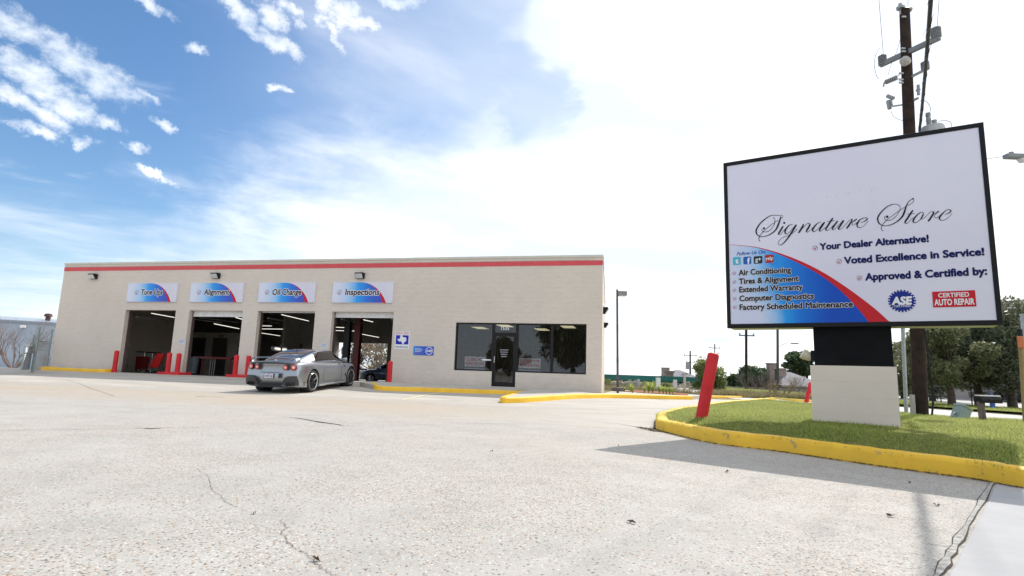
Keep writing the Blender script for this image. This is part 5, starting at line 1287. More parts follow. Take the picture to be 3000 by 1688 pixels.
    # side door lines and handle
    def sx_(y, z):
        s_ = sect(y); zz = [p[1] for p in s_[3:13]]; xx = [p[0] for p in s_[3:13]]; return float(np.interp(z, zz, xx))
    for dy in C['doors']:
        for sg in (-1,1):
            mb = MB(); P = [(sg*(sx_(dy,z)+.001), dy-.02*math.sin((z-.3)*3), z) for z in np.linspace(.30, float(fzs(dy))-.03, 9)]
            mb.tube(P, .0045, 4); mb.build('door_gap', K['trim'], root)
    for sg in (-1,1):
        mb = MB(); y = C['handle']; z = float(fzs(y))-.13; mb.tube([(sg*(sx_(y-.1,z)+.006),y-.1,z),(sg*(sx_(y+.1,z)+.006),y+.1,z)], .012, 6); mb.build('door_handle', paint, root)
        mb = MB(); mb.tube([(sg*(sx_(yy,.20)+.0), yy, .20) for yy in np.linspace(C['axles'][0]+C['arch']+.02, C['axles'][1]-C['arch']-.02, 10)], .03, 5); mb.build('sill', C.get('sill', K['trim']), root)
    def rear(x, z):
        return float(defo(abs(x)*1.0, y0, z))+.03*0
    return root, rear, sx_, fzs, defo
K['silver'] = carpaint('gunmetal_silver_paint', (.31,.335,.37), .80, .28)
SC = dict(w=([-.95,-.8,-.55,-.25,0,.35,.8,1.4,2.0,2.45,2.8,3.15,3.45,3.70],[.865,.905,.935,.948,.952,.945,.925,.915,.925,.945,.948,.93,.87,.70]),
  zs=([-.95,-.7,-.3,0,.5,1.2,2.0,2.5,2.8,3.2,3.5,3.7],[.945,.965,.965,.96,.935,.90,.885,.885,.875,.82,.74,.62]),
  zd=([-.95,-.7,-.4,0,1,2.0,2.45,2.9,3.3,3.55,3.7],[1.00,1.015,1.02,1.02,.98,.95,.94,.88,.80,.72,.62]),
  zb=([-.95,-.8,-.4,0,2.8,3.3,3.7],[.24,.20,.16,.14,.14,.13,.16]),
  zt=([-.58,-.45,-.25,0,.35,.7,1.0,1.3,1.6,1.85,2.1,2.35,2.55],[.985,1.035,1.085,1.16,1.255,1.325,1.36,1.372,1.36,1.29,1.18,1.05,.93]),
  wb=([-.58,-.3,0,.4,.9,1.5,2.0,2.3,2.55],[.60,.70,.765,.815,.835,.835,.82,.80,.70]), wt=([-.58,-.2,.2,.7,1.4,1.9,2.3,2.55],[.45,.53,.575,.60,.60,.62,.64,.60]), belt=.90,
  glass=dict(s=(.33,2.32), b=.82, r=(-.46,.70), f=(1.76,2.48), slant=.12, aslant=.62), axles=(0,2.78), arch=.392, r=.355, rim=.275, tw=.27, track=.805, mir=(.98,2.08,1.0), doors=(.72,2.02), handle=.95, sill=K['silver'], tail=.17, nose=.42, mirm=K['silver'])
car, rear, sx_, fzs, defo = make_car('silver two door sports coupe with four round tail lamps and a rear wing', 'sports_coupe', K['silver'], SC)
def rpoly(name, pts, m_, e=.006, thick=.0, par=None, nx=10):
    """patch on the curved tail: pts in (x, z), both edges sampled along x"""
    mb = MB(); xs_ = sorted(set(p[0] for p in pts)); lo = sorted([p for p in pts if p[2] == 0]); hi = sorted([p for p in pts if p[2] == 1])
    X_ = np.linspace(lo[0][0], lo[-1][0], nx+1); V = []; ns = 4
    for x in X_:
        zl = np.interp(x, [p[0] for p in lo], [p[1] for p in lo]); zh = np.interp(x, [p[0] for p in hi], [p[1] for p in hi])
        for k in range(ns+1):
            z = zl+(zh-zl)*k/ns; V.append((x, rear(x, z)-e+.012, z))
    mb.add(V, [(i*(ns+1)+k, i*(ns+1)+k+1, (i+1)*(ns+1)+k+1, (i+1)*(ns+1)+k) for i in range(nx) for k in range(ns)])
    return mb.build(name, m_, par or car, smooth=True)
YT = -.95
def on_tail(x, z, e=.0): return (x, rear(x,z)-e, z)
for sg in (-1,1):
    for x, z, r_ in ((.715,.825,.098),(.475,.815,.082)):
        nrm = Vector((sg*x*.5*.0+sg*(.32 if x > .6 else .12), -1, .02)).normalized(); rot = nrm.to_track_quat('Z','Y').to_matrix(); loc = Vector(on_tail(sg*x, z, -.012))
        mb = MB(); mb.lathe([(0,.0),(r_,0.),(r_,.018),(r_*.93,.026),(r_*.88,.020)], 28, rot=rot, loc=loc, cap=False); lamp = mb.build('tail_lamp', K['pod'], car, smooth=30)
        mb = MB(); mb.lathe([(r_*.90,.016),(r_*.75,.030),(r_*.45,.026)], 28, rot=rot, loc=loc, cap=False); mb.build('lens', K['lampred'], lamp, smooth=True)
        mb = MB(); mb.lathe([(r_*.45,.026),(r_*.25,.030),(0,.031)], 20, rot=rot, loc=loc, cap=False); mb.build('lamp_centre', K['lampw'], lamp, smooth=True)
    s = sg
    def mir_(P): return [(s*x, z, f) for x, z, f in P]
    rpoly('rear_pod', sorted(mir_([(.40,.30,0),(.55,.25,0),(.90,.26,0),(.40,.34,1),(.50,.50,1),(.60,.555,1),(.88,.565,1),(.90,.40,1)])), K['pod'], .020)
    for x in (.60,.73):
        mb = MB(); mb.lathe([(.030,-.05),(.052,-.05),(.055,.03),(.045,.032),(.040,-.04),(0,-.04)], 20, rot=Vector((0,-1,0)).to_track_quat('Z','Y').to_matrix(), loc=on_tail(s*x,.31,.02), cap=False); mb.build('exhaust_tip', K['rim_dark'], car, smooth=30)
    mb = MB(); mb.obox((s*(sx_(-.52,.36)+.004)*.985, -.50, .34), (.01,.07,.018)); mb.obox((s*(sx_(-.52,.36)+.004)*.985, -.50, .27), (.01,.07,.014)); mb.build('side_slot', K['trim'], car)
    mb = MB(); mb.tube([(s*(sx_(-.45,.66)+.003),-.45,.64),(s*(sx_(-.45,.82)+.003),-.45,.84)], .008, 5); mb.build('side_marker', K['lampred'], car)
    mb = MB(); mb.add([(s*(sx_(2.28,.50)+.006),2.30,.42),(s*(sx_(2.18,.78)+.006),2.20,.80),(s*(sx_(2.22,.78)+.006),2.27,.80),(s*(sx_(2.32,.50)+.006),2.37,.42)], [(0,1,2,3)]); mb.build('fender_vent', K['trim'], car)
rpoly('diffuser', [(-.40,.20,0),(.40,.20,0),(-.50,.30,1),(.50,.30,1)], K['trim'], .018)
rpoly('bumper_slot', [(-.42,.30,0),(.42,.30,0),(-.42,.325,1),(.42,.325,1)], K['trim'], .024)
# plate recess, plate
rpoly('plate_recess', [(-.30,.46,0),(.30,.46,0),(-.30,.655,1),(.30,.655,1)], K['silver'], .016)
rpoly('recess_shadow_line', [(-.33,.655,0),(.33,.655,0),(-.33,.668,1),(.33,.668,1)], K['trim'], .024)
yp = rear(0,.55)
mb = MB(); mb.box(-.165,.165,yp-.030,yp-.020,.475,.635); pf = mb.build('plate_frame', K['trim'], car, bevel=.004)
mb = MB(); mb.box(-.148,.148,yp-.034,yp-.030,.487,.625); pl_ = mb.build('licence_plate', simple('plate_white', (.62,.64,.70), .4), car)
mb = MB(); put_text(mb, lambda x,y: (x,yp-.0355,y), 'WCX 1J0', -.13, .13, .515, .065, .02); mb.build('plate_lettering', K['tnavy'], pf, recalc=False); mb = MB(); put_text(mb, lambda x,y: (x,yp-.0355,y), 'TEXAS', -.05, .05, .593, .022, .0); mb.build('plate_lettering', K['tnavy'], pf, recalc=False)
mb = MB(); P = [on_tail(x,.862,.004) for x in np.linspace(-.36,.36,9)]; P = [(a,b,c-.0) for a,b,c in P]; mb.tube(P, .004, 4); mb.build('trunk_gap', K['trim'], car)
mb = MB(); P = [on_tail(x,.985-.03,-.01) for x in np.linspace(-.80,.80,15)]; mb.tube(P, .005, 4); mb.build('trunk_gap', K['trim'], car)
# wing
mb = MB(); path = smooth_line([(-.80,-.70,.965),(-.785,-.755,1.02),(-.74,-.80,1.075),(-.62,-.83,1.10),(-.3,-.85,1.115),(0,-.855,1.12),(.3,-.85,1.115),(.62,-.83,1.10),(.74,-.80,1.075),(.785,-.755,1.02),(.80,-.70,.965)], 4)
V = []; 
for i, p in enumerate(path):
    t = (path[min(i+1,len(path)-1)]-path[max(i-1,0)]).normalized(); yv = Vector((0,1,0)); nv = t.cross(yv).normalized(); yv2 = nv.cross(t)
    for k in range(10):
        a = 6.2832*k/10; V.append(p+yv2*(.10*math.cos(a)+.07)+nv*(.017*math.sin(a)))
n = 10; mb.add(V, [(i*n+k, i*n+(k+1)%n, (i+1)*n+(k+1)%n, (i+1)*n+k) for i in range(len(path)-1) for k in range(n)]); mb.build('rear_wing', K['silver'], car, smooth=50)
mb = MB(); mb.obox((0,-.72,1.06), (.012,.05,.05)); mb.build('wing_strut', K['silver'], car)
mb = MB(); mb.obox((.0,-.25,1.19),(.0,.0,.0)); 
mb = MB(); mb.tube([(0,.55,1.315),(0,.50,1.36)], .012, 6); mb.build('antenna_fin', K['trim'], car)
CQ = (-7.25776, 18.55267, -.94717); CY, CP, CRo = -.158691, .0629, .0102
car.rotation_euler = (CP, -CRo, CY)
# keep the tyres on the pavement
cx_, cy_ = CQ[0], CQ[1]; gz = [float(G(cx_-math.sin(CY)*d+math.cos(CY)*s_, cy_+math.cos(CY)*d+math.sin(CY)*s_)) for d in (0,2.78) for s_ in (-.8,.8)]
car.location = (cx_, cy_, (gz[0]+gz[1])/2); car.rotation_euler = (math.atan2((gz[2]+gz[3])/2-(gz[0]+gz[1])/2, 2.78), -math.atan2(gz[1]-gz[0],1.6), CY)
# two cars parked behind the shop
SD = dict(w=([-1.0,-.8,-.5,0,.5,1.3,2.0,2.65,3.1,3.4,3.55],[.80,.85,.87,.88,.88,.88,.88,.88,.86,.80,.65]), zs=([-1.0,-.7,0,1,2,2.6,3.1,3.55],[.93,.96,.95,.93,.92,.88,.80,.62]),
  zd=([-1.0,-.7,-.3,0,1,2.1,2.6,3.1,3.4,3.55],[.98,1.02,1.03,1.02,1.0,.98,.94,.86,.76,.62]), zb=([-1.0,-.5,0,2.65,3.55],[.26,.2,.18,.18,.2]),
  zt=([-.62,-.3,0,.35,.8,1.2,1.6,1.95,2.3,2.45],[.98,1.14,1.28,1.38,1.43,1.44,1.40,1.25,1.04,.95]), wb=([-.62,0,.8,1.6,2.45],[.66,.76,.79,.79,.68]), wt=([-.62,0,.8,1.6,2.45],[.5,.56,.58,.58,.56]), belt=.92,
  glass=dict(s=(.02,2.2), b=.95, r=(-.5,.3), f=(1.65,2.4), slant=.25, aslant=.6), axles=(0,2.65), arch=.355, r=.315, rim=.20, tw=.2, track=.77, mir=(.92,1.98,.99), doors=(.0,.95,2.0), handle=.2, tail=.14, nose=.3, spokes=7, rimm=K['lip'])
sed, *_ = make_car('dark blue sedan parked behind the shop, seen through the rear opening', 'parked_car', K['bluepaint'], SD)
pr = ray(1070,1114)*40.5; zg = float(G(pr.x,pr.y))
sed.location = (pr.x+3.0, 41.3, -1.06); sed.rotation_euler = (0,0,R(92))
sil, *_ = make_car('silver hatchback parked behind the shop, half hidden by the dark sedan', 'parked_car', carpaint('pale_silver_paint', (.42,.43,.45)), SD)
pr = ray(1052,1112)*46; sil.location = (pr.x-1.8, 46.5, -1.15); sil.rotation_euler = (0,0,R(-85))
# ------------------------------------------------------------------ utility pole by the road
PY = 12.9; pb = atY(2697,1222,PY); pt = atY(2650,30,PY); PX = (pb.x+pt.x)/2
pz0 = float(lawn_z(np.array([pb.x]), np.array([PY]))[0])
pole = thing('utility_pole', 'tall dark wooden utility pole behind the big sign', 'utility pole', (pb.x,PY,pz0))
H = pt.z-pz0; lx = pt.x-pb.x
mb = MB(); mb.tube([(0,0,-.4),(lx*.3,0,H*.3),(lx*.7,0,H*.7),(lx,0,H)], [.148,.142,.125,.112], 20); mb.build('post', K['wood'], pole, smooth=60)
mb = MB(); mb.tube([(-.20,-.05,-.2),(-.195,-.05,.45)], .055, 8); mb.build('conduit', simple('pale_conduit', (.40,.38,.35), .7), pole, smooth=60)
def pq(u, v, Y=PY): p = atY(u,v,Y); return (p.x-pb.x, p.y-PY, p.z-pz0)
def zq(u, v, x0=2500, y0=0, s=3.45): return x0+u/s, y0+v/s
mb = MB(); mb.tube([pq(*zq(480,150)), pq(*zq(480,75))], .03, 6); mb.lathe([(0,0),(.09,.01),(.10,.06),(.05,.09),(.04,.16),(0,.17)], 14, loc=pq(*zq(478,95)), cap=False); mb.lathe([(0,0),(.10,.01),(.12,.05),(.06,.10),(0,.11)], 14, loc=pq(*zq(545,120)), cap=False)
mb.build('top_insulator', K['steel'], pole, smooth=40)
# crossarm: right end nearer
def along(u, v, base, dirv):                      # point whose ray meets the vertical plane through base along dirv
    n_ = Vector((-dirv.y, dirv.x, 0)); return onplane(u, v, base, n_)
AD = Vector((.465,-.885,0)); pc = Vector((pb.x+lx*.8, PY, 0))
def aq(u, v, D=AD, s=3.45, x0=2500, y0=0): p = along(x0+u/s, y0+v/s, pc, D); return (p.x-pb.x, p.y-PY, p.z-pz0)
aL, aR = Vector(aq(270,660)), Vector(aq(875,378))
ins_tops = []
mb = MB(); d = (aR-aL); L_ = d.length; rot = d.normalized().to_track_quat('X','Z').to_matrix(); mb.obox((aL+aR)/2-Vector((.0,0,0)), (L_/2,.05,.06), rot); mb.build('crossarm', simple('crossarm_grey', (.20,.21,.23), .7), pole, bevel=.008)
def insul(p, h, r, name='insulator', tilt=None):
    prof = [(0,0)]; n_ = 7
    for k in range(n_): prof += [(r,h*(k+.15)/n_),(r,h*(k+.45)/n_),(r*.62,h*(k+.6)/n_),(r*.62,h*(k+.95)/n_)]
    prof += [(r*.3,h),(r*.25,h*1.12),(0,h*1.12)]
    mb = MB(); mb.lathe(prof, 14, loc=p, rot=tilt, cap=False); mb.build(name, simple('grey_porcelain', (.28,.29,.31), .35), pole, smooth=40)
insul(Vector(aq(297,655)), (Vector(aq(297,560))-Vector(aq(297,655))).length, .10); insul(Vector(aq(838,378)), (Vector(aq(838,280))-Vector(aq(838,378))).length, .11)
b2 = Vector(aq(728,705)); mb = MB(); mb.tube([Vector(aq(580,780)), b2], .035, 6); mb.build('bracket', K['steel'], pole)
insul(b2, (Vector(aq(728,625))-b2).length, .09)
mb = MB(); mb.tube([Vector(aq(485,735)),Vector(aq(440,775))], .012, 5); mb.tube([Vector(aq(485,795)),Vector(aq(440,795))], .012, 5); mb.tube([Vector(aq(310,838)),Vector(aq(305,880))], .02, 6); mb.build('strain_link', K['steel'], pole)
pA, pB_ = Vector(aq(440,785)), Vector(aq(320,835)); insul(pA, (pB_-pA).length, .065, 'strain_insulator', (pB_-pA).normalized().to_track_quat('Z','Y').to_matrix())
mb = MB(); mb.tube([Vector(aq(500,1060)),Vector(aq(400,1075)),Vector(aq(385,1040)),Vector(aq(385,985))], .022, 6); mb.build('bracket', K['steel'], pole)
mb = MB(); mb.tube([Vector(aq(345,970)),Vector(aq(405,995))], .05, 8); mb.tube([Vector(aq(352,1020)),Vector(aq(368,1100))], .05, 8); mb.tube([Vector(aq(385,1000)),Vector(aq(372,1050))], .025, 6); mb.build('fuse_cutout', simple('grey_porcelain', (.28,.29,.31), .35), pole, smooth=50)
mb = MB(); mb.tube([Vector(aq(575,1030)),Vector(aq(660,990))], .03, 6); mb.build('bracket', K['steel'], pole)
mb = MB(); mb.tube([Vector(aq(655,860)),Vector(aq(660,960))], .035, 8); mb.tube([Vector(aq(650,905)),Vector(aq(660,915))], .05, 8); mb.build('surge_arrester', simple('grey_porcelain', (.28,.29,.31), .35), pole, smooth=50)
mb = MB(); c_ = Vector(pq(*zq(513,628), PY-.14)); mb.lathe([(0,0),(.12,0),(.12,.08),(.06,.14),(0,.14)], 18, rot=Matrix.Rotation(R(90),3,'X'), loc=c_, cap=False); mb.build('pole_cap_insulator', simple('pale_porcelain', (.42,.40,.38), .4), pole, smooth=40)
mb = MB(); 
for (u,v) in ((512,170),(505,490),(508,520),(485,740),(484,805),(484,835)): c_ = Vector(pq(*zq(u,v), PY-.13)); mb.box(c_.x-.05,c_.x+.05,c_.y-.012,c_.y+.02,c_.z-.02,c_.z+.02)
mb.build('bolt_plate', K['steel'], pole)
# transformer behind the sign top
tr_ = Vector(pq(*zq(760,1310)))+Vector((.1,.0,-.75)); mb = MB(); mb.lathe([(0,0),(.24,0),(.25,.04),(.25,.75),(.23,.82),(0,.86)], 24, loc=tr_, cap=False); mb.build('transformer', simple('transformer_grey', (.40,.41,.42), .45), pole, smooth=40)
mb = MB()
for dx_, hh_ in ((-.08,.34),(.06,.16)): mb.lathe([(0,0),(.05,0),(.045,.05),(.06,.07),(.045,.1),(.06,.13),(.045,hh_*.7),(.06,hh_*.8),(.05,hh_),(0,hh_)], 12, loc=tr_+Vector((dx_,0,.84)), cap=False)
mb.build('bushing', simple('grey_porcelain', (.28,.29,.31), .35), pole, smooth=40)
mb = MB(); mb.tube([tr_+Vector((-.2,0,.4)), (tr_.x-.6,0,tr_.z+.4)], .04, 6); mb.build('bracket', K['steel'], pole)
mb = MB(); 
def loop(pts, r=.006): m_ = MB(); m_.tube(smooth_line([Vector(aq(a,b)) for a, b in pts], 5), r, 4); m_.build('jumper_wire', K['black'], pole)
loop([(270,480),(225,560),(212,660),(232,760),(255,800)]); loop([(380,1120),(400,1170),(440,1200),(500,1220)]); loop([(690,1010),(740,1030),(775,1080),(775,1130),(735,1190)])
loop([(860,1240),(880,1222),(940,1220),(985,1240),(990,1280)]); loop([(480,370),(440,520),(400,600),(350,760)], .005); loop([(820,130),(760,260),(700,360)], .005); loop([(795,430),(760,540),(738,620)], .005)
mb = MB(); mb.tube(smooth_line([Vector(pq(2706,960,PY-.3)),Vector(pq(2716,1010,PY-.3)),Vector(pq(2723,1080,PY-.3)),Vector(pq(2734,1150,PY-.3)),Vector(pq(2730,1222,PY-.3))], 5), .022, 6); mb.build('riser_cable', K['black'], pole)
# wires running over the camera along the line direction
LD = Vector((-.58,-.815,0))
def wire(u0,v0,base,u1,v1,r,lb,ext=26,sag=.4, grp='overhead wires'):
    a = along(u0,v0,base,AD); b = onplane(u1,v1,a,Vector((-LD.y,LD.x,0)))
    dirv = (b-a); e = a+dirv.normalized()*ext; e.z = b.z+(a.z-b.z)*.15+.2
    o = thing('overhead_wire', lb, 'wire', a, 0, grp)
    pts = []
    for k in range(25):
        t = k/24; p = a.lerp(e, t); pts.append(p-a-Vector((0,0,sag*4*t*(1-t))))
    mb = MB(); mb.tube(pts, r, 6); mb.build('strand', K['black'], o); return o
for (u0,v0,u1,v1,lb) in [(303,550,263,0,'thin wire rising from the left insulator of the crossarm'),(553,90,553,0,'thin wire rising from the top of the utility pole'),(735,620,775,0,'thin wire rising from the lower bracket insulator'),(848,270,850,0,'thin wire rising from the right insulator of the crossarm')]:
    a = zq(u0,v0); b = zq(u1,v1-.01); wire(a[0],a[1],pc,b[0],b[1],.005,lb,26,.0)
ca_ = atY(2693.6,384,PY-.25); n_ = Vector((-LD.y,LD.x,0)); cb_ = onplane(2697.5,120,ca_,n_); cc_ = onplane(2699.5,2,ca_,n_)
# hold the bundle at a gently sagging height and let its plane carry it over the camera
o = thing('cable_bundle', 'thick black cable bundle passing close beside the utility pole', 'cable', ca_)
pts = []; 
for k in range(30):
    t = k/29; p = ca_+LD*(26*t); z = ca_.z-1.15*4*t*(1-t)*.9-.2*t; pts.append(Vector((p.x,p.y,z))-ca_)
mb = MB(); mb.tube(pts, .028, 8); mb.build('strand', K['black'], o)
mb = MB(); tw = [p+Vector((.03*math.cos(i*1.3),.0,.03*math.sin(i*1.3)+.0)) for i, p in enumerate(smooth_line(pts, 4))]; mb.tube(tw, .012, 5); mb.build('lashing', K['black'], o)

# mailbox, pedestal, hydrant, marker post, road sign posts
def lz(x, y): return float(lawn_z(np.array([x]), np.array([y]))[0])
p = ray(2882,1238)*11.2; z_ = lz(p.x, 11.2); sc_ = abs(z_/p.z)
p = ray(2882,1238); p = p*(z_/p.z)
o = thing('mailbox', 'black mailbox with a pale lid on a grey wooden post', 'mailbox', (p.x,p.y,z_))
tp = ray(2872,1180)*p.y-Vector((p.x,p.y,z_)); w_ = (ray(2924,1170)-ray(2865,1170)).x*p.y; hb = (ray(2890,1162)-ray(2890,1181)).z*p.y
mb = MB(); mb.tube([(0,0,-.2),(tp.x,0,tp.z+.02)], .07, 4); mb.build('post', simple('grey_wood_post', (.16,.13,.12), .85, 0, .3, 12, .4), o)
cx2 = (ray(2894,1170)*p.y).x-p.x
pr_ = [(-.09,0),(.09,0),(.09,hb*.55)]+[(.09*math.cos(R(a)), hb*.55+hb*.45*math.sin(R(a))) for a in (30,60,90,120,150)]+[(-.09,hb*.55)]; mb = MB(); mb.prism(pr_, lambda y,z: (cx2-w_/2,y,tp.z+z), lambda y,z: (cx2+w_/2,y,tp.z+z)); mb.build('box', K['black'], o)
mb = MB(); mb.box(cx2-w_/2-.01,cx2+w_/2+.01,-.05,.05,tp.z+hb+.002,tp.z+hb+.022); mb.build('lid_edge', K['white'], o)
p = ray(2812,1237); z_ = -.66; p = p*(z_/p.z)
o = thing('utility_pedestal', 'grey green utility pedestal tilting on the lawn', 'utility box', (p.x,p.y,lz(p.x,p.y))); o.rotation_euler = (0,R(27),R(10))
mb = MB(); mb.box(-.105,.105,-.10,.10,-.12,.24); mb.box(-.115,.115,-.11,.11,.21,.25); mb.build('box', simple('pedestal_green', (.25,.32,.30), .6), o, bevel=.008)
mb = MB(); mb.tube([(-.2,-.02,-.1),(-.17,-.02,.02),(-.12,0,.05)], .02, 5); mb.build('stub', simple('pedestal_green', (.25,.32,.30), .6), o)
def ground_pt(u, v): p = W(u, v); return p
p = ray(2908,1190)*23.5; hz = max(float(G(p.x,p.y)),-.95)+.10
o = thing('fire_hydrant', 'small blue fire hydrant on the verge beyond the mailbox', 'fire hydrant', (p.x,p.y,hz))
bl = simple('hydrant_blue', (.03,.13,.42), .45)
mb = MB(); mb.lathe([(0,0),(.14,0),(.14,.04),(.09,.05),(.09,.40),(.12,.41),(.12,.44),(.09,.50),(.04,.56),(.03,.60),(0,.60)], 18, cap=False); mb.build('barrel', bl, o, smooth=40)
for s in (-1,1): mb = MB(); mb.tube([(0,0,.32),(.15*s,0,.32)], .045, 10); mb.build('outlet', bl, o, smooth=50)
# orange marker on a leaning post at the right edge, grey post, cobra street light
PYr = 9.6
a_, b_ = atY(3004,1262,PYr), atY(2990,1010,PYr); zz = lz(min(a_.x,10.6), PYr)
o = thing('marker_post', 'weathered yellow brown post with a small orange plate at the right edge', 'post', (a_.x,PYr,a_.z))
mb = MB(); mb.tube([(0,0,-.2), b_-a_], .035, 6); mb.build('post', simple('weathered_yellow', (.30,.22,.10), .8), o)
c_ = atY(2982,1003,PYr)-a_; mb = MB(); mb.box(c_.x-.055,c_.x+.055,-.06,-.04,c_.z-.10,c_.z+.10); mb.build('plate', simple('orange_plate', (.50,.14,.05), .6), o, bevel=.01)
c_ = atY(2985,975,PYr)-a_; mb = MB(); mb.box(c_.x-.02,c_.x+.02,-.05,.0,c_.z-.06,c_.z+.06); mb.build('cap', K['black'], o)
a_, b_ = atY(3012,1215,15.), atY(2999,925,15.)
o = thing('grey_post', 'plain grey steel post cut by the right edge', 'post', (a_.x,15.,a_.z))
mb = MB(); mb.tube([(0,0,-.3), b_-a_], .07, 10); mb.build('post', K['steel'], o)
mb = MB(); mb.tube([b_-a_, (b_-a_)+Vector((0,0,.05))], .085, 10); mb.build('cap', K['steel'], o)
o = thing('grey_post', 'slim galvanised post between the sign base and the utility pole', 'post', W(2655,1220,.1), 0)
t_ = atY(2645,960,o.location.y)-o.location; mb = MB(); mb.tube([(0,0,-.2), t_, t_*1.6], .045, 10); mb.build('post', K['steel'], o)
SY_ = 16.; a_ = atY(3060,470,SY_); hd = atY(2975,462,SY_)
o = thing('street_light', 'grey cobra head street light reaching in from the right edge', 'street light', (a_.x+1.2,SY_,-.7))
mb = MB(); zt_ = a_.z+.7; mb.tube([(0,0,0),(0,0,zt_-.4),(-.3,0,zt_-.1),(-1.2,0,zt_+.05),(hd.x-a_.x-1.2+.2,0,zt_+.08)], [.11,.08,.06,.045,.04], 10); mb.build('post', K['steel'], o, smooth=60)
mb = MB(); hx = hd.x-a_.x-1.2; mb.obox((hx+.05,0,zt_+.09),(.36,.11,.07)); mb.box(hx-.18,hx-.06,-.05,.05,zt_+.14,zt_+.24); mb.build('lamp_head', simple('lamp_grey', (.20,.22,.24), .5), o, bevel=.03)
mb = MB(); mb.lathe([(0,-.13),(.09,-.10),(.13,-.03),(.13,0),(0,0)], 18, loc=(hx+.2,0,zt_+.02), cap=False); mb.build('lens', simple('lamp_lens', (.62,.64,.66), .15), o, smooth=40)
o2 = thing('overhead_wire', 'short wire between the big sign and the street light head', 'wire', hd, 0)
e_ = atY(2650,500,19.)-hd; mb = MB(); mb.tube([(-.2,0,.05), e_], .008, 4); mb.build('strand', K['black'], o2)

# ------------------------------------------------------------------ vegetation
K['oak'] = leafmat('oak_leaf', [(.25,(.055,.07,.03)),(.5,(.11,.135,.055)),(.68,(.19,.20,.10)),(.85,(.30,.29,.18))], .35, .35)
K['oakdark'] = leafmat('dark_oak_leaf', [(.25,(.045,.06,.032)),(.5,(.095,.115,.062)),(.75,(.18,.19,.12))], .34, .35)
K['pine'] = leafmat('pine_leaf', [(.25,(.03,.055,.025)),(.5,(.06,.10,.045)),(.8,(.12,.17,.08))], .25)
K['bush'] = leafmat('bush_leaf', [(.25,(.07,.10,.03)),(.5,(.15,.19,.06)),(.8,(.27,.30,.12))], .4)
K['rust'] = leafmat('autumn_leaf', [(.25,(.14,.12,.085)),(.5,(.25,.205,.15)),(.8,(.38,.32,.25))], .4)
K['drybush'] = leafmat('dry_brush', [(.25,(.15,.145,.11)),(.5,(.28,.27,.22)),(.8,(.44,.42,.36))], .35)
K['twig'] = simple('grey_twig', (.19,.155,.14), .9, 0, .25, 5)
def leaves(centers, radii, n, size, seed, flat_=.6):
    r_ = np.random.default_rng(seed); C = np.array(centers, float); Rr = np.array(radii, float)
    wv = np.prod(Rr, 1)**.8; idx = r_.choice(len(C), n, p=wv/wv.sum())
    d = r_.normal(size=(n,3)); d /= np.linalg.norm(d, axis=1)[:,None]; rad = r_.uniform(.35,1.,n)**.5*(1+r_.normal(0,.10,n))
    P = C[idx]+d*Rr[idx]*rad[:,None]
    a = r_.normal(size=(n,3)); a /= np.linalg.norm(a,axis=1)[:,None]; b = np.cross(a, r_.normal(size=(n,3))); b /= np.linalg.norm(b,axis=1)[:,None]
    s = size*r_.uniform(.6,1.4,n)[:,None]
    V = np.stack([P-a*s, P+b*s*.45, P+a*s, P-b*s*.45], 1).reshape(-1,3); return V, np.arange(4*n).reshape(-1,4)
def tree(name, label, base, h, crown_r, n, leaf, size, seed, trunk=.16, split=.35, group=None, squash=.8, clumps=22, crown_lo=.3, twigs=0, cat='tree', spread=1.):
    rs = random.Random(seed); o = thing(name, label, cat, base, rs.uniform(0,6), group)
    mb = MB(); zc = h*split; mb.tube([(0,0,-.3),(rs.uniform(-.05,.05)*h*.2,0,zc*.5),(rs.uniform(-.1,.1)*h*.15,rs.uniform(-.1,.1),zc)], [trunk*1.25,trunk*.95,trunk*.8], 9)
    cs, rr = [], []
    for k in range(clumps):
        a = rs.uniform(0,6.283); q = rs.uniform(0,1)**.55; z = h*(crown_lo+(1-crown_lo)*rs.random()**.85)
        zf_ = (z/h-crown_lo)/(1-crown_lo); wr = crown_r*math.sqrt(max(.10,1-(2*zf_-.85)**2*.72)); cs.append((a_x:=math.cos(a)*q*wr*.85, math.sin(a)*q*wr*.85, z)); s_ = crown_r*rs.uniform(.20,.40)*spread; rr.append((s_,s_,s_*squash))
    for k in range(0, clumps, 2):
        c_ = Vector(cs[k]); m_ = Vector((c_.x*.45, c_.y*.45, zc+(c_.z-zc)*.45)); mb.tube([(0,0,zc*.92), m_, c_], [trunk*.5,trunk*.3,trunk*.1], 6)
        for q in range(twigs):
            mb.tube([m_.lerp(c_,.5), c_+Vector((rs.uniform(-1,1),rs.uniform(-1,1),rs.uniform(-.5,1)))*crown_r*.3], [trunk*.12,trunk*.03], 3)
    mb.build('trunk', K['bark'], o, smooth=60)
    V, Fc = leaves(cs, rr, n, size, seed); np_mesh('crown', V, Fc, leaf, o); return o
def gp(u, Y, dz=0): p = ray(u,1150)*Y; return Vector((p.x,Y,float(G(p.x,Y))+dz))
def far_pt(u, v, Y): p = atY(u,v,Y); return p
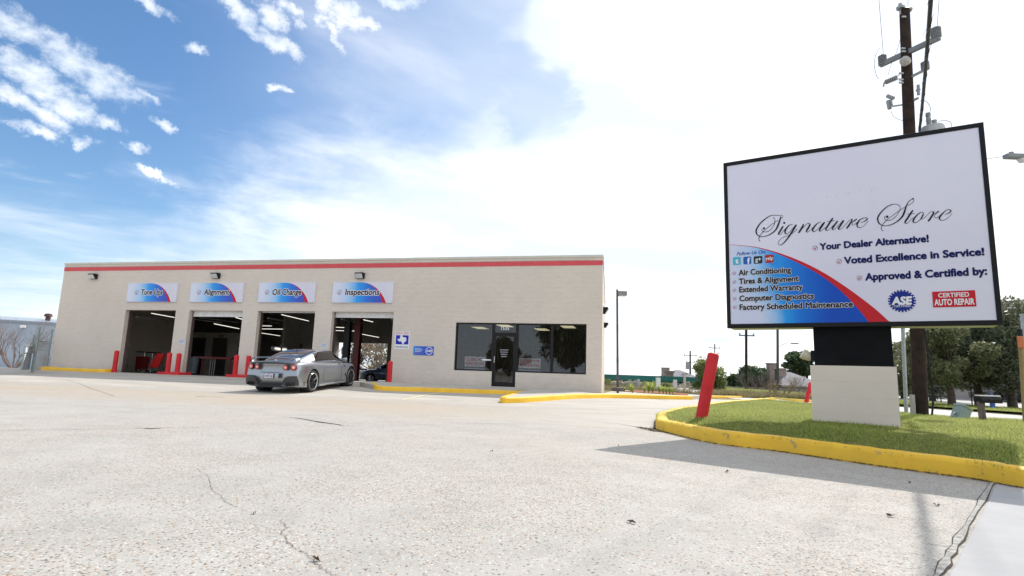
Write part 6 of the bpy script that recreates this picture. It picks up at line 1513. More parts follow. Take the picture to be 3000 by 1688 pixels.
# live oaks across the road
YT1 = 25.5; b = atY(2790,1190,YT1); hh_ = atY(2790,968,YT1).z-b.z
tree('oak_tree', 'rounded olive green oak with its trunk just left of the mailbox', b, hh_, 1.75, 16000, K['oak'], .075, 11, .15, .30, 'oaks beyond the road', crown_lo=.33, clumps=30)
b = atY(2872,1196,27); hh2 = atY(2872,915,27).z-b.z
tree('oak_tree', 'tall dark oak with its trunk right behind the mailbox', b, hh2, 2.35, 24000, K['oakdark'], .08, 12, .19, .27, 'oaks beyond the road', crown_lo=.27, clumps=40)
b = atY(2968,1196,26); tree('oak_tree', 'dark oak filling the right edge of the picture', b, hh2*1.02, 2.1, 18000, K['oakdark'], .08, 13, .17, .25, 'oaks beyond the road', crown_lo=.25, clumps=34)
b = atY(2650,1192,38); hh3 = atY(2650,1025,38).z-b.z
tree('oak_tree', 'smaller dull oak seen between the sign base and the utility pole', b, hh3, 2.6, 14000, K['oak'], .10, 14, .2, .3, 'oaks beyond the road', crown_lo=.25, clumps=30)
b = atY(2735,1188,34); tree('oak_tree', 'low oak seen just right of the utility pole', b, hh3*.95, 2.2, 9000, K['oakdark'], .09, 15, .18, .3, 'oaks beyond the road', crown_lo=.25, clumps=24)
def shrub(label, c, rx, ry, rz, n, leaf, size, seed, group=None, name='shrub', clumps=9, stems=5):
    rs = random.Random(seed); o = thing(name, label, 'shrub', c, 0, group); cs, rr = [], []
    for k in range(clumps):
        a = rs.uniform(0,6.28); q = rs.random()**.5; cs.append((math.cos(a)*q*rx*.7, math.sin(a)*q*ry*.7, rz*(.25+.65*rs.random()))); s_ = rs.uniform(.3,.5); rr.append((rx*s_,ry*s_,rz*s_))
    mb = MB()
    for k in range(stems): mb.tube([(0,0,-.1), Vector(cs[k % clumps])], [.03*rz,.01*rz], 4)
    mb.build('stem', K['bark'], o); V, Fc = leaves(cs, rr, n, size, seed); np_mesh('foliage', V, Fc, leaf, o); return o
# hedge masses beyond the road and apartments
for k, (u, v, Y, rx, rz, m_, lb) in enumerate([(2760,1180,44,3.,1.6,K['oakdark'],'dark clipped bush between the two oak trunks'),(2840,1175,44,2.,1.2,K['oak'],'low olive bush left of the mailbox'),(2935,1178,42,2.4,1.8,K['oakdark'],'dark bush right of the mailbox'),(2985,1170,40,2.2,2.6,K['oakdark'],'tall dark bush at the right edge')]):
    shrub(lb, atY(u,v,Y), rx, 1., rz, 3500, m_, .12, 40+k, 'bushes before the apartments')
# bare trees and bushes
def bare(name, label, base, h, spread, seed, r0=.03, n0=7, levels=4, mat=None, group=None, cat='shrub'):
    rs = random.Random(seed); o = thing(name, label, cat, base, 0, group); mb = MB()
    def br(p, d, l, r, lv):
        e = p+d*l; m_ = p+d*l*.5+Vector((rs.uniform(-1,1),rs.uniform(-1,1),rs.uniform(-.3,.6)))*l*.08
        mb.tube([p,m_,e], [r,r*.8,r*.55], 4 if lv > 2 else 3, cap=False)
        if lv <= 0: return
        for q in range(rs.choice((2,3,3))):
            nd = (d+Vector((rs.uniform(-1,1),rs.uniform(-1,1),rs.uniform(-.35,.8)))*.62).normalized(); br(m_.lerp(e, rs.uniform(.3,1)), nd, l*rs.uniform(.55,.85), r*.52, lv-1)
    for k in range(n0):
        a = rs.uniform(0,6.283); d = Vector((math.cos(a)*spread, math.sin(a)*spread, 1)).normalized(); br(Vector((math.cos(a)*.1,math.sin(a)*.1,-.05)), d, h*.36*rs.uniform(.8,1.15), r0, levels)
    mb.build('branches', mat or K['twig'], o, recalc=False); return o
K['pinktwig'] = simple('pinkish_twig', (.24,.19,.18), .9, 0, .25, 5)
Yb = 31.; b = atY(38,1079,Yb); hb_ = atY(38,952,Yb).z-b.z
bare('bare_shrub', 'leafless pinkish shrub in front of the blue grey building', b, hb_*1.25, .62, 21, .04, 16, 4, K['pinktwig'])
b = atY(128,1080,Yb); bare('bare_shrub', 'small leafless shrub behind the gate at the shop corner', b, hb_*.55, .5, 22, .03, 6, 3, K['pinktwig'])
b = atY(2285,1170,30); bare('bare_shrub', 'leafless yellow brown shrub at the far kerb beyond the lawn', b, 1.55, .8, 23, .03, 8, 4, simple('straw_twig', (.28,.22,.12), .9, 0, .25, 5))
for k, (u, h_) in enumerate([(2235,2.7),(2330,2.2),(2200,2.2),(2262,2.4)]):
    b = atY(u,1158,52); bare('bare_tree', ['leafless grey tree left of the far streetlight pole','leafless grey tree close to the sign base','leafless grey tree before the brown house','leafless grey tree right of the brown house'][k], b, h_, .55, 30+k, .05, 6, 4, K['twig'], 'bare trees by the houses', 'tree')
shrub('bushy green tree behind the top of the big red bollard', atY(2085,1152,47), 1.2, 1.2, 2.2, 5000, K['bush'], .10, 51, None, 'round_tree', 12)
o = tree('round_tree', 'leafy green tree just left of the big red bollard', atY(2062,1150,46), atY(2062,1062,46).z-atY(2062,1150,46).z, 1.0, 7000, K['bush'], .10, 52, .09, .25, None, crown_lo=.15, clumps=20)
for k, (u, Y, hv, cr_) in enumerate([(2205,70,1085,2.3),(2165,72,1102,1.9),(2232,74,1092,2.0)]):
    b = atY(u,1145,Y); tree('round_tree', ['green tree right of the dark distribution pole','low green tree left of the dark distribution pole','round green tree over the brown roofs'][k], b, atY(u,hv,Y).z-b.z, cr_, 5000, K['pine'], .18, 60+k, .15, .3, 'trees over the houses', crown_lo=.3)
# tall pines by the sign base
for k, (u, Y, v, cr_) in enumerate([(2332,80,1040,2.9),(2366,84,1036,3.3)]):
    b = atY(u,1150,Y); tree('pine_tree', ['tall open pine above the roofs left of the sign base','taller open pine half hidden by the sign base'][k], b, atY(u,v,Y).z-b.z, cr_, 5200, K['pine'], .26, 70+k, .22, .55, 'pines over the houses', crown_lo=.48, clumps=12, squash=.55)
# brush behind the shop, seen through the rear opening
rs = random.Random(8)
for k in range(9):
    x = -14.5+k*2.1; Y = 57+rs.uniform(-2,3); h_ = rs.uniform(7,10.5)
    mm = [K['bush'],K['drybush'],K['rust'],K['drybush'],K['bush'],K['rust'],K['drybush'],K['bush'],K['rust']][k]
    tree('brush_tree', 'tangled '+['green','grey','rusty','pale grey','leafy','reddish','dry','olive','brown'][k]+' brush tree seen through the rear opening', (x*57/40, Y, -1.35), h_, 3.0, 5000, mm, .13, 90+k, .10, .2, 'brush trees behind the shop', crown_lo=.03, clumps=26, twigs=3)
# thicket right of the shop under the carport roof
for k in range(9):
    u = 1772+k*34; Y = 50+rs.uniform(-3,3); p = atY(u,1150,Y)
    shrub('dry '+['grey green','brown','grey','tan','olive','grey brown','dull green','straw','rusty'][k]+' thicket under the green canopy roof', (p.x,Y,-1.3), 1.0, .8, rs.uniform(.55,.85), 1500, [K['bush'],K['drybush'],K['drybush'],K['rust'],K['bush']][k % 5], .09, 120+k, 'thickets along the far fence')
p_ = [(1800,.7),(1815,.6)]
# clumps of bright lilies in the mulch
K['lily'] = leafmat('lily_leaf', [(.25,(.13,.20,.035)),(.5,(.26,.34,.07)),(.8,(.42,.46,.16))], .5)
for k, (u, v, h_) in enumerate([(1848,1150,.42),(1853,1152,.35),(1888,1152,.34),(1900,1151,.55),(1912,1152,.52),(1933,1154,.40),(1943,1155,.36),(1952,1156,.34),(1962,1157,.34),(1970,1155,.30),(1830,1148,.22)]):
    p = W(u, v, .2); r_ = random.Random(200+k); mb = MB()
    for q in range(46):
        a = r_.uniform(0,6.28); l = h_*r_.uniform(.6,1.15); o_ = r_.uniform(.1,.7)*l; d = Vector((math.cos(a),math.sin(a),0)); s = Vector((-d.y,d.x,0))*.014
        m_ = d*o_*.45+Vector((0,0,l*.75)); e = d*o_+Vector((0,0,l*(.95-.35*o_/l))); mb.add([-s, s, m_+s, m_-s, e], [(0,1,2,3),(3,2,4)])
    o = thing('lily_plant', 'bright green strappy plant, number %s from the left in the mulch bed' % ['two','three','four','five','six','seven','eight','nine','ten','eleven','one'][k], 'plant', p, 0, 'strappy plants in the mulch bed'); mb.build('leaf_blades', K['lily'], o, recalc=False)
# rough grass fringe beyond the drive
pr_ = [W(1790,1146), W(2010,1160), W(2230,1168), W(2420,1180), W(2700,1186)]
fp = [(p.x,p.y+.3) for p in pr_]+[(pr_[-1].x+14, pr_[-1].y+16), (p.x+10, 62), (4.9, 50)]
K['dryblade'] = leafmat('dry_blade', [(.25,(.09,.10,.035)),(.5,(.20,.18,.09)),(.8,(.34,.29,.17))], .35)
o = blades('rough_grass', 60000, np.array([(pr_[0].x,pr_[0].y+.3)]+[(p.x,p.y+.25) for p in pr_[1:4]]+[(10.6,30),(10.6,60),(5.6,60)]), lambda x,y: G(x,y)+.02, .12, .40, .018, K['dryblade'], lambda x, y: np.clip(1.6-y/26, .12, 1))
tag(o, 'rough dry grass beyond the drive', 'grass', kind='stuff')
o = blades('verge_grass', 50000, np.array([(17.05,4),(22.5,4),(22.5,60),(17.05,60)]), lambda x,y: np.maximum(G(x,y),-.95)+.10, .03, .08, .012, K['blade'])
tag(o, 'shaded grass verge beyond the road', 'grass', kind='stuff')
blades_l = blades('corner_weeds', 4000, np.array([(p.x,p.y) for p in (W(-140,1070), W(62,1076), W(66,1072), W(-140,1066))]), lambda x,y: G(x,y)+.05, .1, .3, .012, K['blade'])
tag(blades_l, 'weeds along the kerb by the gate', 'weeds', kind='stuff')

# ------------------------------------------------------------------ background structures
def wbox(o, name, x0,x1,y0,y1,z0,z1, m_, bev=0):
    mb = MB(); mb.box(x0,x1,y0,y1,z0,z1); return mb.build(name, m_, o, bevel=bev)
# blue grey metal building at the left
LY = 38.; lp0 = atY(-260,1075,LY); lp1 = atY(175,1075,LY+4)
o = thing('metal_building', 'long blue grey metal building behind the gate on the left', 'building', (lp0.x,LY,-1.0), math.atan2(4.,lp1.x-lp0.x))
ln = (Vector((lp1.x,LY+4,0))-Vector((lp0.x,LY,0))).length+2; ht = atY(0,925,LY+2).z+1.0
tm = MT('corrugated_blue_grey'); wv = tm.N.new('ShaderNodeTexWave'); wv.inputs['Scale'].default_value = 1.6; wv.bands_direction = 'X'; tm.L.new(tm.tc.outputs['Object'], wv.inputs[0])
tm.col(tm.ramp(tm.noise(.5,4), [(.3,(.30,.37,.47)),(.7,(.36,.43,.53))])).set(rough=.5); tm.bump(wv.outputs[1], .5, .03)
wbox(o, 'wall', 0, ln, 0, 8, -.3, ht-.28, tm.m)
wbox(o, 'gutter', -.1, ln+.1, -.12, .05, ht-.42, ht-.26, simple('gutter_grey', (.24,.28,.34), .5))
mb = MB(); mb.add([(-.1,-.1,ht-.26),(ln+.1,-.1,ht-.26),(ln+.1,5,ht+.22),(-.1,5,ht+.22)], [(0,1,2,3)]); mb.build('roof', simple('roof_metal', (.45,.48,.52), .4, .3), o)
for k in range(int(ln/.6)): wbox(o, 'roof_seam', k*.6, k*.6+.03, -.1, .0, ht-.262, ht-.23, simple('roof_metal', (.45,.48,.52), .4, .3)) if k % 3 == 0 else None
u_ = 30; pl_x = (atY(30,940,LY+1.6).x-lp0.x)/math.cos(o.rotation_euler.z)
wbox(o, 'wall_lamp', pl_x-.16, pl_x+.16, -.3, 0, ht-.78, ht-.60, K['white'], .02)
vx = (atY(121,925,LY+3).x-lp0.x)/math.cos(o.rotation_euler.z)
mb = MB(); mb.lathe([(0,0),(.16,0),(.16,.30),(.28,.32),(.22,.52),(.0,.56)], 14, loc=(vx,1.2,ht-.10), cap=False); mb.build('roof_vent', simple('rusty_vent', (.09,.05,.05), .8), o, smooth=40)
# chain link fence and gate
def chain(parent, p0, p1, h, step=.11, r=.0035, name='mesh_wire', z0=.05):
    d = (p1-p0); L_ = d.length; e = d.normalized(); mb = MB(); rr = r
    n_ = int(L_/step)+int(h/step)
    for k in range(-int(h/step), int(L_/step)+1):
        for sg in (1,-1):
            a = k*step; s0, s1 = (a, a+h) if sg == 1 else (a+h, a)
            za, zb_ = z0, z0+h; 
            if s1 != s0:
                def clip(sa, za_, sb, zb2):
                    if sa < 0: t = (0-sa)/(sb-sa); sa, za_ = 0, za_+(zb2-za_)*t
                    if sa > L_: t = (L_-sa)/(sb-sa); sa, za_ = L_, za_+(zb2-za_)*t
                    return sa, za_
                if max(s0,s1) <= 0 or min(s0,s1) >= L_: continue
                A_ = clip(s0,za,s1,zb_); B_ = clip(s1,zb_,s0,za); mb.tube([p0+e*A_[0]+Vector((0,0,A_[1])), p0+e*B_[0]+Vector((0,0,B_[1]))], rr, 3, cap=False)
    ob = mb.build(name, K['steel'], parent, recalc=False); ob['kind'] = 'stuff'; return ob
K['gal'] = simple('galvanised_green_grey', (.26,.32,.32), .45, .4, .15, 9)
gA = W(94,1091); gTop = atY(118,958,gA.y).z-gA.z
cor = P0+E_*(WL-.12)-NI*.0; cz = float(G(cor.x,cor.y))
o = thing('chain_link_fence', 'short chain link fence panel between the gate post and the shop corner', 'fence', gA, 0)
c2 = Vector((cor.x-.05,cor.y,cz))-gA; hF = gTop-.62
mb = MB(); mb.tube([(0,0,-.1),(0,0,gTop)], .055, 10); mb.build('post', K['gal'], o, smooth=50)
mb = MB(); mb.tube([c2+Vector((0,0,-.1)), c2+Vector((0,0,gTop))], .04, 10); mb.build('post', K['gal'], o, smooth=50)
mb = MB(); mb.tube([(0,0,hF), c2+Vector((0,0,hF))], .025, 8); mb.tube([(0,0,hF*.68), c2+Vector((0,0,hF*.68))], .012, 6); mb.build('rail', K['gal'], o)
chain(o, Vector((0,0,0)), Vector((c2.x,c2.y,0)), hF-.05)
mb = MB()
for k in range(6): z = hF+.10+.10*k; mb.tube([(0,0,z), c2+Vector((0,0,z))], .006, 4)
mb.build('barbed_wire', K['steel'], o)
gB = W(70,1090); tB = atY(112,960,gB.y)
o = thing('chain_link_gate', 'open chain link gate leaf standing edge on by the gate post', 'gate', gA+Vector((-.16,-.02,0)), 0)
gd_ = Vector((-1.1,-2.3,0)).normalized()*2.0
best_ = min((abs(((ray(74,1090)*(gA.y-q*.02))-gA).to_2d().length-1.9), q) for q in range(10,200))[1]
gd_ = ray(74,1090)*(gA.y-best_*.02)-gA; gd_.z = 0
h2 = gTop-.35
for q in (Vector((0,0,0)), gd_): mb = MB(); mb.tube([q+Vector((0,0,.12)), q+Vector((0,0,h2-(.0 if q.length == 0 else .55)))], .032, 8); mb.build('post', K['gal'], o)
mb = MB()
for z in (.14, h2*.5, h2-.55): mb.tube([Vector((0,0,z)), gd_+Vector((0,0,z))], .026, 8)
mb.tube(smooth_line([Vector((0,0,h2-.15)), gd_*.35+Vector((0,0,h2-.45)), gd_+Vector((0,0,h2-.55))],4), .022, 6); mb.build('frame', K['gal'], o)
chain(o, Vector((0,0,0)), gd_, h2-.7, .075, .006, 'mesh_wire', .14)
K['slat'] = simple('privacy_slat', (.06,.068,.09), .7); mb = MB()
for k in range(16): p = gd_*((k+.5)/16); mb.obox(p+Vector((0,0,.14+(h2-.7)/2)), (.035,.004,(h2-.7)/2), Matrix.Rotation(math.atan2(gd_.y,gd_.x),3,'Z'))
ob = mb.build('privacy_slat', K['slat'], o); ob['kind'] = 'stuff'
o = thing('chain_link_fence', 'long chain link fence in front of the blue grey building', 'fence', W(-200,1070), 0)
fe = W(62,1076)-o.location; fe.z = .0
chain(o, Vector((0,0,0)), fe, 1.75, .14, .004); mb = MB(); mb.tube([Vector((0,0,1.15)), fe+Vector((0,0,1.15))], .012, 5); mb.tube([Vector((0,0,1.8)), fe+Vector((0,0,1.8))], .02, 6); mb.build('rail', K['gal'], o)
for k in range(5): q = fe*(k/4); mb = MB(); mb.tube([q, q+Vector((0,0,2.2))], .03, 8); mb.build('post', K['gal'], o)
# long green carport roof
CYp = 56.; c0 = atY(1690,1098,CYp); c1 = atY(2062,1105,CYp+3); zt_ = atY(1900,1101,CYp+1.5).z; zb_ = atY(1900,1120,CYp+1.5).z
o = thing('carport', 'long dark green flat carport roof on thin posts beyond the drive', 'carport', (c0.x,CYp,-1.35), math.atan2(3.,c1.x-c0.x)); L_ = (Vector((c1.x,CYp+3,0))-Vector((c0.x,CYp,0))).length
gm = simple('carport_green', (.010,.115,.105), .45, .2, .1, 2)
wbox(o, 'fascia', 0, L_, -.06, 0, zb_+1.35+.12, zt_+1.35, gm); wbox(o, 'roof', 0, L_, .0, 5.5, zt_+1.35-.08, zt_+1.35-.03, gm)
wbox(o, 'fascia', 0, L_, 5.5, 5.56, zb_+1.35, zt_+1.35-.05, gm)
for k in range(9): x = .6+k*(L_-1.2)/8; wbox(o, 'post', x, x+.12, 1.0, 1.12, -.2, zt_+1.30, simple('dark_post', (.06,.07,.07), .6)); wbox(o, 'beam', x, x+.10, .0, 5.5, zb_+1.35+.02, zb_+1.35+.20, gm)
# utility pedestals and fence in the thicket
for k, (u, w_, h_, c_) in enumerate([(1928,.34,.9,(.60,.62,.60)),(1870,.22,.75,(.40,.40,.42)),(1978,.26,.8,(.48,.46,.42)),(2006,.14,1.3,(.42,.36,.28))]):
    p = atY(u,1150,44); o = thing('utility_cabinet', ['pale utility cabinet standing among the thicket','small grey cabinet right of the light pole','weathered cabinet near the end of the mulch bed','thin wooden stake beside the round green tree'][k], 'cabinet', (p.x,44,-1.1), 0)
    wbox(o, 'body', -w_/2, w_/2, -.12, .12, 0, h_*1.15, simple('cabinet_%d' % k, c_, .7), .02); wbox(o, 'base', -w_/2-.03, w_/2+.03, -.15, .15, -.1, .06, K['walk'])
for k in range(0):
    pass
# picket fence rows far behind
o = thing('board_fence', 'low grey board fence along the far side of the field', 'fence', (8,62,-1.35), R(-8))
fm = simple('weathered_fence', (.24,.22,.20), .9, 0, .3, 3)
for k in range(90):
    mb = MB(); mb.box(k*.28, k*.28+.26, -.01, .01, 0, .62+.03*math.sin(k*2.1)); mb.build('board', fm, o)
# houses
def house(label, u0, u1, Y, v_eave, v_ridge, wallc, roofc, chim=(), dz=-1.4, hip=True, nwin=4, depth=8):
    a = atY(u0,1150,Y); b = atY(u1,1150,Y); ze = atY((u0+u1)/2, v_eave, Y).z-dz; zr = atY((u0+u1)/2, v_ridge, Y+depth/2).z-dz; L_ = b.x-a.x
    o = thing('house', label, 'house', (a.x,Y,dz)); wm = simple('house_wall_%s' % str(wallc), wallc, .8, 0, .1, 1.); rm = simple('roof_shingle_%s' % str(roofc), roofc, .9, 0, .2, 2.5, .4)
    wbox(o, 'wall', 0, L_, 0, depth, -.3, ze, wm)
    ov = .4; hp = min(L_*.42, depth*.5) if hip else 0; mb = MB()
    mb.add([(-ov,-ov,ze),(L_+ov,-ov,ze),(L_+ov,depth+ov,ze),(-ov,depth+ov,ze),(hp,depth/2,zr),(L_-hp,depth/2,zr)], [(0,1,5,4),(2,3,4,5),(1,2,5),(3,0,4)]); mb.build('roof', rm, o)
    wbox(o, 'fascia', -ov, L_+ov, -ov-.02, -ov+.02, ze-.16, ze+.02, simple('fascia_pale', (.35,.33,.31), .7))
    for cx_, cw, ch_ in chim: c = wbox(o, 'chimney', L_*cx_-cw/2, L_*cx_+cw/2, depth*.35, depth*.35+cw, ze, zr+ch_, wm); wbox(o, 'chimney_cap', L_*cx_-cw/2-.08, L_*cx_+cw/2+.08, depth*.35-.08, depth*.35+cw+.08, zr+ch_, zr+ch_+.14, simple('fascia_pale', (.35,.33,.31), .7))
    for k in range(nwin):
        x = L_*(k+.5)/nwin-.45; w = wbox(o, 'window', x-.05, x+.95, -.05, 0.0, ze-1.75, ze-.55, simple('fascia_pale', (.35,.33,.31), .7)); wbox(w, 'pane', x, x+.9, -.06, -.051, ze-1.7, ze-.6, simple('dark_pane', (.03,.035,.04), .1))
    return o
house('house with a grey hipped roof just over the green carport', 1965, 2052, 92, 1110, 1085, (.30,.25,.22), (.20,.195,.22), ((.02,1.1,.2),))
house('low house with a dark flat roof between the bollard and the pole', 2112, 2166, 84, 1118, 1107, (.22,.20,.20), (.05,.055,.075), (), hip=False)
house('nearer brown house with long grey roof left of the streetlight pole', 2190, 2300, 76, 1132, 1103, (.30,.26,.24), (.19,.185,.20), ((.18,1.2,.1),(.82,1.3,.7)))
house('brown house with a tall hipped grey roof beside the sign base', 2296, 2420, 66, 1131, 1092, (.27,.22,.19), (.20,.19,.205), ((.04,.9,.9),(.22,1.4,.3)))
for k, (u, lb) in enumerate([(1962,'brick chimney stack standing left of the grey hipped roof')]): 
    p = atY(u,1150,92); o = thing('chimney', lb, 'chimney', (p.x,92,-1.4)); hz_ = atY(u,1092,92).z+1.4
    wbox(o, 'stack', -.5,.5,-.5,.5,0,hz_, simple('brown_brick', (.19,.15,.14), .85)); wbox(o, 'cap', -.65,.65,-.65,.65,hz_,hz_+.3, simple('brown_brick', (.19,.15,.14), .85))
# apartments beyond the road
def apart(label, x, y, rz, L_, h, nf, nx_, c):
    o = thing('apartment_building', label, 'building', (x,y,-1.), rz); wm = simple('apt_wall_%s' % str(c), c, .8, 0, .08, .8)
    wbox(o, 'wall', 0, L_, 0, 8, -.3, h, wm); mb = MB(); mb.add([(-.5,-.5,h),(L_+.5,-.5,h),(L_+.5,8.5,h),(-.5,8.5,h),(2,4,h+2.0),(L_-2,4,h+2.0)], [(0,1,5,4),(2,3,4,5),(1,2,5),(3,0,4)]); mb.build('roof', simple('apt_roof', (.13,.12,.12), .9), o)
    for f in range(nf):
        for k in range(nx_):
            x0 = L_*(k+.5)/nx_-.6; z0 = .9+f*2.8; w = wbox(o, 'window', x0-.06, x0+1.26, -.05, 0, z0-.06, z0+1.36, simple('fascia_pale', (.35,.33,.31), .7)); wbox(w, 'pane', x0, x0+1.2, -.07, -.051, z0, z0+1.3, simple('dark_pane', (.03,.035,.04), .1))
            if k % 2: wbox(o, 'shutter', x0-.45, x0-.1, -.06, 0, z0, z0+1.3, simple('shutter_red', (.20,.07,.05), .7))
    return o
apart('pale apartment block behind the oaks', 33, 44, R(-75), 26, 5.6, 2, 8, (.42,.36,.32))
apart('farther apartment block seen past the utility pole', 52, 72, R(-30), 22, 5.6, 2, 8, (.36,.31,.29))
# slim rail fence beyond the verge
o = thing('rail_fence', 'thin dark rail fence beyond the road verge', 'fence', (22.9,8,-.9), R(90))
dk = simple('dark_rail', (.03,.03,.035), .5)
mb = MB(); mb.tube([(0,0,.9),(24,0,.9)], .022, 5); mb.build('rail', dk, o); mb = MB(); mb.tube([(0,0,.45),(24,0,.45)], .012, 5); mb.build('rail', dk, o)
for k in range(13): mb = MB(); mb.tube([(k*2,0,-.1),(k*2,0,.95)], .028, 6); mb.build('post', dk, o)
# parked cars far across the road
for k, (x, y, c_, rz_) in enumerate([(34,45,(.35,.36,.38),80),(36,58,(.05,.09,.22),82),(35,38,(.03,.03,.035),85)]):
    r2 = copy_tree(sed, ['silver car parked across the road behind the first oak','blue car parked across the road near the utility pole','black car parked across the road behind the mailbox'][k], (x,y,-.92), R(rz_), 'cars parked across the road')
    m2 = carpaint('far_car_paint_%d' % k, c_)
    for c in kids(r2):
        if c.data and c.name.split('.')[0] in ('body','roof','mirror','door_handle'): c.data = c.data.copy(); c.data.materials[0] = m2
# light pole by the shop corner and distant poles
def simple_pole(name, label, u, vb, vt, Y, r, m_, cat='pole', extra=None, base=None, ut=None):
    b = atY(u,vb,Y); t = atY(ut or u,vt,Y); o = thing(name, label, cat, b, 0)
    mb = MB(); mb.tube([(0,0,-.5), t-b], [r,r*.8], 10); mb.build('post', m_, o, smooth=50)
    if extra: extra(o, t-b)
    return o
def shoebox(o, t):
    mb = MB(); mb.box(t.x+.02,t.x+.42,-.14,.14,t.z-.28,t.z-.08); mb.build('lamp_head', simple('lamp_grey', (.20,.22,.24), .5), o, bevel=.02)
    mb = MB(); mb.tube([t-Vector((0,0,.15)), t+Vector((.06,0,-.15))], .03, 6); mb.build('arm', K['steel'], o)
    mb = MB(); mb.box(t.x+.06,t.x+.38,-.11,.11,t.z-.30,t.z-.281); mb.build('lens', simple('lamp_lens', (.62,.64,.66), .15), o)
    mb = MB(); mb.lathe([(0,0),(.27,0),(.27,.16),(.22,.18),(0,.18)], 20, cap=False); mb.build('footing', simple('dark_footing', (.10,.09,.09), .8), o, smooth=40)
pole_m = simple('bronze_pole', (.075,.06,.065), .5)
simple_pole('light_pole', 'slim dark parking lot light pole just right of the shop corner', 1810, 1147, 848, 24.5, .055, pole_m, 'light pole', shoebox, ut=1808)
def arms(o, t):
    for dz_, w_ in ((.8,1.1),(1.9,.8)):
        mb = MB(); mb.tube([t+Vector((-w_,0,-dz_)), t+Vector((w_,0,-dz_))], .06, 6); mb.build('crossarm', K['wood'], o)
        for s in (-.9,.9): mb = MB(); mb.lathe([(0,0),(.08,0),(.08,.2),(0,.25)], 8, loc=t+Vector((w_*s,0,-dz_+.05)), cap=False); mb.build('insulator', simple('pale_porcelain', (.42,.40,.38), .4), o)
simple_pole('utility_pole', 'distant utility pole with transformer over the carport', 2022, 1104, 1028, 95, .16, K['wood'], 'utility pole', lambda o, t: (arms(o, t), (lambda m_: (m_.lathe([(0,0),(.35,0),(.35,1.1),(0,1.15)], 12, loc=t+Vector((-.45,0,-3.1)), cap=False), m_.build('transformer', K['steel'], o)))(MB())))
simple_pole('utility_pole', 'distant thin utility pole above the big red bollard', 2094, 1150, 1008, 110, .13, K['wood'], 'utility pole', arms)
simple_pole('utility_pole', 'dark utility pole standing before the green trees', 2186, 1151, 930, 58, .15, K['wood'], 'utility pole', arms)
def cobra(o, t):
    zz = atY(2283,1015,52)-o.location; e = atY(2322,1006,52)-o.location; mb = MB(); mb.tube(smooth_line([Vector((zz.x,0,zz.z)), Vector((zz.x+(e.x-zz.x)*.5,0,e.z-.02)), Vector((e.x,0,e.z))], 4), .03, 6); mb.build('arm', K['steel'], o)
    mb = MB(); mb.obox((e.x+.2,0,e.z), (.32,.1,.06)); mb.build('lamp_head', simple('lamp_grey', (.20,.22,.24), .5), o, bevel=.02)
simple_pole('street_light', 'dark green street light pole with a long arm left of the sign base', 2278, 1150, 925, 52, .13, simple('green_pole', (.05,.06,.055), .6), 'street light', cobra)
simple_pole('light_pole', 'very thin distant light pole beyond the brown field', 2140, 1140, 1088, 90, .06, K['steel'], 'light pole')

# debris
rs = random.Random(77)
lm = simple('dead_leaf', (.11,.08,.05), .9)
for k, (u, v, s) in enumerate([(1440,1323,.045),(1848,1533,.05),(2610,1515,.05),(2745,1483,.05),(2130,1384,.05),(2665,1417,.04),(1812,1308,.02),(745,1506,.03),(925,1645,.03)]):
    p = W(u, v); mb = MB(); n_ = 7; s = s*.62
    mb.add([(0,0,.006)]+[(s*rs.uniform(.5,1)*math.cos(6.28*q/n_), s*rs.uniform(.5,1)*math.sin(6.28*q/n_)*.5, rs.uniform(.002,.02)) for q in range(n_)], [(0,q+1,(q+1)%n_+1) for q in range(n_)])
    o = mb.build('dead_leaf', lm, recalc=False); o.location = p; o.rotation_euler.z = rs.uniform(0,3)
    tag(o, ['dark scrap lying in the middle of the lot','curled leaf on the near pavement left of centre right','brown leaf on the pavement near the cable shadow','small leaf right of the cable shadow','flat leaf near the edge of the sign shadow','leaf where the shadow of the sign ends','tiny dark scrap at the tip of the sign shadow','tiny leaf on the long crack','tiny leaf at the near end of the crack'][k], 'leaf', 'dead leaves on the pavement')
mb = MB()
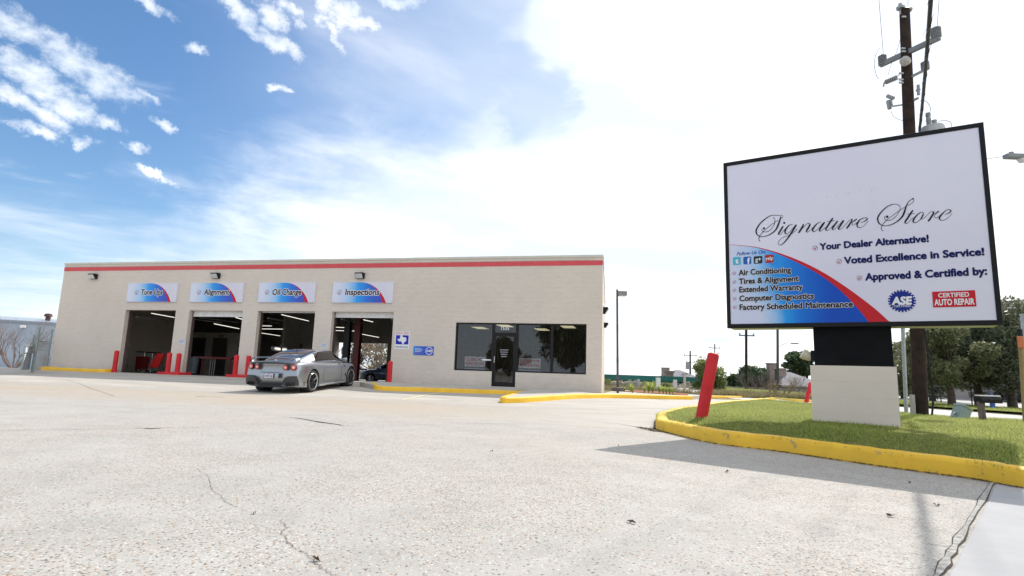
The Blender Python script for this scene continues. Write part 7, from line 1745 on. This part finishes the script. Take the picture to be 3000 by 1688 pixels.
for k in range(260):
    t = rs.random()**.6; q = Vector(Wz([(640+100*t,262+22*t)],1500)[0]); s = rs.uniform(.008,.03); x, y = q.x+rs.gauss(0,.05), q.y+rs.gauss(0,.05); z = float(G(x,y))+.006
    a = rs.uniform(0,6.28); mb.add([(x+s*math.cos(a),y+s*math.sin(a),z),(x+s*math.cos(a+2.2),y+s*math.sin(a+2.2),z+.012),(x+s*math.cos(a+4.1),y+s*math.sin(a+4.1),z+.004)], [(0,1,2)])
fc = [Vector((p.x,p.y,0)) for p in smooth_line([bk[3],bk[4]]+fr[:9], 6)]
for k in range(1500):
    i = rs.randrange(len(fc)-1); q = fc[i].lerp(fc[i+1], rs.random()); t = (fc[i+1]-fc[i]).normalized(); nr = Vector((t.y,-t.x,0)); off = abs(rs.gauss(0,.03))+.003; s = rs.uniform(.004,.016); x, y = q.x+nr.x*off, q.y+nr.y*off; z = float(G(x,y))+.006; a = rs.uniform(0,6.28)
    mb.add([(x+s*math.cos(a),y+s*math.sin(a),z),(x+s*math.cos(a+2.2),y+s*math.sin(a+2.2),z+.008),(x+s*math.cos(a+4.1),y+s*math.sin(a+4.1),z+.003)], [(0,1,2)])
o = mb.build('litter', lm, recalc=False); tag(o, 'leaf litter and grit gathered along the front kerb', 'litter', kind='stuff')

# things behind the camera that the shop glass and the car reflect
for k, (x, y, h_, cr_) in enumerate([(-8.5,-15,10,4.2),(-13,-19,10,4.6),(-5,-20,9,4),(-17,-30,8,4),(-27,-30,5,3.6),(16,-16,9,4)]):
    tree('oak_tree', ['left','middle','far','lone','small','right'][k]+' oak across the street behind the photographer, only seen mirrored in glass', (x,y,-.8), h_, cr_, 8000, K['oakdark'], .22, 300+k, .25, .3, 'oaks behind the photographer')
o = thing('utility_pole', 'wooden pole behind the photographer, only seen mirrored in glass', 'utility pole', (-4.5,-9,-.7)); mb = MB(); mb.tube([(0,0,-.3),(0,0,10)], [.16,.12], 12); mb.build('post', K['wood'], o)
mb = MB(); mb.box(-1.2,1.2,-.06,.06,8.9,9.02); mb.build('crossarm', K['wood'], o)
